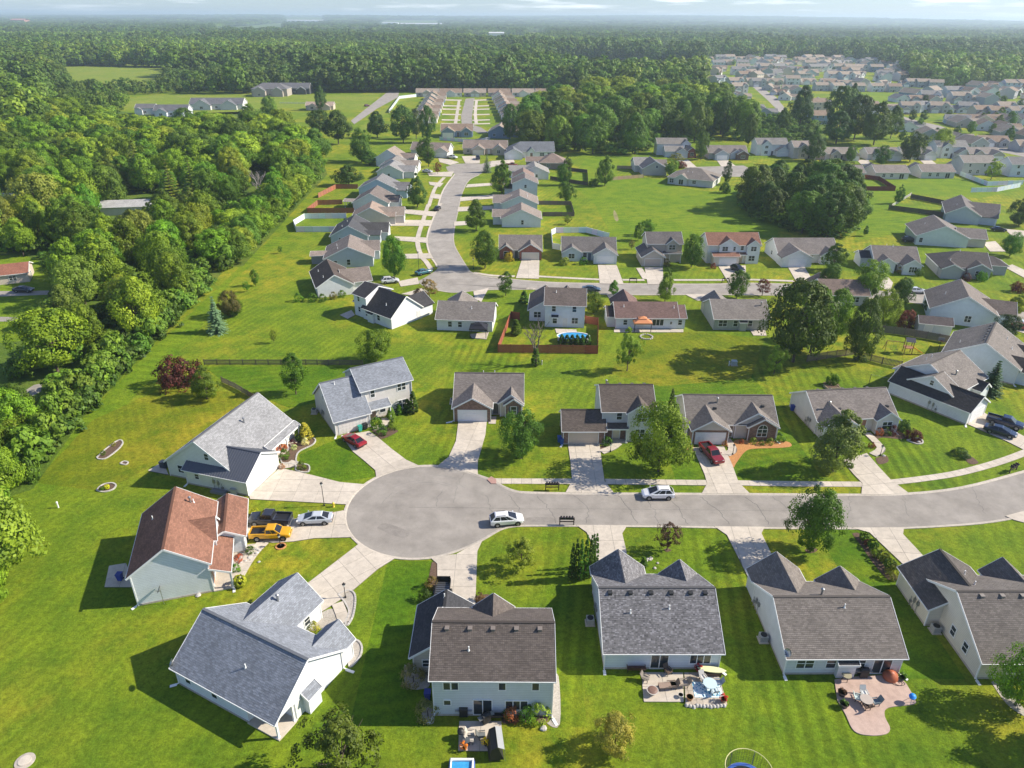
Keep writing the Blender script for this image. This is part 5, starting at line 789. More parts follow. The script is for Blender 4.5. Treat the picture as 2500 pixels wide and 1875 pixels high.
# far industrial sheds and a farm beyond the woods
for lb, c, x, y, w_, d_, ht, cl in (('long white warehouse on the horizon', 'O', 1720, 140, 520, 120, 26, (.7,.7,.7)), ('grey warehouse with tower on the horizon', 'O', 1585, 125, 300, 120, 40, (.5,.52,.53)), ('white flat factory beyond the forest', 'Q', 310, 150, 160, 80, 18, (.8,.8,.8)), ('long grey factory with many bays beyond the forest', 'Q', 435, 162, 380, 100, 20, (.5,.5,.5)), ('red-roofed barn far out on the hazy plain', 'O', 70, 150, 90, 60, 30, (.45,.2,.14)), ('pale school building among the far trees', 'R', 40, 330, 75, 40, 9, (.6,.55,.48)), ('lone white farmhouse in the far clearing', 'Q', 970, 225, 50, 30, 14, (.7,.7,.7))):
    p = W(c, x, y); root = empty('far_building', (p[0], p[1], 0), 0, label=lb, cat='building'); big = p[1] > 6000
    sc = 1.
    m = MB().box(0, w_, 0, d_, 0, ht); obj('wall', m, MT['paint'], root, cl); m = MB().poly([(-2,-2,ht),(w_+2,-2,ht),(w_+2,d_/2,ht*1.25),(-2,d_/2,ht*1.25)]).poly([(-2,d_+2,ht),(w_+2,d_+2,ht),(w_+2,d_/2,ht*1.25),(-2,d_/2,ht*1.25)]); obj('roof', m, MT['paint'], root, (.62,.62,.62) if 'red' not in lb else (.5,.24,.18))
    for i in range(6): obj('loading_door', MB().box(w_*(i+.3)/6, w_*(i+.7)/6, -.5, .2, 0, ht*.5), MT['paint'], root, (.3,.31,.33))
    if 'tower' in lb: obj('silo_tower', MB().lathe([(10,0),(10,58),(4,64)], 12, (-20, 20)), MT['paint'], root, (.66,.66,.66))
# ================================================================== fences
def fence_panel(kind, h):
    k = ('fence', kind, h)
    if k not in MESH:
        m = MB()
        if kind == 'board':
            for i in range(17): m.box(-1.2+i*.141, -1.2+i*.141+.132, -.012, .012, .04, h + (i % 3)*.006)
            [m.box(-1.2, 1.2, .012, .05, z, z+.09) for z in (.3, h*.5, h-.3)]
        elif kind == 'picket':
            for i in range(14): x = -1.2+i*.172; m.box(x, x+.1, -.012, .012, .05, h); m.poly([(x,-.012,h),(x+.1,-.012,h),(x+.05,-.012,h+.08)])
            [m.box(-1.2, 1.2, .012, .05, z, z+.09) for z in (.25, h-.25)]
        elif kind == 'rail':
            [m.box(-1.2, 1.2, -.025, .025, z, z+.14) for z in (.25, .65, 1.05)]
        else:
            m.box(-1.2, 1.2, -.02, .02, .06, h-.05); [m.box(-1.2+i*.3-.008, -1.2+i*.3+.008, -.03, .03, .1, h-.08) for i in range(1, 8)]; m.box(-1.2, 1.2, -.045, .045, h-.12, h); m.box(-1.2, 1.2, -.045, .045, .04, .16)
        MESH[k] = m.mesh('fence_panel'); MESH[k].materials.append(MT['wood'] if kind != 'vinyl' else MT['paint'])
        p = MB().box(-.06, .06, -.06, .06, 0, h+.1); p.poly([(-.08,-.08,h+.1),(.08,-.08,h+.1),(.08,.08,h+.1),(-.08,.08,h+.1)]); MESH[k+('p',)] = p.mesh('post'); MESH[k+('p',)].materials.append(MT['wood'] if kind != 'vinyl' else MT['paint'])
    return MESH[k], MESH[k+('p',)]
def fence(label, pts, h, kind, col, step=2.4):
    pan, pst = fence_panel(kind, h); root = empty('fence', (*pts[0], 0), 0, label=label, cat='fence'); ox, oy = pts[0]
    for a, b in zip(pts, pts[1:]):
        L = math.hypot(b[0]-a[0], b[1]-a[1]); n = max(1, round(L/step)); an = math.atan2(b[1]-a[1], b[0]-a[0])
        for i in range(n):
            t = (i+.5)/n; c = tuple(v*R.uniform(.88, 1.1) for v in col)
            o = link('fence_panel', pan, None, root, c, (a[0]+(b[0]-a[0])*t-ox, a[1]+(b[1]-a[1])*t-oy, 0), an); o.scale = (L/n/2.4*.97, 1, 1)
            link('post', pst, None, root, tuple(v*.85 for v in col), (a[0]+(b[0]-a[0])*i/n-ox, a[1]+(b[1]-a[1])*i/n-oy, 0), an)
    link('post', pst, None, root, tuple(v*.85 for v in col), (pts[-1][0]-ox, pts[-1][1]-oy, 0))
RED = (.36,.11,.055); GRW = (.2,.165,.125); DKW = (.1,.085,.07)
fence('tall red-stained board fence around the pool yard', WL('I', (215,890),(150,880),(50,1140),(818,1150),(820,930),(720,915)), 1.85, 'board', RED)
fence('low grey picket fence along the lawn behind the purple shrub', WL('D', (490,100),(800,100),(1100,100),(1440,103)), 1.15, 'picket', GRW)
fence('low grey fence running down to the metal-roofed house', WL('D', (595,205),(680,245),(790,310)), 1.15, 'picket', GRW)
fence('weathered board fence with open slats beside the big trees', WL('F', (745,368),(1070,320)), 1.6, 'picket', (.26,.19,.15)); fence('weathered board fence curving toward the white house', WL('F', (1100,345),(1250,385),(1380,412)), 1.5, 'picket', (.2,.17,.14))
fence('grey board fence in front of the garden shed', WL('F', (1195,165),(1400,190),(1550,215),(1710,245)), 1.7, 'board', (.22,.19,.16))
fence('white vinyl fence around the yard with a bend behind pale blue ranch', WL('I', (530,350),(470,340),(460,235),(495,218),(730,215),(905,262)), 1.8, 'vinyl', (.76,.78,.8))
fence('long white vinyl fence around the lawn at the mown strip', WL('H', (395,210),(75,210),(55,160),(140,108),(460,105)), 1.8, 'vinyl', (.72,.76,.79))
fence('red-brown board fence enclosing the yard north of the vinyl fence', WL('K', (520,1012),(160,1012),(240,950),(430,945)), 1.8, 'board', (.33,.13,.07)); fence('red-brown board fence around the small pool yard', WL('K', (245,895),(380,825),(550,825)), 1.8, 'board', (.36,.14,.075))
fence('dark V of red-stained fence behind the cream ranch houses', WL('M', (900,1092),(1215,1094),(1090,1015),(975,1000)), 1.8, 'board', (.2,.05,.035))
fence('long dark board fence on the far side of the narrow yard', WL('J', (1335,108),(1550,150),(1760,195)), 1.7, 'board', DKW); fence('long dark board fence on the near side of the narrow yard', WL('J', (1165,195),(1400,225),(1620,260)), 1.7, 'board', DKW); fence('short white picket fence closing the narrow yard', WL('J', (1190,175),(1340,85)), 1.1, 'picket', (.6,.58,.52))
fence('white vinyl fence in front of the grey two-storey house', WL('M', (1715,975),(1925,1055),(2200,1045)), 1.8, 'vinyl', (.74,.78,.8)); fence('white vinyl fence with tall panels bordering the dark-roofed lot', WL('M', (1800,1105),(2000,1100),(2180,1065)), 1.8, 'vinyl', (.7,.74,.77))
fence('dark fence around the small lawn behind the grey ranch', WL('L', (160,880),(500,935),(490,820),(320,800)), 1.5, 'board', DKW); fence('weathered fence around the small lawn by the white gable house', WL('L', (40,1105),(345,1110),(375,1210),(90,1210)), 1.5, 'board', (.17,.14,.11))
fence('tan fence behind the tan gable house', WL('L', (720,885),(1000,862)), 1.4, 'board', (.45,.33,.2)); fence('tan fence at the back corner of the tan gable house', WL('L', (760,780),(890,785)), 1.4, 'board', (.4,.3,.18))
fence('long white vinyl fence behind the far blue house', WL('K', (1180,450),(1440,470),(1570,450)), 1.8, 'vinyl', (.72,.78,.8)); fence('white vinyl fences beside the far curved street', WL('K', (790,240),(870,130),(1000,115)), 2.2, 'vinyl', (.7,.76,.8))
fence('white rail fence by the far road lots', WL('N', (1890,285),(2212,290)), 1.3, 'rail', (.74,.74,.7)); fence('white vinyl fence at the estate edge by the reeds', WL('M', (0,480),(20,510),(170,505)), 1.8, 'vinyl', (.74,.76,.78))
# ================================================================== vehicles
def loft(st):
    m = MB(); rings = []
    for x, w, zb, zt, r in st:
        ring = [(x,-w*.9,zb), (x,-w,zb+.14), (x,-w,zt-r*1.6), (x,-w*.965,zt-r*.6), (x,-w*.9,zt), (x,0,zt+.02), (x,w*.9,zt), (x,w*.965,zt-r*.6), (x,w,zt-r*1.6), (x,w,zb+.14), (x,w*.9,zb)]
        rings.append(ring)
    n = len(rings[0]); base = 0; m.v = [p for r in rings for p in r]
    for i in range(len(rings)-1):
        for j in range(n): m.f.append((i*n+j, i*n+(j+1) % n, (i+1)*n+(j+1) % n, (i+1)*n+j)); m.uv += [(0,0)]*4
    for i in (0, len(rings)-1): m.f.append(tuple(i*n+j for j in range(n))); m.uv += [(0,0)]*n
    return m
def lerp(a, b, t): return Vector(a) + (Vector(b)-Vector(a))*t
def inset(m, q, a, b, c, d, off):
    """a pane on face q (4 corners), from u=a..b, v=c..d, lifted by off"""
    P = [lerp(lerp(q[0], q[1], u), lerp(q[3], q[2], u), v) for u, v in ((a,c),(b,c),(b,d),(a,d))]; n = (P[1]-P[0]).cross(P[3]-P[0]).normalized()
    ctr = sum((Vector(p) for p in q), Vector())/4; n = n if n.dot(ctr-Vector((ctr.x*.9, 0, .9))) > 0 else -n
    m.poly([p+n*off for p in P]); return m
WH = {}
def wheel_mesh(r):
    if r not in WH:
        t = MB().tube([(0,-.11,0),(0,-.1,0),(0,.1,0),(0,.11,0)], [r*.86, r, r, r*.86], 16).mesh('wheel', True); t.materials.append(MT['rubber'])
        f = MB().tube([(0,-.118,0),(0,.118,0)], [r*.6, r*.6], 12)
        for k in range(5): a = k*1.2566; f.bar((0,-.122,0), (math.cos(a)*r*.58,-.122,math.sin(a)*r*.58), .07, .03); f.bar((0,.122,0), (math.cos(a)*r*.58,.122,math.sin(a)*r*.58), .07, .03)
        rm = f.mesh('rim'); rm.materials.append(MT['metal']); WH[r] = (t, rm)
    return WH[r]
KIND = {}
def make_vehicle(kind):
    root = empty('vehicle'); k = kind
    if k == 'suv': L, w, wr = 4.6, .92, .36; st = [(-2.3,.74,.5,.85,.06),(-2.26,.86,.36,1.02,.08),(-1.9,.92,.3,1.08,.12),(.8,.92,.27,1.04,.12),(1.5,.91,.29,.96,.14),(2.0,.85,.32,.86,.16),(2.22,.74,.38,.74,.12),(2.3,.58,.46,.64,.06)]; g = (-2.24, 1.42, -1.6, .1, 1.64, .82, .6); ax = (-1.38, 1.4)
    if k == 'sedan': L, w, wr = 4.75, .91, .33; st = [(-2.38,.7,.5,.82,.05),(-2.32,.84,.36,.98,.07),(-1.6,.91,.28,1.0,.12),(.8,.91,.25,.95,.12),(1.6,.9,.27,.86,.14),(2.12,.82,.3,.74,.12),(2.3,.7,.36,.66,.1),(2.38,.55,.42,.58,.05)]; g = (-2.05, 1.45, -1.05, .2, 1.43, .8, .57); ax = (-1.4, 1.45)
    if k == 'pickup': L, w, wr = 5.7, .98, .41; st = [(-2.85,.9,.55,.95,.05),(-2.8,.97,.48,1.0,.06),(-.7,.98,.4,1.02,.06),(-.55,.98,.4,1.2,.08),(1.3,.98,.4,1.2,.09),(2.2,.97,.42,1.14,.1),(2.7,.92,.45,1.05,.1),(2.85,.84,.5,.85,.06)]; g = (-.62, 1.55, -.5, .75, 1.88, .86, .74); ax = (-1.75, 1.85)
    paint = MT['carpaint']; b = obj('body', loft(st), paint, root, smooth=False)
    x0, x1, r0, r1, zt, wb, wt = g; zb = (1.2 if k == 'pickup' else 1.02 if k == 'suv' else .94) - .03
    B = [(x0,-wb,zb),(x1,-wb,zb),(x1,wb,zb),(x0,wb,zb)]; T = [(r0,-wt,zt-.05),(r1,-wt,zt-.05),(r1,wt,zt-.05),(r0,wt,zt-.05)]; T2 = [(r0+.12,-wt*.86,zt),(r1-.12,-wt*.86,zt),(r1-.12,wt*.86,zt),(r0+.12,wt*.86,zt)]
    m = MB()
    for i in range(4): m.poly([B[i], B[(i+1) % 4], T[(i+1) % 4], T[i]]); m.poly([T[i], T[(i+1) % 4], T2[(i+1) % 4], T2[i]])
    m.poly(T2); obj('cabin', m, paint, root)
    faces = {'windshield': [B[1], B[2], T[2], T[1]], 'rear_window': [B[3], B[0], T[0], T[3]]}
    for n, q in faces.items(): obj(n, inset(MB(), q, .06, .94, .08, .94, .012), MT['carglass'], root)
    for q in ([B[0], B[1], T[1], T[0]], [B[2], B[3], T[3], T[2]]):
        for a, c in ((.07, .35), (.39, .66), (.69, .88)) if k == 'suv' else ((.1, .47), (.52, .86)): obj('side_window', inset(MB(), q, a, c, .12, .9, .012) if q[0] == B[0] else inset(MB(), q, 1-c, 1-a, .12, .9, .012), MT['carglass'], root)
    xf, xr = L/2, -L/2
    for s in (-1, 1):
        obj('headlight', MB().box(xf-.28, xf-.06, s*.62-.16, s*.62+.16, .6 if k != 'pickup' else .82, .74 if k != 'pickup' else 1.), MT['lamp'], root); obj('taillight', MB().box(xr+.0, xr+.1, s*.68-.12, s*.68+.12, .72, .95), MT['tail'], root)
        obj('mirror', MB().box(x1-.55, x1-.4, s*w-(.16 if s < 0 else -.02), s*w+(.16 if s > 0 else -.02), zb+.06, zb+.2), paint, root)
        obj('sill', MB().box(xr+.5, xf-.6, s*w*.985-.02, s*w*.985+.02, .3 if k != 'pickup' else .42, .42 if k != 'pickup' else .52), MT['black'], root)
        for a in ax: t, rm = wheel_mesh(wr); o = link('wheel', t, None, root, loc=(a, s*(w-.1), wr)); link('rim', rm, None, o); obj('wheel_arch', MB().tube([(a, s*(w-.18), wr+.02), (a, s*(w+.004), wr+.02)], [wr*1.16]*2, 14), MT['black'], root)
    obj('grille', MB().box(xf-.1, xf-.01, -.5, .5, .45 if k != 'pickup' else .62, .62 if k != 'pickup' else .95), MT['black'], root); obj('bumper', MB().box(xr-.05, xr+.12, -w*.86, w*.86, .42, .56), MT['black'] if k != 'pickup' else MT['metal'], root)
    if k == 'suv': [obj('roof_rail', MB().bar((r0+.2,s*wt*.9,zt+.03),(r1-.3,s*wt*.9,zt+.03),.05), MT['black'], root) for s in (-1, 1)]
    if k == 'pickup':
        bed = MB(); bed.poly([(-2.72,-.8,1.035),(-.7,-.8,1.035),(-.7,.8,1.035),(-2.72,.8,1.035)]); obj('bed_floor', bed, MT['black'], root)
        for s in (-1, 1): obj('bed_side', MB().box(-2.8, -.62, s*.9-.08, s*.9+.08, .95, 1.28), paint, root)
        obj('tailgate', MB().box(-2.84, -2.74, -.9, .9, .9, 1.28), paint, root)
    KIND[k] = root; return root
VUSED = set()
VN = {'suv': ('suv', 'suv'), 'sedan': ('sedan_car', 'car'), 'pickup': ('pickup_truck', 'pickup')}
def vehicle(kind, col, c, x, y, ang, label, sc=1.):
    if kind not in KIND: make_vehicle(kind)
    if kind in VUSED: o = copy_tree(KIND[kind])
    else: o = KIND[kind]; VUSED.add(kind)
    p = W(c, x, y); place(o, p[0], p[1], rad(ang), sc, .1 if kind else 0); o.name = VN[kind][0]; o['label'] = label; o['category'] = VN[kind][1]
    for ch in o.children:
        if ch.data.materials[0] == MT['carpaint']: ch.color = (*col, 1)
    return o
o = vehicle('suv', (.8,.8,.8), 'B', 1000, 290, 8, 'white suv parked at the kerb of the turning circle'); o.location.z = .01
o = vehicle('suv', (.8,.8,.82), 'E', 1487, 893, 181, 'white crossover parked on the street before the arch-window house'); o.location.z = .01
vehicle('pickup', (.72,.36,.005), 'D', 893, 1137, 3, 'bright yellow pickup with roof lights on the shared drive', .93); vehicle('pickup', (.03,.032,.045), 'D', 890, 1052, 177, 'dark charcoal pickup beside the yellow pickup'); vehicle('sedan', (.55,.58,.62), 'D', 1155, 1045, 184, 'silver sedan behind the charcoal pickup')
vehicle('sedan', (.3,.01,.02), 'D', 1388, 572, 139, 'dark red sedan in front of the pale two-storey garage'); vehicle('pickup', (.24,.015,.02), 'E', 1808, 655, -76, 'dark red pickup nosed out on the arch-window drive', .95)
vehicle('pickup', (.015,.025,.06), 'F', 2075, 800, -38, 'navy pickup with open bed outside the white house', .95); vehicle('sedan', (.012,.02,.045), 'F', 2045, 858, -38, 'navy sedan beside the navy pickup')
vehicle('sedan', (.02,.12,.15), 'H', 1057, 535, 40, 'teal sedan parked at the corner of the climbing street'); vehicle('suv', (.7,.7,.72), 'H', 800, 603, 15, 'white suv behind the round corner tree'); vehicle('sedan', (.05,.08,.1), 'I', 770, 668, -10, 'dark teal car on the street behind the fenced house')
vehicle('suv', (.02,.024,.035), 'I', 1898, 512, -65, 'black suv on the red-roofed house drive'); vehicle('sedan', (.35,.02,.025), 'F', 2195, 150, -20, 'red sedan beside the blue-white gable house'); vehicle('suv', (.6,.62,.64), 'F', 2140, 112, -20, 'silver suv near the red sedan')
vehicle('suv', (.01,.01,.012), 'J', 1325, 445, -14, 'black suv behind the pale green house'); vehicle('sedan', (.012,.014,.016), 'J', 2012, 362, -15, 'black sedan outside the pillared grey-blue house'); vehicle('sedan', (.6,.62,.65), 'J', 1375, 838, -5, 'white car on the street near the lollipop tree')
vehicle('pickup', (.7,.7,.7), 'K', 1275, 592, -30, 'white pickup on the drive at the turn'); vehicle('sedan', (.6,.6,.62), 'K', 1085, 700, -20, 'white sedan on the sloping drive of the row'); vehicle('pickup', (.02,.03,.08), 'K', 1475, 598, 95, 'dark blue pickup before the tan brick garage'); vehicle('sedan', (.015,.015,.02), 'K', 1163, 988, 80, 'black sedan parked on the climbing street')
vehicle('suv', (.08,.01,.02), 'K', 620, 190, 50, 'dark red suv driving on the far road'); vehicle('sedan', (.02,.025,.04), 'G', 165, 312, 0, 'dark car in the clearing by the red-roofed house'); vehicle('sedan', (.02,.025,.04), 'M', 1305, 505, 10, 'dark car in the far estate street')
vehicle('pickup', (.3,.04,.03), 'K', 1735, 655, 0, 'red pickup by the blue-grey roofed house')
# ================================================================== street furniture
def mailbox_stand(c, x, y, ang, label, n=5):
    p = W(c, x, y); r = empty('mailbox_stand', (*p, 0), rad(ang), label=label, cat='mailboxes'); wd = 1.9; dk = (.04,.025,.02)
    for s in (-1, 1): obj('post', MB().box(s*wd/2-.06, s*wd/2+.06, -.06, .06, 0, 1.05), MT['wood'], r, dk)
    obj('shelf', MB().box(-wd/2-.1, wd/2+.1, -.24, .24, 1.05, 1.11), MT['wood'], r, dk); obj('rail', MB().box(-wd/2, wd/2, -.03, .03, .5, .64), MT['wood'], r, dk)
    for i in range(n):
        cx = -wd/2 + wd*(i+.5)/n; m = MB(); pr = [(cx+.13*math.cos(t*math.pi/8), 1.24+.13*math.sin(t*math.pi/8)) for t in range(9)]; pr = [(cx+.13, 1.11)] + pr + [(cx-.13, 1.11)]
        for q in (-.24, .24): m.poly([(a, q, z) for a, z in pr])
        for a, b in zip(pr, pr[1:]): m.poly([(a[0],-.24,a[1]),(b[0],-.24,b[1]),(b[0],.24,b[1]),(a[0],.24,a[1])])
        o = obj('mailbox', m, MT['black'], r); obj('flag', MB().box(cx+.14, cx+.155, -.05, .05, 1.2, 1.42), MT['tail'], o)
mailbox_stand('E', 855, 853, 1, 'dark wooden mailbox stand on the verge opposite the white crossover'); mailbox_stand('B', 1335, 301, 180, 'dark wooden mailbox stand at the kerb near the row of columnar evergreens'); mailbox_stand('I', 1090, 603, 0, 'dark mailbox stand on the verge of the next street')
mailbox_stand('I', 1805, 602, 0, 'dark mailbox stand near the red-roofed house drive', 2); mailbox_stand('M', 885, 893, 0, 'small mailbox stand before the low tan ranch', 4); mailbox_stand('F', 2135, 1110, 30, 'mailbox stand on the verge by the curving street', 3)
def lamp_post(c, x, y, hgt, label, name='street_lamp', cat='lamp'):
    p = W(c, x, y); r = empty(name, (*p, 0), 0, label=label, cat=cat); obj('pole', MB().lathe([(.12,0),(.12,.25),(.05,.35),(.042,hgt-.5),(.1,hgt-.45)], 10), MT['black'], r)
    obj('lantern', MB().lathe([(.1,hgt-.45),(.2,hgt-.1)], 6), MT['lamp'], r); obj('cap', MB().lathe([(.24,hgt-.1),(.1,hgt+.05),(.02,hgt+.2)], 6), MT['black'], r)
lamp_post('D', 1209, 946, 3.9, 'tall black lantern street lamp beside the yellow hydrant'); lamp_post('D', 946, 1188, 1.9, 'short yard lamp beside the yellow pickup', 'yard_lamp'); lamp_post('A', 1930, 708, 2.2, 'yard lamp by the gravel bed of the blue-grey roofed house', 'yard_lamp'); lamp_post('E', 1938, 640, 1.9, 'yard lamp on orange mulch beside the red pickup', 'yard_lamp'); lamp_post('E', 1205, 622, 1.6, 'yard lamp beside the path of the low brick garage', 'yard_lamp'); lamp_post('F', 1240, 1003, 1.9, 'yard lamp in the bed by the curved front walk', 'yard_lamp'); lamp_post('H', 1020, 508, 5.2, 'tall street lamp at the corner of the climbing street')
lamp_post('H', 1440, 495, 3., 'slim post lamp on the lawn across from the teal sedan', 'yard_lamp')
p = W('D', 1265, 952); r = empty('fire_hydrant', (*p, 0), 0, label='yellow fire hydrant on the grass by the turning circle', cat='hydrant'); YL = plain('hydrant_yellow', (.75,.55,.06), .4); obj('barrel', MB().lathe([(.19,0),(.19,.06),(.12,.08),(.12,.55),(.16,.56),(.16,.62),(.13,.63),(.1,.75),(.03,.82)], 12), YL, r); [obj('outlet', MB().tube([(0,0,.45),(s*.22,0,.45)], [.07,.07], 8), YL, r) for s in (-1, 1)]
p = W('D', 948, 1190); tag(obj('lamp_ring', MB().lathe([(.7,0),(.7,.1),(.5,.1),(.45,.04)], 20), MT['orange_mulch'], loc=(*p, 0)), 'round orange mulch ring around the short yard lamp', 'planter')
def bin_(c, x, y, col, label, ang=0):
    p = W(c, x, y); r = empty('wheelie_bin', (*p, 0.1), rad(ang), label=label, cat='bin'); m = MB(); b = [(-.24,-.24),(.24,-.24),(.24,.24),(-.24,.24)]; t = [(-.31,-.33),(.31,-.33),(.31,.33),(-.31,.33)]
    for i in range(4): m.poly([(*b[i],.05),(*b[(i+1)%4],.05),(*t[(i+1)%4],.98),(*t[i],.98)])
    m.poly([(*q,.05) for q in b]); obj('tub', m, MT['paint'], r, col); obj('lid', MB().box(-.33,.33,-.36,.36,.98,1.06), MT['paint'], r, tuple(v*.8 for v in col)); obj('handle', MB().bar((-.25,.4,.95),(.25,.4,.95),.05), MT['black'], r)
    for s in (-1, 1): obj('wheel', MB().tube([(s*.2,.28,.1),(s*.28,.28,.1)], [.1,.1], 10), MT['rubber'], r)
bin_('A', 675, 612, (.02,.05,.3), 'blue wheelie bin on the shaded patio of the red-roofed house'); bin_('E', 898, 565, (.03,.12,.45), 'blue wheelie bin with lid beside the low brick garage'); bin_('E', 912, 578, (.02,.08,.35), 'darker blue bin at the corner of the low brick garage'); bin_('D', 1425, 500, (.03,.38,.3), 'teal green bin in front of the pale garage door', 30); bin_('D', 1456, 488, (.02,.02,.022), 'black bin beside the teal green bin', 30); bin_('F', 645, 700, (.02,.05,.3), 'blue bin at the side wall of the curved-walk house'); bin_('B', 560, 1275, (.03,.05,.3), 'blue bin in shade beside the two-storey back wall'); bin_('H', 0, 0, (.1,.1,.1), 'x') if 0 else None
def ac(c, x, y, label):
    p = W(c, x, y); r = empty('air_conditioner', (*p, 0), 0, label=label, cat='air conditioner'); obj('casing', MB().box(-.42,.42,-.42,.42,.08,.85), MT['paint'], r, (.42,.42,.4)); obj('pad', MB().box(-.55,.55,-.55,.55,0,.08), MT['kerb'], r); obj('fan_grille', MB().lathe([(.36,.85),(.36,.9),(.1,.93)], 16), MT['black'], r); [obj('louvre', MB().box(-.43,.43,-.43,.43,z,z+.02), MT['black'], r) for z in (.25,.4,.55,.7)]
ac('B', 1465, 850, 'grey air conditioner beside the mottled-roof house'); ac('C', 600, 945, 'air conditioner on the shaded side of the taupe-roof house'); ac('C', 1560, 895, 'air conditioner at the cream side wall'); ac('D', 1150, 390, 'air conditioner behind the pale two-storey house'); ac('E', 258, 330, 'air conditioner at the side of the brick-front house'); ac('B', 520, 1110, 'air conditioner by the beige back gable')
def dish(p, z, label, az, pole=None):
    r = empty('satellite_dish', (p[0], p[1], 0), rad(az), label=label, cat='dish')
    m = MB(); n = 14; rings = [(0,0),(.2,.03),(.4,.13),(.46,.17)]
    for (r0_, d0), (r1_, d1) in zip(rings, rings[1:]):
        for j in range(n):
            a, b = 2*math.pi*j/n, 2*math.pi*(j+1)/n; f = lambda q, d, t: (d*.8 + q*math.sin(t)*-.45, q*math.cos(t), z + q*math.sin(t)*.85 + d*.45)
            m.poly([f(r0_,d0,a), f(r1_,d1,a), f(r1_,d1,b), f(r0_,d0,b)])
    obj('reflector', m, MT['metal'], r); obj('mast', MB().bar((0,0,pole if pole is not None else 0),(0,0,z),.06), MT['metal'], r); obj('feed_arm', MB().bar((.05,0,z-.3),(.55,0,z),.03), MT['black'], r)
dish(W('A', 917, 742), 2.2, 'satellite dish on a pole before the tall white wall', 200); dish(W('A', 968, 1092, 2.6), 3.1, 'satellite dish on the roof corner of the blue-grey roofed house', 200, 2.4); dish(W('C', 740, 1035, 2.6), 3.1, 'dark satellite dish at the roof corner above the pink patio', 200, 2.4)
# gazebos, pool, play things
def gazebo(c, x, y, w, d, col, label, ang=0, dark=(.03,.03,.03)):
    p = W(c, x, y); r = empty('gazebo', (*p, 0), rad(ang), label=label, cat='gazebo')
    for sx in (-1,1):
        for sy in (-1,1): obj('post', MB().box(sx*w/2-.06,sx*w/2+.06,sy*d/2-.06,sy*d/2+.06,0,2.2), MT['paint'], r, dark)
    m = MB(); B = [(-w/2-.2,-d/2-.2,2.15),(w/2+.2,-d/2-.2,2.15),(w/2+.2,d/2+.2,2.15),(-w/2-.2,d/2+.2,2.15)]; T = [(-w*.22,-d*.22,2.75),(w*.22,-d*.22,2.75),(w*.22,d*.22,2.75),(-w*.22,d*.22,2.75)]
    for i in range(4): m.poly([B[i],B[(i+1)%4],T[(i+1)%4],T[i]]); m.poly([B[i],B[(i+1)%4],tuple(Vector(B[(i+1)%4])-Vector((0,0,.25))),tuple(Vector(B[i])-Vector((0,0,.25)))])
    m.poly(T); obj('canopy', m, MT['paint'], r, col); t2 = MB(); U = [(-w*.27,-d*.27,2.82),(w*.27,-d*.27,2.82),(w*.27,d*.27,2.82),(-w*.27,d*.27,2.82)]
    for i in range(4): t2.poly([U[i],U[(i+1)%4],(0,0,3.25)])
    obj('canopy_top', t2, MT['paint'], r, col)
gazebo('H', 1482, 1010, 3.4, 2.8, (.02,.02,.025), 'black gazebo behind the small white ranch', -4); gazebo('I', 1157, 965, 3.6, 2.6, (.62,.25,.11), 'orange canopy gazebo behind the long white ranch')
p = W('I', 630, 1050); r = empty('swimming_pool', (*p, 0), 0, label='oval above-ground pool with blue water inside red fence', cat='pool')
el = [(3.3*math.cos(t*math.pi/16), 1.9*math.sin(t*math.pi/16)) for t in range(32)]; m = MB(); m2 = MB()
for i in range(32): a, b = el[i], el[(i+1)%32]; m.poly([(*a,0),(*b,0),(*b,1.2),(*a,1.2)]); m2.poly([(*a,1.2),(*b,1.2),(b[0]*1.07,b[1]*1.1,1.22),(a[0]*1.07,a[1]*1.1,1.22)])
obj('wall', m, MT['paint'], r, (.55,.57,.6)); obj('rim', m2, MT['trim'], r); obj('water', MB().poly([(a,b,1.08) for a,b in el]), MT['water'], r)
p = W('F', 1420, 310); r = empty('play_set', (*p, 0), rad(-15), label='wooden play set with yellow slide on the fenced lawn', cat='play set'); wd = (.3,.15,.08)
for x in (-.7,.7):
    for y in (-.7,.7): obj('post', MB().box(x-.06,x+.06,y-.06,y+.06,0,2.9), MT['wood'], r, wd)
obj('deck', MB().box(-.8,.8,-.8,.8,1.3,1.4), MT['wood'], r, wd); obj('canopy', MB().poly([(-.9,-.9,2.8),(.9,-.9,2.8),(.9,0,3.5),(-.9,0,3.5)]).poly([(-.9,.9,2.8),(.9,.9,2.8),(.9,0,3.5),(-.9,0,3.5)]), MT['paint'], r, (.06,.06,.08))
obj('slide', MB().poly([(.8,-.3,1.4),(.8,.3,1.4),(3.,.3,.15),(3.,-.3,.15)]).poly([(.8,-.3,1.4),(3.,-.3,.15),(3.,-.3,.35),(.8,-.3,1.6)]).poly([(.8,.3,1.4),(3.,.3,.15),(3.,.3,.35),(.8,.3,1.6)]), MT['paint'], r, (.75,.5,.08)); obj('swing_beam', MB().bar((-.8,0,2.3),(-4.2,0,2.3),.1), MT['wood'], r, wd); [obj('swing_leg', MB().bar((-4.2,0,2.3),(-4.4,s*1.,0),.09), MT['wood'], r, wd) for s in (-1,1)]
for x in (-2,-3.1): o = obj('swing_seat', MB().box(x-.22,x+.22,-.1,.1,.5,.54), MT['black'], r); [obj('chain', MB().bar((x+s*.2,0,.54),(x+s*.2,0,2.3),.02), MT['metal'], o) for s in (-1,1)]
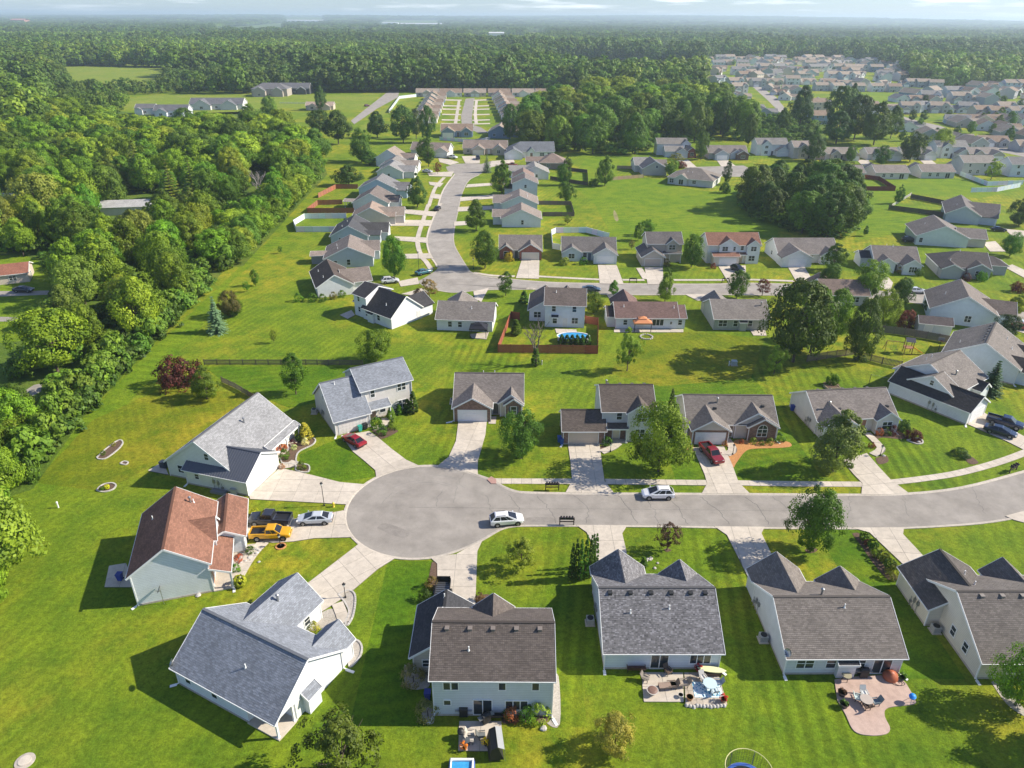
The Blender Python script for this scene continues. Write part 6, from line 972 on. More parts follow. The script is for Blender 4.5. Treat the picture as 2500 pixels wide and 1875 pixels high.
p = W('F', 1630, 300); r = empty('basketball_hoop', (*p, 0), rad(-20), label='basketball hoop on a pole near the shed fence', cat='hoop'); obj('pole', MB().bar((0,0,0),(0,0,2.6),.1), MT['black'], r); obj('backboard', MB().box(-.6,.6,-.05,.0,2.4,3.2), MT['paint'], r, (.25,.25,.25)); obj('rim', MB().tube([(.23*math.cos(t*.7),-.3+.23*math.sin(t*.7),2.6) for t in range(10)], [.02]*10, 6), MT['tail'], r)
def garden_frame(c, x, y, label):
    p = W(c, x, y); r = empty('garden_trellis', (*p, 0), rad(-30), label=label, cat='trellis'); [obj('pole', MB().bar((k*3.2,0,0),(k*3.2,0,2.),.09), MT['wood'], r, (.1,.08,.06)) for k in (0,1)]; obj('wire', MB().bar((0,0,1.9),(3.2,0,1.9),.03), MT['metal'], r)
garden_frame('F', 1165, 515, 'pair of dark posts with a wire on the lawn by the white house')
p = W('F', 915, 545); r = empty('raised_planter', (*p, 0), rad(8), label='raised wooden planter with shrub behind the curved-walk house', cat='planter'); [obj('board', MB().box(a,b,c_,d_,0,.4), MT['wood'], r, (.5,.4,.26)) for a,b,c_,d_ in ((-1.3,1.3,-.8,-.72),(-1.3,1.3,.72,.8),(-1.3,-1.22,-.72,.72),(1.22,1.3,-.72,.72))]; obj('soil', MB().box(-1.22,1.22,-.72,.72,0,.33), MT['mulch'], r)
p = W('F', 253, 390); r = empty('utility_box', (*p, 0), 0, label='grey-green utility transformer box in the tree shade', cat='utility box'); obj('cabinet', MB().box(-.5,.5,-.45,.45,.1,.9).box(-.53,.53,-.48,.48,.9,.95), MT['paint'], r, (.35,.4,.4)); obj('pad', MB().box(-.7,.7,-.6,.6,0,.1), MT['kerb'], r)
for c, x, y, lb in (('I', 388, 1235, 'white utility marker post by the bare tree'), ('A', 327, 205, 'white stub post on the lawn near the wood edge'), ('H', 1968, 1235, 'short white post on the lawn behind the brick-front house') , ('F', 220, 395, 'pale utility marker beside the transformer box')):
    p = W(c, x, y); tag(obj('utility_post', MB().lathe([(.1,0),(.09,.8),(.14,.82),(.12,1.),(.02,1.06)], 8), MT['trim'], loc=(*p, 0)), lb, 'post')
p = W('A', 140, 1622); r = empty('well_cover', (*p, 0), 0, label='round concrete cover set in the dry lawn', cat='cover'); obj('ring', MB().lathe([(.85,0),(.85,.08),(.6,.1)], 24), MT['kerb'], r); obj('lid', MB().lathe([(.55,.1),(.55,.16),(.1,.18)], 20), MT['concrete'], r)
p = W('I', 1195, 1022); r = empty('fire_ring', (*p, 0), 0, label='stone fire ring on the lawn behind the orange gazebo', cat='fire ring'); [obj('stone', MB().box(-.18,.18,-.13,.13,0,.25), MT['stone'], r, loc=(1.3*math.cos(k*.4),1.3*math.sin(k*.4),0), rz=k*.4+1.57) for k in range(16)]
# trailer by the drive
p = W('B', 643, 690); r = empty('utility_trailer', (*p, .1), rad(90), label='small black utility trailer parked beside the garage drive', cat='trailer'); obj('bed', MB().box(-1.6,1.6,-.85,.85,.45,.55), MT['black'], r)
[obj('side', MB().box(*q), MT['black'], r) for q in ((-1.6,1.6,-.88,-.82,.55,1.0),(-1.6,1.6,.82,.88,.55,1.0),(-1.62,-1.56,-.82,.82,.55,1.0),(1.56,1.62,-.82,.82,.55,1.3))]; [obj('bed_rib', MB().box(-1.5+k*.33,-1.38+k*.33,-.8,.8,.55,.6), MT['metal'], r) for k in range(9)]; obj('drawbar', MB().bar((-1.6,0,.45),(-2.6,0,.45),.1), MT['black'], r)
for s in (-1,1): t, rm = wheel_mesh(.33); o = link('wheel', t, None, r, loc=(.1,s*.98,.33)); link('rim', rm, None, o)
# ---------------------------------------------------------------- things on the patios
def chair(c, x, y, ang, col, label, kind='chair', z=.1):
    p = W(c, x, y); nm = {'chair': 'patio_chair', 'lounge': 'sun_lounger', 'sofa': 'wicker_sofa'}[kind]; r = empty(nm, (*p, z), rad(ang), label=label, cat={'chair':'chair','lounge':'lounger','sofa':'sofa'}[kind])
    w, d = {'chair': (.62,.62), 'lounge': (.7,1.8), 'sofa': (1.9,.8)}[kind]
    obj('seat', MB().box(-w/2,w/2,-d/2,d/2,.36,.46), MT['paint'], r, col); b = MB().poly([(-w/2,d/2,.44),(w/2,d/2,.44),(w/2,d/2+.25,.98),(-w/2,d/2+.25,.98)]).poly([(-w/2,d/2+.06,.44),(w/2,d/2+.06,.44),(w/2,d/2+.31,.98),(-w/2,d/2+.31,.98)]); obj('backrest', b, MT['paint'], r, tuple(v*.8 for v in col))
    for sx in (-1,1):
        for sy in (-1,1): obj('leg', MB().bar((sx*(w/2-.05),sy*(d/2-.05),0),(sx*(w/2-.05),sy*(d/2-.05),.38),.05), MT['black'], r)
        obj('armrest', MB().box(sx*(w/2)-.04,sx*(w/2)+.04,-d/2 if kind != 'lounge' else 0,d/2,.6,.66), MT['paint'], r, tuple(v*.7 for v in col))
def table(c, x, y, rr, label, col=(.35,.4,.42), z=.1, h=.72):
    p = W(c, x, y); r = empty('patio_table', (*p, z), 0, label=label, cat='table'); obj('top', MB().lathe([(rr,h-.03),(rr,h),(rr*.5,h+.005)], 20), MT['paint'], r, col); [obj('leg', MB().bar((math.cos(k*1.571)*rr*.8,math.sin(k*1.571)*rr*.8,0),(math.cos(k*1.571)*rr*.5,math.sin(k*1.571)*rr*.5,h-.03),.05), MT['black'], r) for k in range(4)]
def grill(c, x, y, label, col=(.02,.02,.02), ang=0, kettle=False, z=.1):
    p = W(c, x, y); r = empty('barbecue_grill', (*p, z), rad(ang), label=label, cat='grill')
    if kettle: obj('bowl', MB().lathe([(.05,.55),(.24,.6),(.33,.78),(.33,.85)], 16), MT['paint'], r, col, True); obj('lid', MB().lathe([(.34,.85),(.28,1.02),(.1,1.1),(.03,1.12)], 16), MT['paint'], r, col, True); [obj('leg', MB().bar((.1*math.cos(k*2.1),.1*math.sin(k*2.1),.6),(.4*math.cos(k*2.1),.4*math.sin(k*2.1),0),.035), MT['metal'], r) for k in range(3)]
    else: obj('cabinet', MB().box(-.4,.4,-.28,.28,.08,.85), MT['paint'], r, col); obj('hood', MB().tube([(-.42,0,.95),(.42,0,.95)], [.28,.28], 12), MT['paint'], r, col); [obj('side_shelf', MB().box(s*.62-.2,s*.62+.2,-.25,.25,.85,.89), MT['metal'], r) for s in (-1,1)]
def pot(c, x, y, label, col=(.35,.14,.08), sz=.3, z=.1):
    p = W(c, x, y); r = empty('flower_pot', (*p, z), 0, label=label, cat='pot'); obj('pot', MB().lathe([(sz*.7,0),(sz,sz*1.3),(sz*1.1,sz*1.3),(sz*.9,sz*1.2)], 12), MT['paint'], r, col); return r
BLK=(.02,.02,.022); TANC=(.4,.33,.26); BRN=(.12,.08,.06)
sw = empty('porch_swing', (*W('B', 935, 1560), .1), rad(8), label='black covered swing seat on the small patio', cat='swing'); obj('cover', MB().poly([(-.7,-1.2,.15),(-.7,1.2,.15),(-.45,1.1,1.5),(-.45,-1.1,1.5)]).poly([(.7,-1.2,.15),(.7,1.2,.15),(.1,1.1,1.8),(.1,-1.1,1.8)]).poly([(-.45,1.1,1.5),(.1,1.1,1.8),(.1,-1.1,1.8),(-.45,-1.1,1.5)]).poly([(-.7,-1.2,.15),(.7,-1.2,.15),(.1,-1.1,1.8),(-.45,-1.1,1.5)]).poly([(-.7,1.2,.15),(.7,1.2,.15),(.1,1.1,1.8),(-.45,1.1,1.5)]), MT['black'], sw); obj('canopy', MB().poly([(.15,-1.15,1.85),(.15,1.15,1.85),(.75,1.15,1.5),(.75,-1.15,1.5)]), MT['paint'], sw, (.3,.31,.32)); [obj('frame', MB().bar((.75,s*1.15,1.5),(.8,s*1.25,0),.05), MT['metal'], sw) for s in (-1,1)]
chair('B', 800, 1485, 85, (.6,.55,.48), 'cushioned chair with beige pads beside the covered swing'); chair('B', 800, 1515, 80, (.5,.46,.4), 'second beige-padded chair beside the covered swing'); chair('B', 862, 1495, 95, (.16,.17,.17), 'dark grey sling chair between beige chairs and swing'); grill('B', 745, 1490, 'round black smoker at the patio edge', BLK, 0, True); grill('B', 885, 1405, 'black barrel barbecue near the sliding door', BLK, 30); grill('B', 760, 1365, 'long covered grill against the back wall', BLK, 0, z=0.); table('B', 775, 1535, .35, 'small dark side table near the orange flowers', (.08,.09,.1)); sofa_ = chair('B', 925, 1372, 180, BLK, 'dark metal bench under the wall beside the flower bed', 'sofa', 0.)
PF = [pot('B', 885, 1535, 'pot of bright yellow flowers on the small patio', (.08,.08,.08), .22), pot('B', 765, 1560, 'pot of orange flowers at the patio corner', (.3,.2,.12), .22)]
chair('B', 1720, 1110, 180, (.12,.06,.05), 'dark wicker sofa under the mottled-roof eave', 'sofa', 0.); chair('B', 1895, 1215, -85, (.3,.22,.17), 'brown sling lounger on the crowded patio', 'lounge'); chair('B', 1960, 1205, -85, (.4,.33,.26), 'brown lounger with raised back beside the other lounger', 'lounge'); chair('B', 1900, 1135, 30, BRN, 'dark folding chair near the sliding door'); chair('B', 1775, 1175, 60, (.25,.22,.19), 'weathered chair beside the fire pit'); 
p = W('B', 1812, 1245); r = empty('fire_pit', (*p, .1), 0, label='round fire pit bowl with rusty lid on the crowded patio', cat='fire pit'); obj('bowl', MB().lathe([(.3,0),(.55,.45),(.6,.5),(.55,.5)], 20), MT['stone'], r); obj('lid', MB().lathe([(.52,.5),(.3,.58),(.02,.6)], 20), MT['paint'], r, (.2,.12,.09))
p = W('C', 290, 1225); tag(obj('outdoor_rug', MB().poly([(-1.5,-.95,.115),(1.4,-.95,.115),(1.5,.95,.115),(-1.4,.95,.115)]), (lambda: (lambda m, n, l, b: (l.new(mixc(n, l, ramp(n, l, N(n, l, 'ShaderNodeTexVoronoi', {'Vector': n.new('ShaderNodeTexCoord').outputs['Object'], 'Scale': 3.5}).outputs['Distance'], (.3, (0,)*3), (.4, (1,)*3)), (.06,.32,.5,1), (.62,.72,.75,1)), b.inputs['Base Color']), m)[1])(*newmat('rug_pattern')))(), loc=(*p, 0)), 'blue patterned rug under the glass table', 'rug')
table('C', 300, 1215, .7, 'round glass table with white frame on the blue rug', (.5,.62,.66)); chair('C', 345, 1200, -90, (.45,.5,.55), 'pale mesh chair on the lawn side of the glass table'); chair('C', 325, 1245, 190, (.55,.65,.68), 'pale blue chair before the glass table'); chair('C', 265, 1175, 20, (.6,.58,.55), 'folded pale chair behind the glass table')
m = MB(); kp = [(1.5*math.cos(t*math.pi/12), .38*math.sin(t*math.pi/12)*(1 if abs(math.cos(t*math.pi/12)) < .8 else .7)) for t in range(24)]; m.poly([(a,b,.75) for a,b in kp]); [m.poly([(*kp[i],.75),(*kp[(i+1)%24],.75),(kp[(i+1)%24][0]*.8,kp[(i+1)%24][1]*.7,.5),(kp[i][0]*.8,kp[i][1]*.7,.5)]) for i in range(24)]
p = W('C', 310, 1135); kr = empty('kayak', (*p, 0), rad(-8), label='pale yellow kayak lying on a dark box by the wall', cat='kayak'); obj('hull', m, MT['paint'], kr, (.72,.7,.4)); tag(obj('storage_chest', MB().box(-1,1,-.35,.35,0,.5).box(-1.03,1.03,-.38,.38,.44,.5), MT['paint'], None, (.1,.06,.05), loc=(*p, 0)), 'dark brown storage chest under the yellow kayak', 'chest')
pot('C', 190, 1280, 'brown urn on the paver patio edge', (.3,.15,.06), .33); pot('B', 1970, 1265, 'white bucket beside the lounger', (.7,.7,.68), .25); PF.append(pot('C', 380, 1290, 'pot of red flowers at the patio corner stones', (.3,.16,.1), .3)); PF.append(pot('C', 240, 1115, 'red flower pot by the wall of the crowded patio', (.35,.05,.04), .3, 0.))
for k in range(12): x = 175+k*19; p = W('C', x, 1315+R.uniform(-5,6)); tag(obj('edging_rock', MB().lathe([(.16+R.random()*.1,0),(.22,.12),(.12,.24),(.02,.28)], 7), MT['stone'], loc=(*p, 0), rz=R.random()*6), 'pale rock in the row edging the paver patio', 'rock', 'rocks edging the paver patio')
table('C', 1170, 1305, .62, 'round glass table with four chairs on the pink patio', (.42,.36,.31)); chair('C', 1160, 1262, 0, (.6,.62,.6), 'white-cushioned chair on the far side of the pink patio table'); chair('C', 1128, 1285, 70, (.5,.6,.58), 'pale green chair at the pink patio table'); chair('C', 1225, 1308, -80, (.2,.25,.27), 'grey chair on the sunny side of the pink patio table'); chair('C', 1175, 1330, 190, BRN, 'dark brown chair at the pink patio table')
grill('C', 1423, 1295, 'bright blue kettle barbecue on tall legs', (.02,.25,.75), 0, True); grill('C', 1155, 1150, 'black grill with side shelf under the window', BLK); tag(obj('covered_heap', MB().lathe([(.72,0),(.78,.35),(.66,.7),(.35,.85),(.3,.95),(.02,1.)], 11), MT['paint'], None, (.36,.1,.045), True, (*W('C', 1308, 1158), 0)), 'rust-orange covered furniture heap beside the patio door', 'cover')
PF.append(pot('C', 1040, 1255, 'round planter of dark flowers at the pink patio edge', (.07,.05,.05), .42, .05)); PF.append(pot('C', 1050, 1320, 'planter of green plants at the pink patio edge', (.08,.06,.06), .42, .05)); table('C', 1060, 1168, .5, 'wooden potting cart with plants by the bump-out', (.3,.27,.18)); PF.append(pot('C', 1378, 1165, 'dark green pot at the patio lawn corner', (.03,.08,.05), .3, 0.))
m = MB(); hp = [(.45*math.cos(t*.5)+.02*t, .3*math.sin(t*.5), .13) for t in range(30)]; m.tube(hp, [.02]*30, 5); tag(obj('garden_hose', m, MT['black'], loc=(*W('C', 1340, 1190), 0)), 'black garden hose coiled on the pink patio', 'hose')
# paddling pool and trampoline
p = W('B', 748, 1672); r = empty('paddling_pool', (*p, 0), rad(0), label='white inflatable paddling pool with blue water', cat='paddling pool')
m = MB(); m.tube([(1.05,-.75,.22),(1.05,.75,.22),(-1.05,.75,.22),(-1.05,-.75,.22),(1.05,-.75,.22)], [.22]*5, 8); m2 = MB(); m2.tube([(1.0,-.7,.5),(1.0,.7,.5),(-1.0,.7,.5),(-1.0,-.7,.5),(1.0,-.7,.5)], [.16]*5, 8); obj('lower_tube', m, MT['paint'], r, (.05,.1,.4)); obj('upper_tube', m2, MT['trim'], r); obj('water', MB().poly([(-.9,-.6,.42),(.9,-.6,.42),(.9,.6,.42),(-.9,.6,.42)]), MT['water'], r)
p = W('X', 1818, 1926); r = empty('trampoline', (*p, 0), 0, label='round trampoline with blue pad and safety net', cat='trampoline'); RT = 1.9
obj('mat', MB().lathe([(RT-.3,.88),(RT-.6,.87),(.02,.86)], 28), MT['black'], r); pad = MB()
for i in range(28): a, b = 2*math.pi*i/28, 2*math.pi*(i+1)/28; pad.poly([(q*math.cos(t), q*math.sin(t), .93) for q, t in ((RT-.32,a),(RT,a),(RT,b),(RT-.32,b))])
obj('pad', pad, MT['paint'], r, (.05,.12,.4)); obj('frame', MB().tube([(RT*math.cos(k*math.pi/14),RT*math.sin(k*math.pi/14),.9) for k in range(29)], [.04]*29, 6), MT['metal'], r)
net = MB()
for k in range(56): a = k*math.pi/28; net.bar((1.02*RT*math.cos(a),1.02*RT*math.sin(a),.95),(1.08*RT*math.cos(a),1.08*RT*math.sin(a),2.65),.012)
for z in (1.2,1.45,1.7,1.95,2.2,2.45): net.tube([(1.05*RT*math.cos(k*math.pi/14),1.05*RT*math.sin(k*math.pi/14),z) for k in range(29)], [.008]*29, 4)
tag(obj('net', net, MT['black'], r), kind='stuff'); obj('top_ring', MB().tube([(1.08*RT*math.cos(k*math.pi/14),1.08*RT*math.sin(k*math.pi/14),2.65) for k in range(29)], [.035]*29, 6), MT['paint'], r, (.65,.6,.3)); [obj('pole', MB().bar((1.02*RT*math.cos(k*1.047),1.02*RT*math.sin(k*1.047),0),(1.08*RT*math.cos(k*1.047),1.08*RT*math.sin(k*1.047),2.65),.05), MT['metal'], r) for k in range(6)]
# pieces beside the metal-roofed house, boulders
for c, x, y, w_, d_, h_, cl, lb, nm in (('D',672,872,.9,.7,.9,(.5,.5,.48),'grey storage box against the white garage wall','storage_box'),('D',575,868,2.2,.8,.35,(.25,.25,.26),'low grey frame stacked by the white garage wall','storage_box'),('D',250,715,1.,.8,1.1,(.04,.05,.08),'dark covered box behind the white gable','storage_box')):
    p = W(c, x, y); r = empty(nm, (*p, 0), rad(-16), label=lb, cat='box'); obj('case', MB().box(-w_/2,w_/2,-d_/2,d_/2,0,h_*.85), MT['paint'], r, cl); obj('lid', MB().box(-w_/2-.03,w_/2+.03,-d_/2-.03,d_/2+.03,h_*.85,h_), MT['paint'], r, tuple(v*.8 for v in cl))
def rock(p, s, label, group=None):
    m = MB().lathe([(s*.8,0),(s,s*.3),(s*.75,s*.6),(s*.3,s*.75),(.02,s*.78)], 7); m.v = [(x*R.uniform(.8,1.2), y*R.uniform(.8,1.2), z*R.uniform(.85,1.1)) for x,y,z in m.v]
    tag(obj('boulder', m, MT['stone'], loc=(*p, 0), rz=R.random()*6), label, 'boulder', group)
for k in range(22): rock(W('A', 1310+R.uniform(0,140), 420+R.uniform(0,30)+ (140-0)*R.random()*.6), R.uniform(.12,.28), 'white rock in the stone bed beside the yellow pickup house walk', 'white rocks in the stone bed')
for k in range(9): rock(W('B', 1765+R.uniform(0,80), 490+R.uniform(0,55)), R.uniform(.15,.3), 'tan boulder in the bed before the mottled-roof gables', 'tan boulders before the gables')
rock(W('F', 1500, 912), .3, 'white stone by the purple round shrub'); rock(W('F', 1265, 1005), .3, 'white stone at the foot of the curved-walk lamp'); rock(W('A', 1110, 695), .35, 'pale flat stone at the foot of the tall white wall'); rock(W('B', 1205, 1440), .35, 'tan flat rock on the lawn beside the gravel strip')
# ================================================================== trees
def leaf_quad(m, p, n, s, sh, rr):
    a = Vector((rr.gauss(0,1), rr.gauss(0,1), rr.gauss(0,1))); u = n.cross(a)
    if u.length < 1e-4: u = Vector((1,0,0))
    u.normalize(); v = n.cross(u).normalized(); k = rr.uniform(.55, .9)
    c = [p-u*s, p-v*s*k*.8+u*s*.1, p+u*s, p+v*s*k]; m.poly(c); m.a += [sh]*4
PROF = {'round': lambda u: math.sqrt(max(0, 1-(2*u-1)**2))**.9, 'oval': lambda u: math.sin(math.pi*min(1, u**.8*1.0))**.75 if u < 1 else 0, 'egg': lambda u: (math.sin(math.pi*(u**.62)))**.8 if 0 < u < 1 else 0,
        'column': lambda u: min(1, u*6)*(1-u)**.45, 'cone': lambda u: min(1, u*9)*(1-u)**.8, 'vase': lambda u: math.sin(math.pi*min(1, u**1.3))**.7 if u < 1 else 0, 'dome': lambda u: math.sqrt(max(0, 1-u*u))*min(1, .55+u*3)}
def crown_mesh(seed, h, w, z0, prof, nclump, nleaf, leaf, clump=.26, hollow=.5, lumpy=.25, up=.25):
    rr = random.Random(seed); m = MB(); f = PROF[prof]; lob = [(rr.uniform(0, 6.28), rr.uniform(.6, 1.2)) for _ in range(4)]
    for i in range(nclump):
        for _ in range(8):
            u = rr.random(); r = f(u)
            if rr.random() < r**.7+.08: break
        th = rr.uniform(0, 6.283); lump = 1 + lumpy*math.sin(2*th+lob[0][0]+4*u) + lumpy*.6*math.sin(5*th+lob[1][0]+7*u)
        q = r*lump*(hollow + (1-hollow)*math.sqrt(rr.random())); c = Vector((q*w/2*math.cos(th), q*w/2*math.sin(th), z0+(h-z0)*u)); cr_ = w*clump*rr.uniform(.55, 1.1)*(.45+.55*r)
        base = rr.random(); ax = Vector((c.x, c.y, (c.z-(z0+(h-z0)*.4))*.7)).normalized() if (abs(c.x)+abs(c.y)) > .01 else Vector((0,0,1))
        for k in range(nleaf):
            d = Vector((rr.gauss(0,1), rr.gauss(0,1), rr.gauss(0,1)+up)).normalized()
            if d.dot(ax) < -.35: d = -d
            p = c + Vector((d.x*cr_, d.y*cr_, d.z*cr_*.75))*(.55+.5*rr.random()); n = (d*1.1 + ax*.5 + Vector((rr.gauss(0,.45), rr.gauss(0,.45), rr.gauss(0,.45)+.25))).normalized()
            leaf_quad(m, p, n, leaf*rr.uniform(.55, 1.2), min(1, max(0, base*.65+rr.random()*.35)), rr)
    return m
def trunk_mesh(seed, h, z0, w, r, limbs=6):
    rr = random.Random(seed); m = MB(); pts = [(0,0,-.1),(rr.gauss(0,.05),rr.gauss(0,.05),z0*.6),(rr.gauss(0,.12),rr.gauss(0,.12),z0+(h-z0)*.3),(rr.gauss(0,.2),rr.gauss(0,.2),z0+(h-z0)*.75)]
    m.tube(pts, [r*1.25, r, r*.65, r*.2], 7)
    for i in range(limbs):
        a = i*6.283/limbs+rr.uniform(-.4, .4); zb = z0*.8+(h-z0)*rr.uniform(0, .35); l = w*.5*rr.uniform(.6, .9); m.tube([(0,0,zb),(math.cos(a)*l*.5,math.sin(a)*l*.5,zb+(h-zb)*.25),(math.cos(a)*l,math.sin(a)*l,zb+(h-zb)*rr.uniform(.4,.6))], [r*.5, r*.32, r*.1], 5)
    return m
def spruce_mesh(seed, h, w, tiers=16, per=13, leaf=.22, droop=.22):
    rr = random.Random(seed); m = MB()
    for t in range(tiers):
        u = t/(tiers-1); z = .25+(h-.3)*u; rad_ = w/2*(1-u)**.85*(1+.12*math.sin(t*2.3))+.08; n = max(4, int(per*(1-u*.6)))
        for k in range(n):
            a = 6.283*k/n + t*.7 + rr.uniform(-.2, .2); L = rad_*rr.uniform(.8, 1.12); st = max(3, int(L/leaf*1.7))
            sh = rr.random()
            for j in range(st):
                s = (j+.5)/st; p = Vector((math.cos(a)*L*s, math.sin(a)*L*s, z - droop*L*s + .12*L*s*s)); wd = leaf*(1.25-.6*s)
                for sd_ in (-1, 1):
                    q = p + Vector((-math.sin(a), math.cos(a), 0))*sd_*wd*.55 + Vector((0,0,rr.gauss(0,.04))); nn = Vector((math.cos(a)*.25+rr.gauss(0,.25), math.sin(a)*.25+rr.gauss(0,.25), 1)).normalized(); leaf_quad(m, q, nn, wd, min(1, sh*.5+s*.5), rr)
    return m
def bare_mesh(seed, h, r):
    rr = random.Random(seed); m = MB()
    def grow(p, d, L, r_, lv):
        q = p + d*L; m.tube([p, p+d*L*.5+Vector((rr.gauss(0,.04),rr.gauss(0,.04),0))*L, q], [r_, r_*.8, r_*.6], 5, False)
        if lv < 5:
            for k in range(3 if lv < 3 else 2): e = (d + Vector((rr.gauss(0,.42),rr.gauss(0,.42),rr.gauss(.12,.2)))).normalized(); grow(q if k else p+d*L*.75, e, L*rr.uniform(.6,.8), r_*.58, lv+1)
    grow(Vector((0,0,-.1)), Vector((0,0,1)), h*.27, r, 0); return m
TP = {}
def proto(key, h, w, crown, trunk):
    q = sorted(math.hypot(v[0], v[1]) for v in crown.v); zz = sorted(v[2] for v in crown.v); w = 2*q[int(len(q)*.965)]; h = zz[int(len(zz)*.995)]      # true size
    a = crown.mesh(key+'_crown'); a.materials.append(MT['leaf']); b = trunk.mesh(key+'_trunk', True); b.materials.append(MT['bark']); TP[key] = (h, w, a, b)
for i in range(4): proto('round%d' % i, 9, 8, crown_mesh(10+i, 9, 8, 1.2, 'round', 105, 105, .19, .22, .5, .34), trunk_mesh(i, 9, 2., 8, .2))
for i in range(3): proto('oval%d' % i, 9, 6, crown_mesh(20+i, 9, 6, 1.1, 'egg', 95, 100, .17, .22, .5, .32), trunk_mesh(i+9, 9, 1.6, 6, .17))
for i in range(2): proto('column%d' % i, 9, 4, crown_mesh(30+i, 9, 4, 1.2, 'oval', 70, 95, .16, .3), trunk_mesh(i+15, 9, 1.2, 4, .14))
for i in range(5): proto('wood%d' % i, 14, 11, crown_mesh(40+i, 14, 11, 2.5, ('round', 'egg', 'oval', 'egg', 'round')[i], 120, 80, .31, .2, .55, .3), trunk_mesh(i+20, 14, 4, 11, .26))
proto('loose', 8, 5.5, crown_mesh(51, 8, 5.5, 1.4, 'egg', 75, 90, .14, .17, .25, .4), trunk_mesh(52, 8, 1.8, 5.5, .13, 8)); proto('sparse', 4.5, 4, crown_mesh(53, 4.5, 4, 1.1, 'round', 95, 60, .085, .14, .3), trunk_mesh(54, 4.5, 1.2, 4, .1, 9))
proto('shrub', 1.2, 1.4, crown_mesh(55, 1.2, 1.4, .0, 'dome', 34, 30, .075, .3, .6, .12), MB().tube([(0,0,0),(0,0,.5)], [.05,.03], 5)); proto('bush', 3.4, 5, crown_mesh(56, 3.4, 5, .0, 'dome', 80, 75, .13, .22, .45, .3), MB().tube([(0,0,0),(0,0,1.5)], [.1,.05], 5)); proto('flower', .7, .8, crown_mesh(57, .7, .8, .0, 'dome', 16, 18, .07, .3, .4, .3), MB().tube([(0,0,0),(0,0,.3)], [.03,.02], 5))
proto('boxwood', 1.2, 1.4, crown_mesh(155, 1.2, 1.4, .05, 'round', 130, 30, .085, .1, .9, .0), MB().tube([(0,0,0),(0,0,.5)], [.05,.03], 5)); proto('arbor', 5, 1.5, crown_mesh(58, 5, 1.25, .05, 'cone', 120, 50, .075, .2, .75, .08, .8), MB().tube([(0,0,0),(0,0,2)], [.08,.04], 5)); proto('spruce', 7, 4.2, spruce_mesh(59, 7, 4.2), MB().tube([(0,0,0),(0,0,6.8)], [.16,.03], 7)); proto('pine', 13, 7, spruce_mesh(60, 13, 7, 17, 9, .42, .05), MB().tube([(0,0,0),(0,0,12.5)], [.25,.04], 7))
GRN=(.078,.15,.012); YGRN=(.14,.2,.018); DGRN=(.04,.082,.014); MGRN=(.058,.118,.012); PURP=(.06,.014,.022); OLIVE=(.17,.16,.045); BLUEG=(.1,.15,.135); MAROON=(.11,.025,.025)
def put(key, x, y, h, w, col, label, name='tree', cat='tree', group=None, rz=None, z=0.):
    H0, W0, a, b = TP[key]; r = empty(name, (x, y, z), R.uniform(0, 6.28) if rz is None else rz, label=label, cat=cat, group=group); s = (w/W0*R.uniform(.95,1.05), w/W0*R.uniform(.95,1.05), h/H0)
    c = link('crown', a, None, r, tuple(v*R.uniform(.9,1.1) for v in col)); t = link('trunk', b, None, r); c.scale = s; t.scale = s; return r
def tree(key, c, x, y, h, w, col, label, **k): p = W(c, x, y); return put(key, p[0], p[1], h, w, col, label, **k)
T = tree
T('bush','D',345,222,5.6,8.2,PURP,'wide purple-leaved shrub at the lawn edge',name='purple_shrub',cat='shrub'); T('oval0','D',505,306,6.6,5.4,GRN,'bright green tree beside the purple shrub'); T('column0','D',1040,276,8.2,4.2,MGRN,'narrow upright tree inside the picket-fenced lawn'); T('round0','H',690,1205,6.6,7.8,GRN,'bushy tree behind the blue-grey two-storey roof')
T('round1','E',668,662,8.6,6.8,(.06,.11,.02),'dense dark tree on the lawn beside the brick-front drive'); T('round2','E',1492,738,11.6,9,(.115,.21,.02),'tall bright yellow-green maple before the arch-window garage'); T('oval1','F',922,1108,10.4,8.2,(.085,.125,.035),'round-topped grey-green tree at the verge of the curved-walk house'); T('round3','C',865,452,9.6,6.6,(.055,.115,.012),'dark green maple beside the kerb and boxwood row')
T('loose','B',1085,545,4.8,4.8,(.16,.2,.03),'small airy yellow-green tree on the lawn by the columnar evergreens'); T('sparse','B',1895,442,4.3,3.4,(.09,.05,.045),'small purple-brown tree with thin crown in a mulch ring'); T('loose','X',842,1912,8.6,7.6,(.075,.105,.016),'open feathery tree at the edge of the lawn below the blue-grey roofs'); T('round2','B',1600,1552,4.4,4.0,(.22,.2,.055),'pale olive round tree on the back lawn',name='tree')
T('round0','X',2478,1722,7.6,5.6,(.1,.175,.02),'light green tree beside the cream house corner'); T('round1','X',2640,1835,8.5,7,GRN,'tree standing past the cream house whose shadow crosses the lawn'); T('wood0','X',-6,1415,13.5,13,(.12,.19,.025),'large pale cottonwood at the lawn end of the wood'); T('wood1','X',-45,1290,9.5,9,(.12,.2,.02),'bright tree above the pale cottonwood at the lawn edge'); T('round2','X',12,1200,7.5,7,(.13,.205,.02),'yellow-green bushy tree where the wood meets the lawn'); T('round0','X',-60,1180,9,8,GRN,'darker tree behind the yellow-green bushy tree'); T('round1','X',55,1105,6.,6.4,(.11,.19,.02),'low bright tree at the end of the hedge plants'); T('round3','X',-40,1480,8,7,(.12,.19,.02),'light tree below the pale cottonwood'); T('wood2','X',-120,1330,13,11,GRN,'broad tree behind the pale cottonwood')
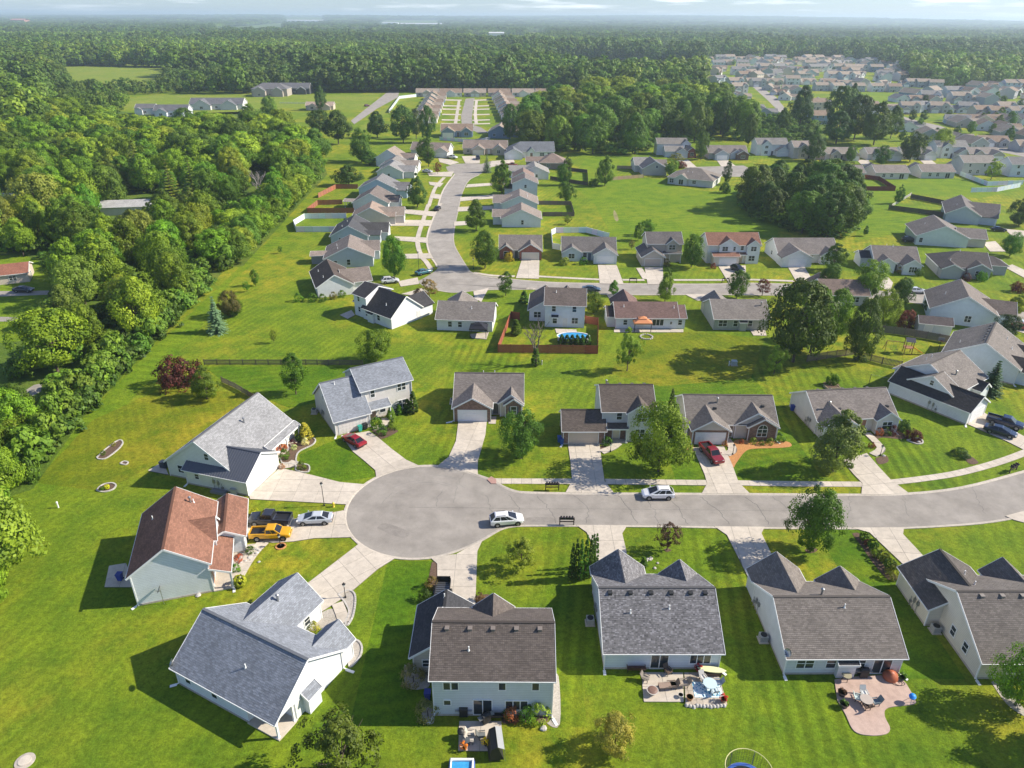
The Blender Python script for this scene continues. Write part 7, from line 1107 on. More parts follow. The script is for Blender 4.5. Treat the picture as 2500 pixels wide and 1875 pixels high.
T('spruce','G',1472,582,7.9,4.6,BLUEG,'blue spruce on the mown strip',name='spruce_tree'); T('round2','G',1560,480,6.2,5.4,(.09,.07,.03),'brownish tree behind the blue spruce'); T('round0','G',1600,470,3.8,4.,GRN,'green bush beside the brownish tree',name='bush',cat='bush'); T('sparse','G',1850,657,3.,1.7,YGRN,'thin young sapling on the open lawn'); T('column1','G',1727,272,4.4,2.4,GRN,'young upright tree by the mown strip'); T('sparse','G',1668,312,2.6,1.8,GRN,'small bush tree next to the young upright tree'); T('sparse','G',1895,52,2.2,1.6,MGRN,'tiny tree on the lawn below the vinyl fence')
for i, (x, y, hh) in enumerate(((1362,606,5.6),(1386,596,6.),(1408,612,6.4),(1436,604,6.8),(1462,598,6.6),(1478,560,5.8),(1494,535,5.2))): T('arbor','B',x,y,hh,.95,(.045,.1,.015),'columnar evergreen in the tight row beside the drive',name='arborvitae',cat='evergreen',group='columnar evergreens in the row beside the drive')
for x, y, hh, lb in ((1640,378,4.4,'tall conical evergreen nearest the porch of the pale two-storey'),(1745,388,4.2,'tall conical evergreen at the corner of the pale two-storey'),(1712,385,2.6,'short conical evergreen between the two tall ones')): T('arbor','D',x,y,hh,1.9,DGRN,lb,name='arborvitae',cat='evergreen')
T('arbor','E',1570,352,3.6,1.2,DGRN,'narrow evergreen between the two-storey and arch-window houses',name='arborvitae',cat='evergreen'); T('arbor','F',1078,362,4.2,1.3,GRN,'narrow evergreen at the end of the slatted fence',name='arborvitae',cat='evergreen'); T('spruce','F',1975,585,6.6,4.4,(.035,.075,.045),'dark spruce before the blue-white gable',name='spruce_tree'); T('bush','F',1395,838,2.2,2.6,DGRN,'dark round tree-shrub at the curved-walk house corner',name='shrub',cat='shrub'); T('bush','F',1465,888,1.7,2.7,PURP,'purple round shrub with white stone',name='shrub',cat='shrub'); T('bush','F',1780,1002,1.2,2.8,DGRN,'low spreading juniper on the front lawn',name='shrub',cat='shrub'); T('bush','F',915,525,2.4,2.4,MGRN,'dark shrub in the raised planter',name='shrub',cat='shrub'); T('shrub','F',1115,365,1.4,2.0,DGRN,'round shrub against the weathered fence',name='shrub',cat='shrub')
# trees of the next streets
for a in (('round1','H',830,562,11.2,7.2,MGRN,'large dark maple at the corner of the climbing street'),('round0','H',1530,488,10.2,7.6,MGRN,'broad dark green tree beside the red brick ranch'),('column0','H',1690,702,6.2,3.8,MGRN,'small egg-shaped tree on the corner lawn'),('sparse','H',1100,722,4.9,4.8,(.17,.13,.06),'tan-leaved round ornamental tree by the corner'),('oval0','K',1010,968,12,7.4,(.045,.085,.018),'tall dark tree in the row west of the climbing street'),('oval1','K',1660,872,13,8.,MGRN,'tall green tree hiding the blue-white gable'),('oval2','K',1462,1148,10,7.2,MGRN,'dark conical maple at the bend of the climbing street'),('column1','K',1095,655,13,7.,MGRN,'upright tree before the house at the turn'),('oval0','K',1060,600,11,8,GRN,'light tree behind the upright tree at the turn'),('round2','K',580,618,15,12,MGRN,'big round tree behind the white gable house'),('spruce','K',1545,698,7.5,4.6,BLUEG,'grey-blue spruce at the turn of the street'),('sparse','K',1165,712,5,3.6,MAROON,'small maroon tree on the sloping lawn'),
  ('oval0','I',1337,748,8.4,4.4,(.1,.17,.025),'slender light tree on the lawn before the next street'),('round1','I',1540,482,9.2,6.8,(.06,.125,.015),'round bright tree between tan and white two-storey houses'),('round3','I',1890,722,7,5.4,MGRN,'round tree before the black suv drive'),('loose','I',1045,1282,9,5.6,(.13,.2,.03),'airy light green tree on the lawn behind the orange gazebo'),('round0','I',785,842,5.4,4.8,GRN,'bushy tree at the red fence corner'),('oval1','I',940,700,4.,3.,MGRN,'shrubby tree by the drive of the reddish roof house'),
  ('sparse','I',585,152,3.2,3.2,GRN,'small round tree near the weathered-fence lawn'),('round2','I',1200,235,5,5,GRN,'roundish tree on the field edge behind the tan two-storey'),('oval2','I',1130,275,5.6,3.6,GRN,'small upright tree beside the roundish field tree'),('sparse','I',1080,345,3,2.2,(.12,.1,.04),'tiny tan tree beside the tan two-storey'),('bush','H',1715,430,2.4,3.2,(.3,.28,.03),'bright yellow shrub before the red brick ranch'),('bush','I',560,462,2.2,3.,(.17,.21,.04),'pale yellow-green shrub at the pale blue ranch'),
  ('wood0','J',430,1372,17,14,(.055,.105,.015),'huge spreading tree over the back lawns'),('wood3','J',560,1300,14,10,GRN,'tall light tree leaning beside the huge spreading tree'),('oval0','J',930,1352,15,6.6,(.055,.1,.02),'tall dark upright tree at the slatted fence'),('round1','J',1000,880,9.6,8.4,(.12,.19,.03),'broad light green tree on the street corner'),('round2','J',1110,1105,9.,6.2,(.15,.22,.03),'feathery yellow-green tree behind the slatted fence'),('round0','J',740,1190,11,7,GRN,'round tree between the huge tree and the upright tree'),('oval2','J',740,665,7.5,6,MGRN,'dark tree at the garage of the white ranch'),('round3','J',700,850,8,6,MGRN,'dark tree on the verge before the white ranch'),('round3','J',1250,952,7.4,5.4,(.04,.09,.018),'lollipop-shaped tree behind the fence'),('bush','J',1290,1092,3.8,4.6,MAROON,'maroon shrub tree beside the garden shed'),('loose','J',282,1462,6,5.2,(.13,.2,.025),'small bright tree in front of the huge tree shade'),('sparse','J',190,860,4.4,4,MAROON,'dark red ornamental tree behind the huge tree'),('round1','J',2100,555,7,6,MGRN,'windswept tree by the pale green house drive'),('bush','J',2160,830,2.6,3.6,MAROON,'round maroon bush at the street bend'),('round2','J',2170,320,9,9,(.045,.085,.02),'dark tree beside the pillared house'),('bush','J',1880,745,2.6,3,GRN,'green bush at the grey house corner'),('bush','J',1400,705,1.9,2.6,MGRN,'flowering shrub at the blue-grey trimmed ranch'),('round0','J',2060,1190,5.4,5.6,(.03,.06,.02),'dark tree at the corner of the wide blue-white gable'),('oval2','J',2145,1010,5,4,YGRN,'small yellow-green street tree by the red car'),('column0','J',985,400,3.4,1.9,DGRN,'small dark cone shrub alone on the lawn'),('oval0','J',1240,150,7,3.6,MGRN,'scraggly tree at the end of the narrow yard'),('oval1','J',1490,985,3.4,6,DGRN,'dark hedge beside the street corner'),
  ('oval1','L',650,938,12,7,(.09,.15,.025),'tall leaning tree at the edge of the mown field'),('round1','L',280,930,8.5,6,MGRN,'dark small tree in the fenced lawn'),('round3','L',300,1085,7.5,7,MGRN,'dark round tree on the lawn by the weathered fence'),('oval0','L',315,790,6,4,MGRN,'dark tree near the pyramid-roof house'),('bush','L',550,935,3,4.4,DGRN,'dark bush at the leaning tree'),('column1','L',1745,925,9.5,4,DGRN,'dark flame-shaped evergreen beside the hipped ranch'),('bush','L',1728,1000,4.4,4.4,DGRN,'dark round bush on the shaded field edge'),('round1','L',1245,850,7,6.5,GRN,'round tree at the tan gable house front'),('sparse','L',1290,760,6,6.5,(.15,.13,.05),'tan ornamental tree by the corner drive'),('round0','L',1515,700,13,8,(.05,.1,.02),'tall round tree between the pale two-storey and blue garage houses'),('bush','L',1340,775,3,5,MAROON,'maroon shrub by the corner drive'),
  ('round3','M',580,862,12,10.5,DGRN,'dark round tree before the tan light-roofed house'),('round0','M',865,872,8,6,MGRN,'small round tree before the low tan ranch'),('round2','M',1110,895,9,9,DGRN,'dark round tree before the white gable ranch'),('round1','M',1330,870,14,11,(.04,.08,.018),'tall dark tree next to the yellow-green tree'),('round0','M',1560,820,13,13,(.16,.23,.03),'large yellow-green round tree among the estate houses'),('loose','M',1955,1010,9,9,YGRN,'light tree inside the white vinyl fence yard'),('oval0','M',1690,665,6,5,DGRN,'dark small tree at the estate street'),('oval1','M',1270,710,6,5,GRN,'young tree on the estate lawn')): T(*a)
# small planting
SH = [('C',1163,385,1.7,GRN,'round clipped boxwood nearest the kerb'),('C',1180,412,1.1,MAROON,'small maroon shrub between the clipped boxwoods'),('C',1210,430,1.8,MGRN,'round clipped boxwood below the maroon shrub'),('C',1222,470,1.2,(.12,.14,.03),'small olive shrub in the boxwood row'),('C',1268,498,2.0,(.14,.15,.03),'yellowish clipped boxwood in the row'),('C',1305,545,1.9,MGRN,'dark clipped boxwood in the row by the drive'),('C',1320,592,1.9,(.13,.14,.035),'last olive shrub of the row by the garage'),
 ('D',1525,475,2.,GRN,'leafy shrub beside the walk of the pale two-storey'),('D',1610,420,1.9,(.11,.17,.03),'bright shrub at the foot of the conical evergreens'),('D',1620,480,1.7,(.09,.16,.02),'round shrub in the front bed by the walk'),('D',1555,515,1.8,MGRN,'round dark shrub at the drive edge bed'),('D',1660,395,1.6,GRN,'low green shrub before the conical evergreens'),('D',1100,545,2.6,(.28,.22,.04),'golden conical shrub in the curved bed'),('D',1060,555,1.6,GRN,'green round shrub beside the golden shrub'),('D',1095,575,1.2,(.5,.5,.42),'white flowering shrub in the curved bed'),('D',1020,590,1.3,PURP,'dark purple shrub in the curved bed'),('D',1030,605,.9,(.5,.5,.4),'white flower clump in the curved bed'),('D',965,615,1.3,(.4,.12,.04),'orange-red shrub by the porch posts'),('D',970,660,1.6,MGRN,'green shrub near the white garage corner'),('D',935,590,1.2,(.45,.14,.06),'orange shrub under the metal-roof porch'),('D',1075,725,1.4,GRN,'shrub on the small bed by the wide drive'),('D',955,722,.9,(.25,.1,.08),'reddish shrub at the garage corner'),('D',795,1002,1.5,(.3,.34,.03),'yellow-green ball shrub beside the charcoal pickup'),
 ('A',1345,640,2.,(.25,.28,.03),'yellow-green round shrub at the porch post'),('A',1335,500,1.1,(.35,.09,.05),'red shrub in the white stone bed'),('A',1400,455,1.1,MGRN,'spiky green plant in the white stone bed'),('A',1345,440,1.0,MGRN,'green plant by the garage in the white stone bed'),('A',1320,560,1.1,GRN,'grassy plant at the end of the white stone bed'),('A',600,100,1.,(.5,.42,.03),'yellow flowers in the round lawn bed'),('A',570,108,.9,MGRN,'green plant in the round lawn bed'),('A',1755,890,1.3,(.2,.2,.05),'shrub in the gravel court'),('G',700,1410,.8,MGRN,'low plant in the long stone-edged bed'),('G',770,1350,.7,OLIVE,'dry plant in the long stone-edged bed'),
 ('B',1030,1375,1.6,(.3,.1,.07),'red-flowered shrub under the triple window'),('B',1110,1375,1.8,(.1,.22,.03),'bright green leafy plant under the triple window'),('B',1180,1385,2.2,(.17,.2,.04),'tall yellow-green climber at the back wall'),('B',1010,1370,1.2,MGRN,'dark plant beside the red-flowered shrub'),('B',580,650,1.6,(.14,.08,.04),'brown shrub beside the utility trailer'),('B',545,720,1.6,DGRN,'dark shrub by the garage side'),('B',1765,530,1.2,MGRN,'small conical plant by the tan boulders'),('B',850,720,1.1,(.13,.07,.04),'low brown shrub at the garage corner bed'),('B',480,1180,2.4,(.14,.13,.09),'twiggy grey shrub in the shaded stone bed'),('B',560,1370,2.2,(.13,.13,.07),'dry grassy clump at the back wall corner'),
 ('E',1185,580,1.6,MGRN,'dark shrub beside the low brick garage walk'),('E',2060,570,1.1,YGRN,'light shrub under the arched window'),('E',2110,580,.9,GRN,'small shrub in the orange mulch'),('E',2160,575,1.2,YGRN,'yellowish shrub in the orange mulch'),('E',1990,570,.8,(.3,.1,.04),'rusty shrub in the orange mulch'),('F',560,905,1.6,MGRN,'green shrub at the end of the orange mulch'),('E',1890,585,1.,(.3,.13,.06),'rust-coloured shrub at the arch-house walk'),('E',1660,590,1.1,(.3,.03,.04),'red shrub beside the red pickup garage'),('F',1230,860,1.3,(.3,.07,.05),'red shrub under the double window'),('F',1280,858,1.5,MGRN,'green shrub under the double window'),('F',1320,855,1.7,PURP,'dark shrub at the house corner bed'),('F',1180,945,1.,MAROON,'red low shrub beside the curved walk'),('F',2170,490,1.8,YGRN,'yellow-green shrub at the wide gable corner'),
 ('H',95,745,2.2,GRN,'light shrub at the corner of the dark-roofed house'),('H',205,745,2.2,MGRN,'second shrub along the dark-roofed house'),('H',280,745,2.,MGRN,'shrub midway along the white gable wall'),('H',360,725,1.8,OLIVE,'olive shrub along the white gable wall'),('H',430,710,1.8,GRN,'last shrub along the white gable wall'),('H',1010,715,2.4,(.07,.03,.02),'brown low shrub by the tan ornamental tree'),('J',1760,745,2.2,PURP,'dark shrub at the grey hipped house'),('J',1915,720,2.6,GRN,'leafy shrub at the grey hipped house drive'),('J',1330,690,2.2,GRN,'shrub before the blue-grey trimmed gable'),('J',1250,685,1.8,(.2,.17,.06),'tan shrub before the blue-grey trimmed gable'),('I',710,460,2.2,MGRN,'dark shrub by the pale blue ranch door'),('I',1350,470,2.,(.1,.1,.05),'flower shrub by the tan garage'),('I',2030,440,2.,MGRN,'green shrub at the red-roofed house corner'),('I',1710,490,1.6,MAROON,'maroon shrub beside the red-roofed garage'),('I',250,760,2.8,DGRN,'dark conical shrub beside the white two-storey'),('I',188,1000,3.,MGRN,'tall narrow shrub inside the red fence'),
 ('I',540,1078,2.,DGRN,'evergreen in the hedge before the pool'),('I',580,1080,2.,DGRN,'evergreen in the hedge before the pool'),('I',620,1080,2.,DGRN,'evergreen in the hedge before the pool'),('I',660,1080,2.,DGRN,'evergreen in the hedge before the pool'),('I',700,1080,2.,DGRN,'evergreen in the hedge before the pool'),('I',740,1078,2.,DGRN,'evergreen in the hedge before the pool')]
for c, x, y, s, col, lb in SH:
    key = 'boxwood' if ('clipped' in lb or 'ball' in lb or ' round ' in lb) else 'arbor' if ('hedge before' in lb or 'conical' in lb or 'narrow' in lb) else 'shrub'; T(key, c, x, y, s*{'shrub': 1., 'arbor': 1.15, 'boxwood': .74}[key], s*{'shrub': 1.15, 'arbor': .85, 'boxwood': .76}[key], col, lb, name='shrub', cat='shrub', group='evergreens in the hedge before the pool' if 'hedge before' in lb else None)
for r_, col in zip(PF, ((.75,.5,.02),(.6,.2,.03),(.5,.06,.03),(.4,.02,.03),(.12,.06,.06),(.07,.15,.03),(.06,.14,.02))):
    z_ = .3; c = link('blooms', TP['flower'][2], None, r_, col, (0,0,z_)); c.scale = (.9,.9,.9)
BK = plain('pale_bark', (.17,.14,.11), .9, var=.3)
def bare(c, x, y, h, label, sd_, col=BK):
    p = W(c, x, y); r = empty('bare_tree', (*p, 0), 0, label=label, cat='tree'); obj('branches', bare_mesh(sd_, 12.5, .3), col, r).scale = (h/12.5,)*3; return r
bt = bare('I', 340, 1240, 13, 'half-bare tree with ivy at the red fence', 3); c = link('ivy', TP['arbor'][2], None, bt, MGRN); c.scale = (1.5,1.5,.9)
bare('N', 1765, 985, 17, 'pale dead tree standing at the wood edge', 5, plain('dead_wood', (.42,.36,.32), .9)); bare('N', 1100, 690, 15, 'pale dead tree inside the wood', 8, plain('dead_wood2', (.4,.34,.3), .9))
# ================================================================== woods
def scatter(poly, n, dmin, seed, avoid=()):
    rr = random.Random(seed); xs = [p[0] for p in poly]; ys = [p[1] for p in poly]; out = []; grid = {}
    for _ in range(n*60):
        if len(out) >= n: break
        x, y = rr.uniform(min(xs), max(xs)), rr.uniform(min(ys), max(ys))
        if not inside((x, y), poly) or any(inside((x, y), a) for a in avoid): continue
        k = (int(x//dmin), int(y//dmin))
        if any((x-q[0])**2+(y-q[1])**2 < dmin*dmin for i in (-1,0,1) for j in (-1,0,1) for q in grid.get((k[0]+i, k[1]+j), ())): continue
        grid.setdefault(k, []).append((x, y)); out.append((x, y))
    return out
WOODS = [('wood%d' % i) for i in range(5)]
leftwood = WL('G', (200,1560),(420,1270),(700,960),(980,680),(1240,430),(1440,180),(1640,-60)) + WL('N', (1800,1150),(1960,980),(2120,720),(2080,600),(1900,520),(1500,540),(1100,540),(850,530),(700,430),(300,400),(-300,400),(-700,800),(-500,1300)) + WL('G', (-500,400),(-300,1000),(-150,1500))
clear = [WL('N', (830,300),(1600,250),(1640,480),(1500,470),(1200,480),(850,470)), WL('G', (-500,40),(180,70),(330,140),(500,170),(440,280),(350,400),(380,640),(250,800),(-500,830)), WL('G', (-500,800),(60,880),(270,900),(300,1010),(230,1180),(-500,1280)), WL('N', (600,900),(900,890),(1150,900),(1140,1100),(980,1330),(740,1330),(620,1130)), WL('N', (-200,900),(120,900),(190,990),(0,1050),(-200,1050)), WL('N',(1630,740),(1860,740),(1870,1120),(1640,1120))]
pts = sorted(scatter(leftwood, 330, 6.2, 5, clear), key=lambda p: p[1])
WF = []      # trees further in, told apart from no neighbour: part of the wood as a mass
def fill(x, y, hh, w_): WF.append((x, y, 0, R.randrange(6), R.random()*6.28, w_/11, hh/14))
for i, (x, y) in enumerate(pts):
    if i >= 120: hh = R.uniform(10.5, 16.5); fill(x, y, hh, hh*R.uniform(.7, .95)); continue
    px, py = PX(x, y); edge = y < 118; hh = R.uniform(9.5, 15.5) if not edge else R.uniform(6.5, 10); k = R.choice(WOODS + ['round1', 'oval0', 'round3']); col = R.choice([(.1,.18,.014), (.095,.17,.014), (.075,.145,.014), (.12,.2,.016), (.15,.225,.02), (.07,.13,.014), (.18,.23,.028), (.13,.165,.035)])
    put(k, x, y, hh, hh*R.uniform(.72, .98), col, 'broadleaf tree in the dense wood beyond the mown strip', group='broadleaf trees in the dense wood beyond the mown strip')
for c, x, y, h_, lb in (('N',960,880,19,'tall pine behind the carport house in the wood'),('N',1180,1000,17,'pine beside the carport house in the wood'),('N',1320,960,16,'yellow-green pine next to the wood edge pine')): T('pine', c, x, y, h_, h_*.55, (.11,.15,.03), lb, name='pine_tree')
for c, x, y, h_, w_, col, lb in (('G',300,-120,17,15,(.14,.19,.04),'large pale willow by the clearing in the wood'),('G',-20,30,14,12,(.15,.2,.04),'pale rounded tree beside the white outbuilding'),('N',760,1000,15,13,(.08,.15,.02),'round bright tree hiding the carport house'),('N',1260,470,13,14,(.05,.09,.02),'dark round tree before the white house with slate roof'),('N',1700,450,14,13,(.1,.17,.03),'broad light tree below the stone farmhouse'),('N',1830,400,15,12,(.08,.14,.025),'tall light tree below the far road lots'),('N',2170,330,17,9,(.045,.085,.02),'tall dark upright tree by the far road'),('N',2160,500,14,14,(.04,.08,.018),'large dark round tree near the far road'),('K',400,480,17,17,(.045,.085,.02),'very large dark tree beside the far road verge'),('K',240,640,16,15,(.06,.105,.02),'dark rounded tree above the mown strip bend'),('K',700,430,14,14,(.04,.085,.02),'dark low tree clump behind the white gable house'),('K',900,470,19,15,(.05,.09,.025),'tall dark tree before the blue far houses'),('K',1090,470,19,9,(.06,.11,.025),'slender tall tree before the blue far houses'),('K',1000,440,16,10,(.07,.1,.05),'grey-green tree behind the turn houses'),('K',1720,470,20,9,(.05,.09,.02),'tall tree beside the far blue gable'),('K',480,800,8,12,DGRN,'dark hedge clump by the red fence corner'),('K',640,640,6,9,DGRN,'shrubby clump beside the white gable house'),('M',480,590,24,17,(.035,.07,.02),'dark conifer clump at the reeds'),('M',760,640,26,17,(.045,.085,.02),'tall ragged tree in the estate grove'),('M',900,700,24,20,(.04,.08,.018),'dense dark tree in the estate grove'),('M',1050,740,22,18,(.06,.105,.02),'rounded tree at the grove side of the estate'),('M',1180,690,18,12,(.06,.1,.02),'smaller tree at the edge of the estate grove'),('M',760,730,17,20,(.03,.065,.015),'dark low tree at the foot of the estate grove'),('M',80,760,17,8,(.05,.095,.02),'slim tree at the reed edge'),('M',340,640,14,8,(.07,.12,.025),'light slim tree in the reeds'),('M',880,440,17,10,(.035,.07,.02),'dark conifer top behind the estate grove')):
    T(R.choice(WOODS), c, x, y, h_, w_, col, lb)
grove = WL('L', (-60,600),(200,640),(600,655),(900,665),(1040,610),(1180,560),(1560,560),(1640,520),(1900,560),(1960,520),(1760,380),(1700,250),(1690,190),(900,170),(700,200),(220,260),(120,330),(0,380))
for i, (x, y) in enumerate(sorted(scatter(grove, 120, 8.8, 9), key=lambda p: p[1])):
    hh = R.uniform(15.5, 22)
    if i >= 48: fill(x, y, hh, hh*R.uniform(.72, .98)); continue
    put(R.choice(WOODS), x, y, hh, hh*R.uniform(.72, .98), R.choice([(.075,.14,.016), (.065,.12,.02), (.09,.15,.02), (.115,.18,.025)]), 'tall tree in the grove between the far street and the mown field', group='tall trees in the grove between the far street and the mown field')
cl = WL('J', (20,200),(300,320),(560,400),(800,420),(900,330),(905,220),(820,100),(600,60),(250,60),(60,90))
for x, y in scatter(cl, 28, 6.6, 12):
    hh = R.uniform(11, 16); put(R.choice(WOODS), x, y, hh, hh*R.uniform(.75, 1.), R.choice([(.04,.08,.016), (.05,.095,.02), (.07,.12,.02)]), 'dark tree in the isolated grove beside the mown field', group='dark trees in the isolated grove beside the mown field')
yard = [(c, R.uniform(a, b), R.uniform(d, e)) for c, a, b, d, e, n_ in (('R',330,1480,380,480,16),('M',1180,2250,470,640,14),('R',1560,2250,560,640,8),('M',1500,2250,650,800,8)) for _ in range(n_)]
for c, x, y in yard: hh = R.uniform(5, 9); T(R.choice(['round0','oval1','column0','round3']), c, x, y, hh, hh*.75, R.choice([MGRN, GRN, DGRN]), 'small yard tree among the houses of the dense estate', group='small yard trees among the houses of the dense estate')
# ---- what nobody could count: undergrowth and the forest, instanced
def lowtree(seed, h, w, prof, nc, nl, leaf, col, k):
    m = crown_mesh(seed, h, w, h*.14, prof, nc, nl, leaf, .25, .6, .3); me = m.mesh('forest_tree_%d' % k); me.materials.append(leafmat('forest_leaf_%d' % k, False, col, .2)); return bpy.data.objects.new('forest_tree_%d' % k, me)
FT = [lowtree(70, 17, 12, 'round', 40, 22, 1., (.07,.12,.022), 0), lowtree(71, 18, 10, 'egg', 40, 22, 1., (.085,.14,.024), 1), lowtree(72, 15, 12, 'round', 40, 22, 1., (.115,.175,.028), 2), lowtree(73, 19, 11, 'round', 40, 22, 1., (.06,.1,.025), 3)]
BT = [lowtree(80, 3.2, 4, 'dome', 26, 20, .33, (.07,.13,.02), 10), lowtree(81, 4.5, 4.2, 'round', 26, 20, .36, (.1,.17,.025), 11), lowtree(82, 2.6, 3.6, 'dome', 24, 20, .33, (.05,.095,.018), 12)]
def gn_scatter(name, P_, protos, label, cat):
    """P_: (x, y, z, variant, rotation, width scale, height scale)"""
    me = bpy.data.meshes.new(name); me.from_pydata([p[:3] for p in P_], [], [])
    a = me.attributes.new('variant', 'INT', 'POINT'); a.data.foreach_set('value', [p[3] for p in P_])
    a = me.attributes.new('turn', 'FLOAT_VECTOR', 'POINT'); a.data.foreach_set('vector', [c for p in P_ for c in (0, 0, p[4])])
    a = me.attributes.new('size', 'FLOAT_VECTOR', 'POINT'); a.data.foreach_set('vector', [c for p in P_ for c in (p[5], p[5], p[6])])
    o = link(name, me); ng = bpy.data.node_groups.new(name, 'GeometryNodeTree'); ng.interface.new_socket('Geometry', in_out='INPUT', socket_type='NodeSocketGeometry'); ng.interface.new_socket('Geometry', in_out='OUTPUT', socket_type='NodeSocketGeometry')
    n, l = ng.nodes, ng.links; gi, go, jn = n.new('NodeGroupInput'), n.new('NodeGroupOutput'), n.new('GeometryNodeJoinGeometry')
    def attr(nm, t): q = n.new('GeometryNodeInputNamedAttribute'); q.data_type = t; q.inputs[0].default_value = nm; return q.outputs[0]
    var, turn, size = attr('variant', 'INT'), attr('turn', 'FLOAT_VECTOR'), attr('size', 'FLOAT_VECTOR')
    for k, po in enumerate(protos):
        ip = n.new('GeometryNodeInstanceOnPoints'); oi = n.new('GeometryNodeObjectInfo'); oi.inputs['Object'].default_value = po; oi.inputs['As Instance'].default_value = True
        cm = n.new('FunctionNodeCompare'); cm.data_type = 'INT'; cm.operation = 'EQUAL'; l.new(var, cm.inputs[2]); cm.inputs[3].default_value = k
        l.new(gi.outputs[0], ip.inputs['Points']); l.new(oi.outputs['Geometry'], ip.inputs['Instance']); l.new(cm.outputs[0], ip.inputs['Selection']); l.new(turn, ip.inputs['Rotation']); l.new(size, ip.inputs['Scale']); l.new(ip.outputs[0], jn.inputs[0])
    l.new(jn.outputs[0], go.inputs[0]); md = o.modifiers.new('scatter', 'NODES'); md.node_group = ng; return tag(o, label, cat, None, 'stuff')
WFP = []
for k, col in enumerate(((.11,.19,.015), (.075,.14,.014), (.14,.215,.018), (.085,.155,.015), (.17,.225,.025), (.065,.12,.016))):
    me = TP[WOODS[k % 5]][2].copy(); me.materials.clear(); me.materials.append(leafmat('wood_leaf_%d' % k, False, col)); WFP.append(bpy.data.objects.new('wood_mass_%d' % k, me))
ug = [(x, y, 0, R.randrange(3), R.random()*6.28, R.uniform(.7, 1.5), R.uniform(.6, 1.3)) for x, y in scatter(leftwood, 1500, 2.6, 21, clear)] + [(x, y, 0, R.randrange(3), R.random()*6.28, R.uniform(.8, 1.6), R.uniform(.6, 1.4)) for x, y in scatter(grove, 500, 4., 22)] + [(x, y, 0, R.randrange(3), R.random()*6.28, R.uniform(.8, 1.4), R.uniform(.6, 1.1)) for x, y in scatter(cl, 160, 3., 23)]
hedge = WL('G', (215,1590),(330,1400),(560,1150),(760,930),(1000,690),(1150,560),(1260,430),(1420,250),(1330,230),(1000,560),(560,1000),(300,1250),(100,1560))
ug += [(x, y, 0, R.randrange(3), R.random()*6.28, R.uniform(.7, 1.2), R.uniform(.7, 1.4)) for x, y in scatter(hedge, 420, 1.6, 24)]
ug += [(x, y, 0, R.randrange(3), R.random()*6.28, R.uniform(.5, 1.2), R.uniform(.5, 1.)) for x, y in scatter(WL('M', (0,540),(380,510),(640,600),(640,700),(380,780),(0,660)), 260, 4., 25)]
edge2 = WL('N', (1520,1420),(1760,1195),(1940,1010),(2150,770),(2090,640),(1900,900),(1700,1100),(1440,1360))
ug += [(x, y, 0, R.randrange(3), R.random()*6.28, R.uniform(.8, 1.4), R.uniform(.8, 1.5)) for x, y in scatter(edge2, 380, 1.9, 31)]
for x, y in scatter(edge2, 60, 4.6, 32): hh = R.uniform(6, 10.5); fill(x, y, hh, hh*R.uniform(.75, 1.))
gn_scatter('undergrowth', ug, BT, 'bushy undergrowth and hedge plants filling the wood edges', 'undergrowth')
gn_scatter('woodland', WF, WFP, 'inner part of the woods where single crowns merge', 'woodland')
FB = [(-2500,345),(230,345),(300,300),(312,232),(560,229),(860,226),(905,226),(1260,226),(1700,232),(1712,175),(1720,143),(2000,143),(2080,149),(2200,165),(2240,200),(2330,214),(2500,200),(4500,180)]
def fb(px):
    for (a, b), (c, d) in zip(FB, FB[1:]):
        if a <= px <= c: return b+(d-b)*(px-a)/(c-a)
    return 345
def ppoly(c, *p): a = CR[c]; return [(a[0]+x/a[2], a[1]+y/a[2]) for x, y in p]
OPEN = [ppoly('O', (350,400),(560,398),(1080,410),(1020,470),(960,545),(760,535),(560,525),(420,525)), ppoly('O', (735,358),(1190,372),(1160,402),(760,392)), ppoly('O', (1020,236),(1260,230),(1270,275),(1060,285)), ppoly('O', (1270,172),(1700,143),(1720,200),(1300,212)), ppoly('Q', (830,218),(1170,220),(1190,262),(850,268)), ppoly('Q', (1180,196),(1310,194),(1315,240),(1180,244)), ppoly('Q', (760,235),(785,235),(775,275),(755,275)), ppoly('R', (0,300),(170,290),(230,345),(0,355)), ppoly('O', (1690,122),(1960,124),(1960,156),(1690,156)), ppoly('Q', (300,138),(690,140),(690,175),(300,172)), ppoly('N', (600,560),(800,350),(900,330),(900,380),(760,420)), ppoly('Q',(360,470),(440,470),(430,560),(380,560)), ppoly('R',(500,320),(620,320),(620,345),(500,345)), ppoly('R',(870,320),(1000,320),(1000,345),(870,345))]
rf = random.Random(77); FP = []
def terr(x, y):
    t = max(0., min(1., (y-4500)/11000.)); t = t*t*(3-2*t)
    return t*(58 + 26*math.sin(x/3100.+.7) + 14*math.sin(x/1250.+y/2600.) + 10*math.sin(y/1500.)) - x*.0006*t
hl = MB(); gx = [-20000+i*800 for i in range(51)]; gy = [4500+j*800 for j in range(24)]
for i in range(50):
    for j in range(23): hl.poly([(gx[a], gy[b], terr(gx[a], gy[b])+.6) for a, b in ((i,j),(i+1,j),(i+1,j+1),(i,j+1))])
tag(obj('hills', hl, MT['rough'], smooth=True), kind='structure')
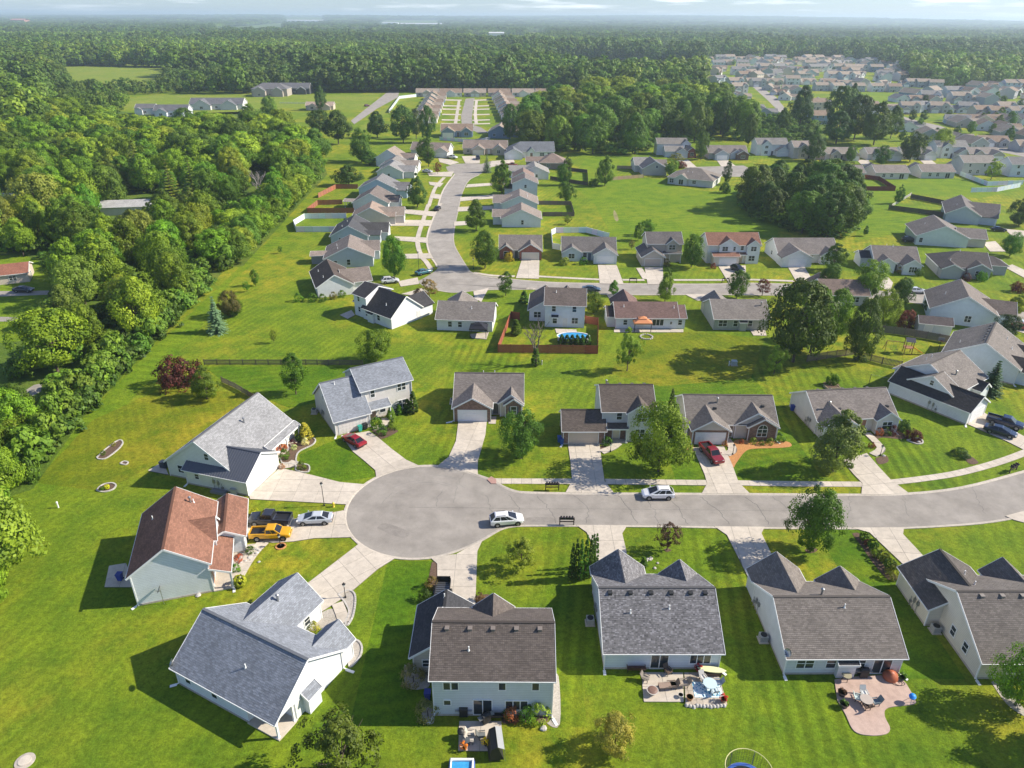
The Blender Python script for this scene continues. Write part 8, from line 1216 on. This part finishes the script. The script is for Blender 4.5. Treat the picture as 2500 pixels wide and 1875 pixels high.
def lowf(x, y): return math.sin(x/170.+2*math.sin(y/260.)) + math.sin(y/140.+1.7*math.sin(x/310.))
def band(y0, y1, st, s0, s1, gap=0.):
    y = y0
    while y < y1:
        xm = y*.80+60; x = -xm
        while x < xm:
            qx, qy = x+rf.uniform(-.45,.45)*st, y+rf.uniform(-.45,.45)*st; px, py = PX(qx, qy)
            cl_ = y > 900 and math.sin(qx/260.+1.4*math.sin(qy/1700.))*math.sin(qy/620.+.8*math.sin(qx/900.)) > .8
            if py < fb(px) and not cl_ and (gap == 0 or rf.random() > gap) and not any(inside((px, py), o) for o in OPEN):
                k = 1.
                if px < 470 and 208 < py < 345: k = rf.choice((.22, .3, .4, .5)) if px > 120 else rf.choice((.5, .7, .9))
                elif px < 760 and 190 < py < 228: k = .6
                v_ = lowf(qx, qy)+rf.gauss(0, .8); FP.append((qx, qy, terr(qx, qy), 3 if v_ < -1 else 0 if v_ < 0 else 1 if v_ < 1 else 2, rf.random()*6.28, (sz_ := rf.choice((.7, .9, 1., 1.15, 1.35))*k)*rf.uniform(s0, s1), sz_*rf.uniform(.9, 1.2)*(1 if y1 < 7000 else 1.2)))
            x += st
        y += st
band(300, 760, 8., .85, 1.2); band(760, 2000, 10.5, .95, 1.4, .04); band(2000, 6000, 18, 1.5, 2., .14); band(6000, 21000, 62, 5, 6.5, .12)
gn_scatter('forest', FP, FT, 'unbroken broadleaf forest reaching from the last houses to the horizon', 'forest')
print('forest points', len(FP), 'wood', len(pts), len(ug))
# ---- the summer haze
hz = bpy.data.materials.new('haze'); hz.use_nodes = True; n, l = hz.node_tree.nodes, hz.node_tree.links; n.remove(n['Principled BSDF'])
pv = n.new('ShaderNodeVolumePrincipled'); pv.inputs['Color'].default_value = (.7,.84,1,1); pv.inputs['Density'].default_value = HAZE; pv.inputs['Anisotropy'].default_value = .25; l.new(pv.outputs[0], n['Material Output'].inputs['Volume'])
tag(obj('haze', MB().box(-26000, 26000, -320, 31000, -1.2, 150), hz), 'thin blue summer haze over the whole landscape', 'haze', kind='stuff')
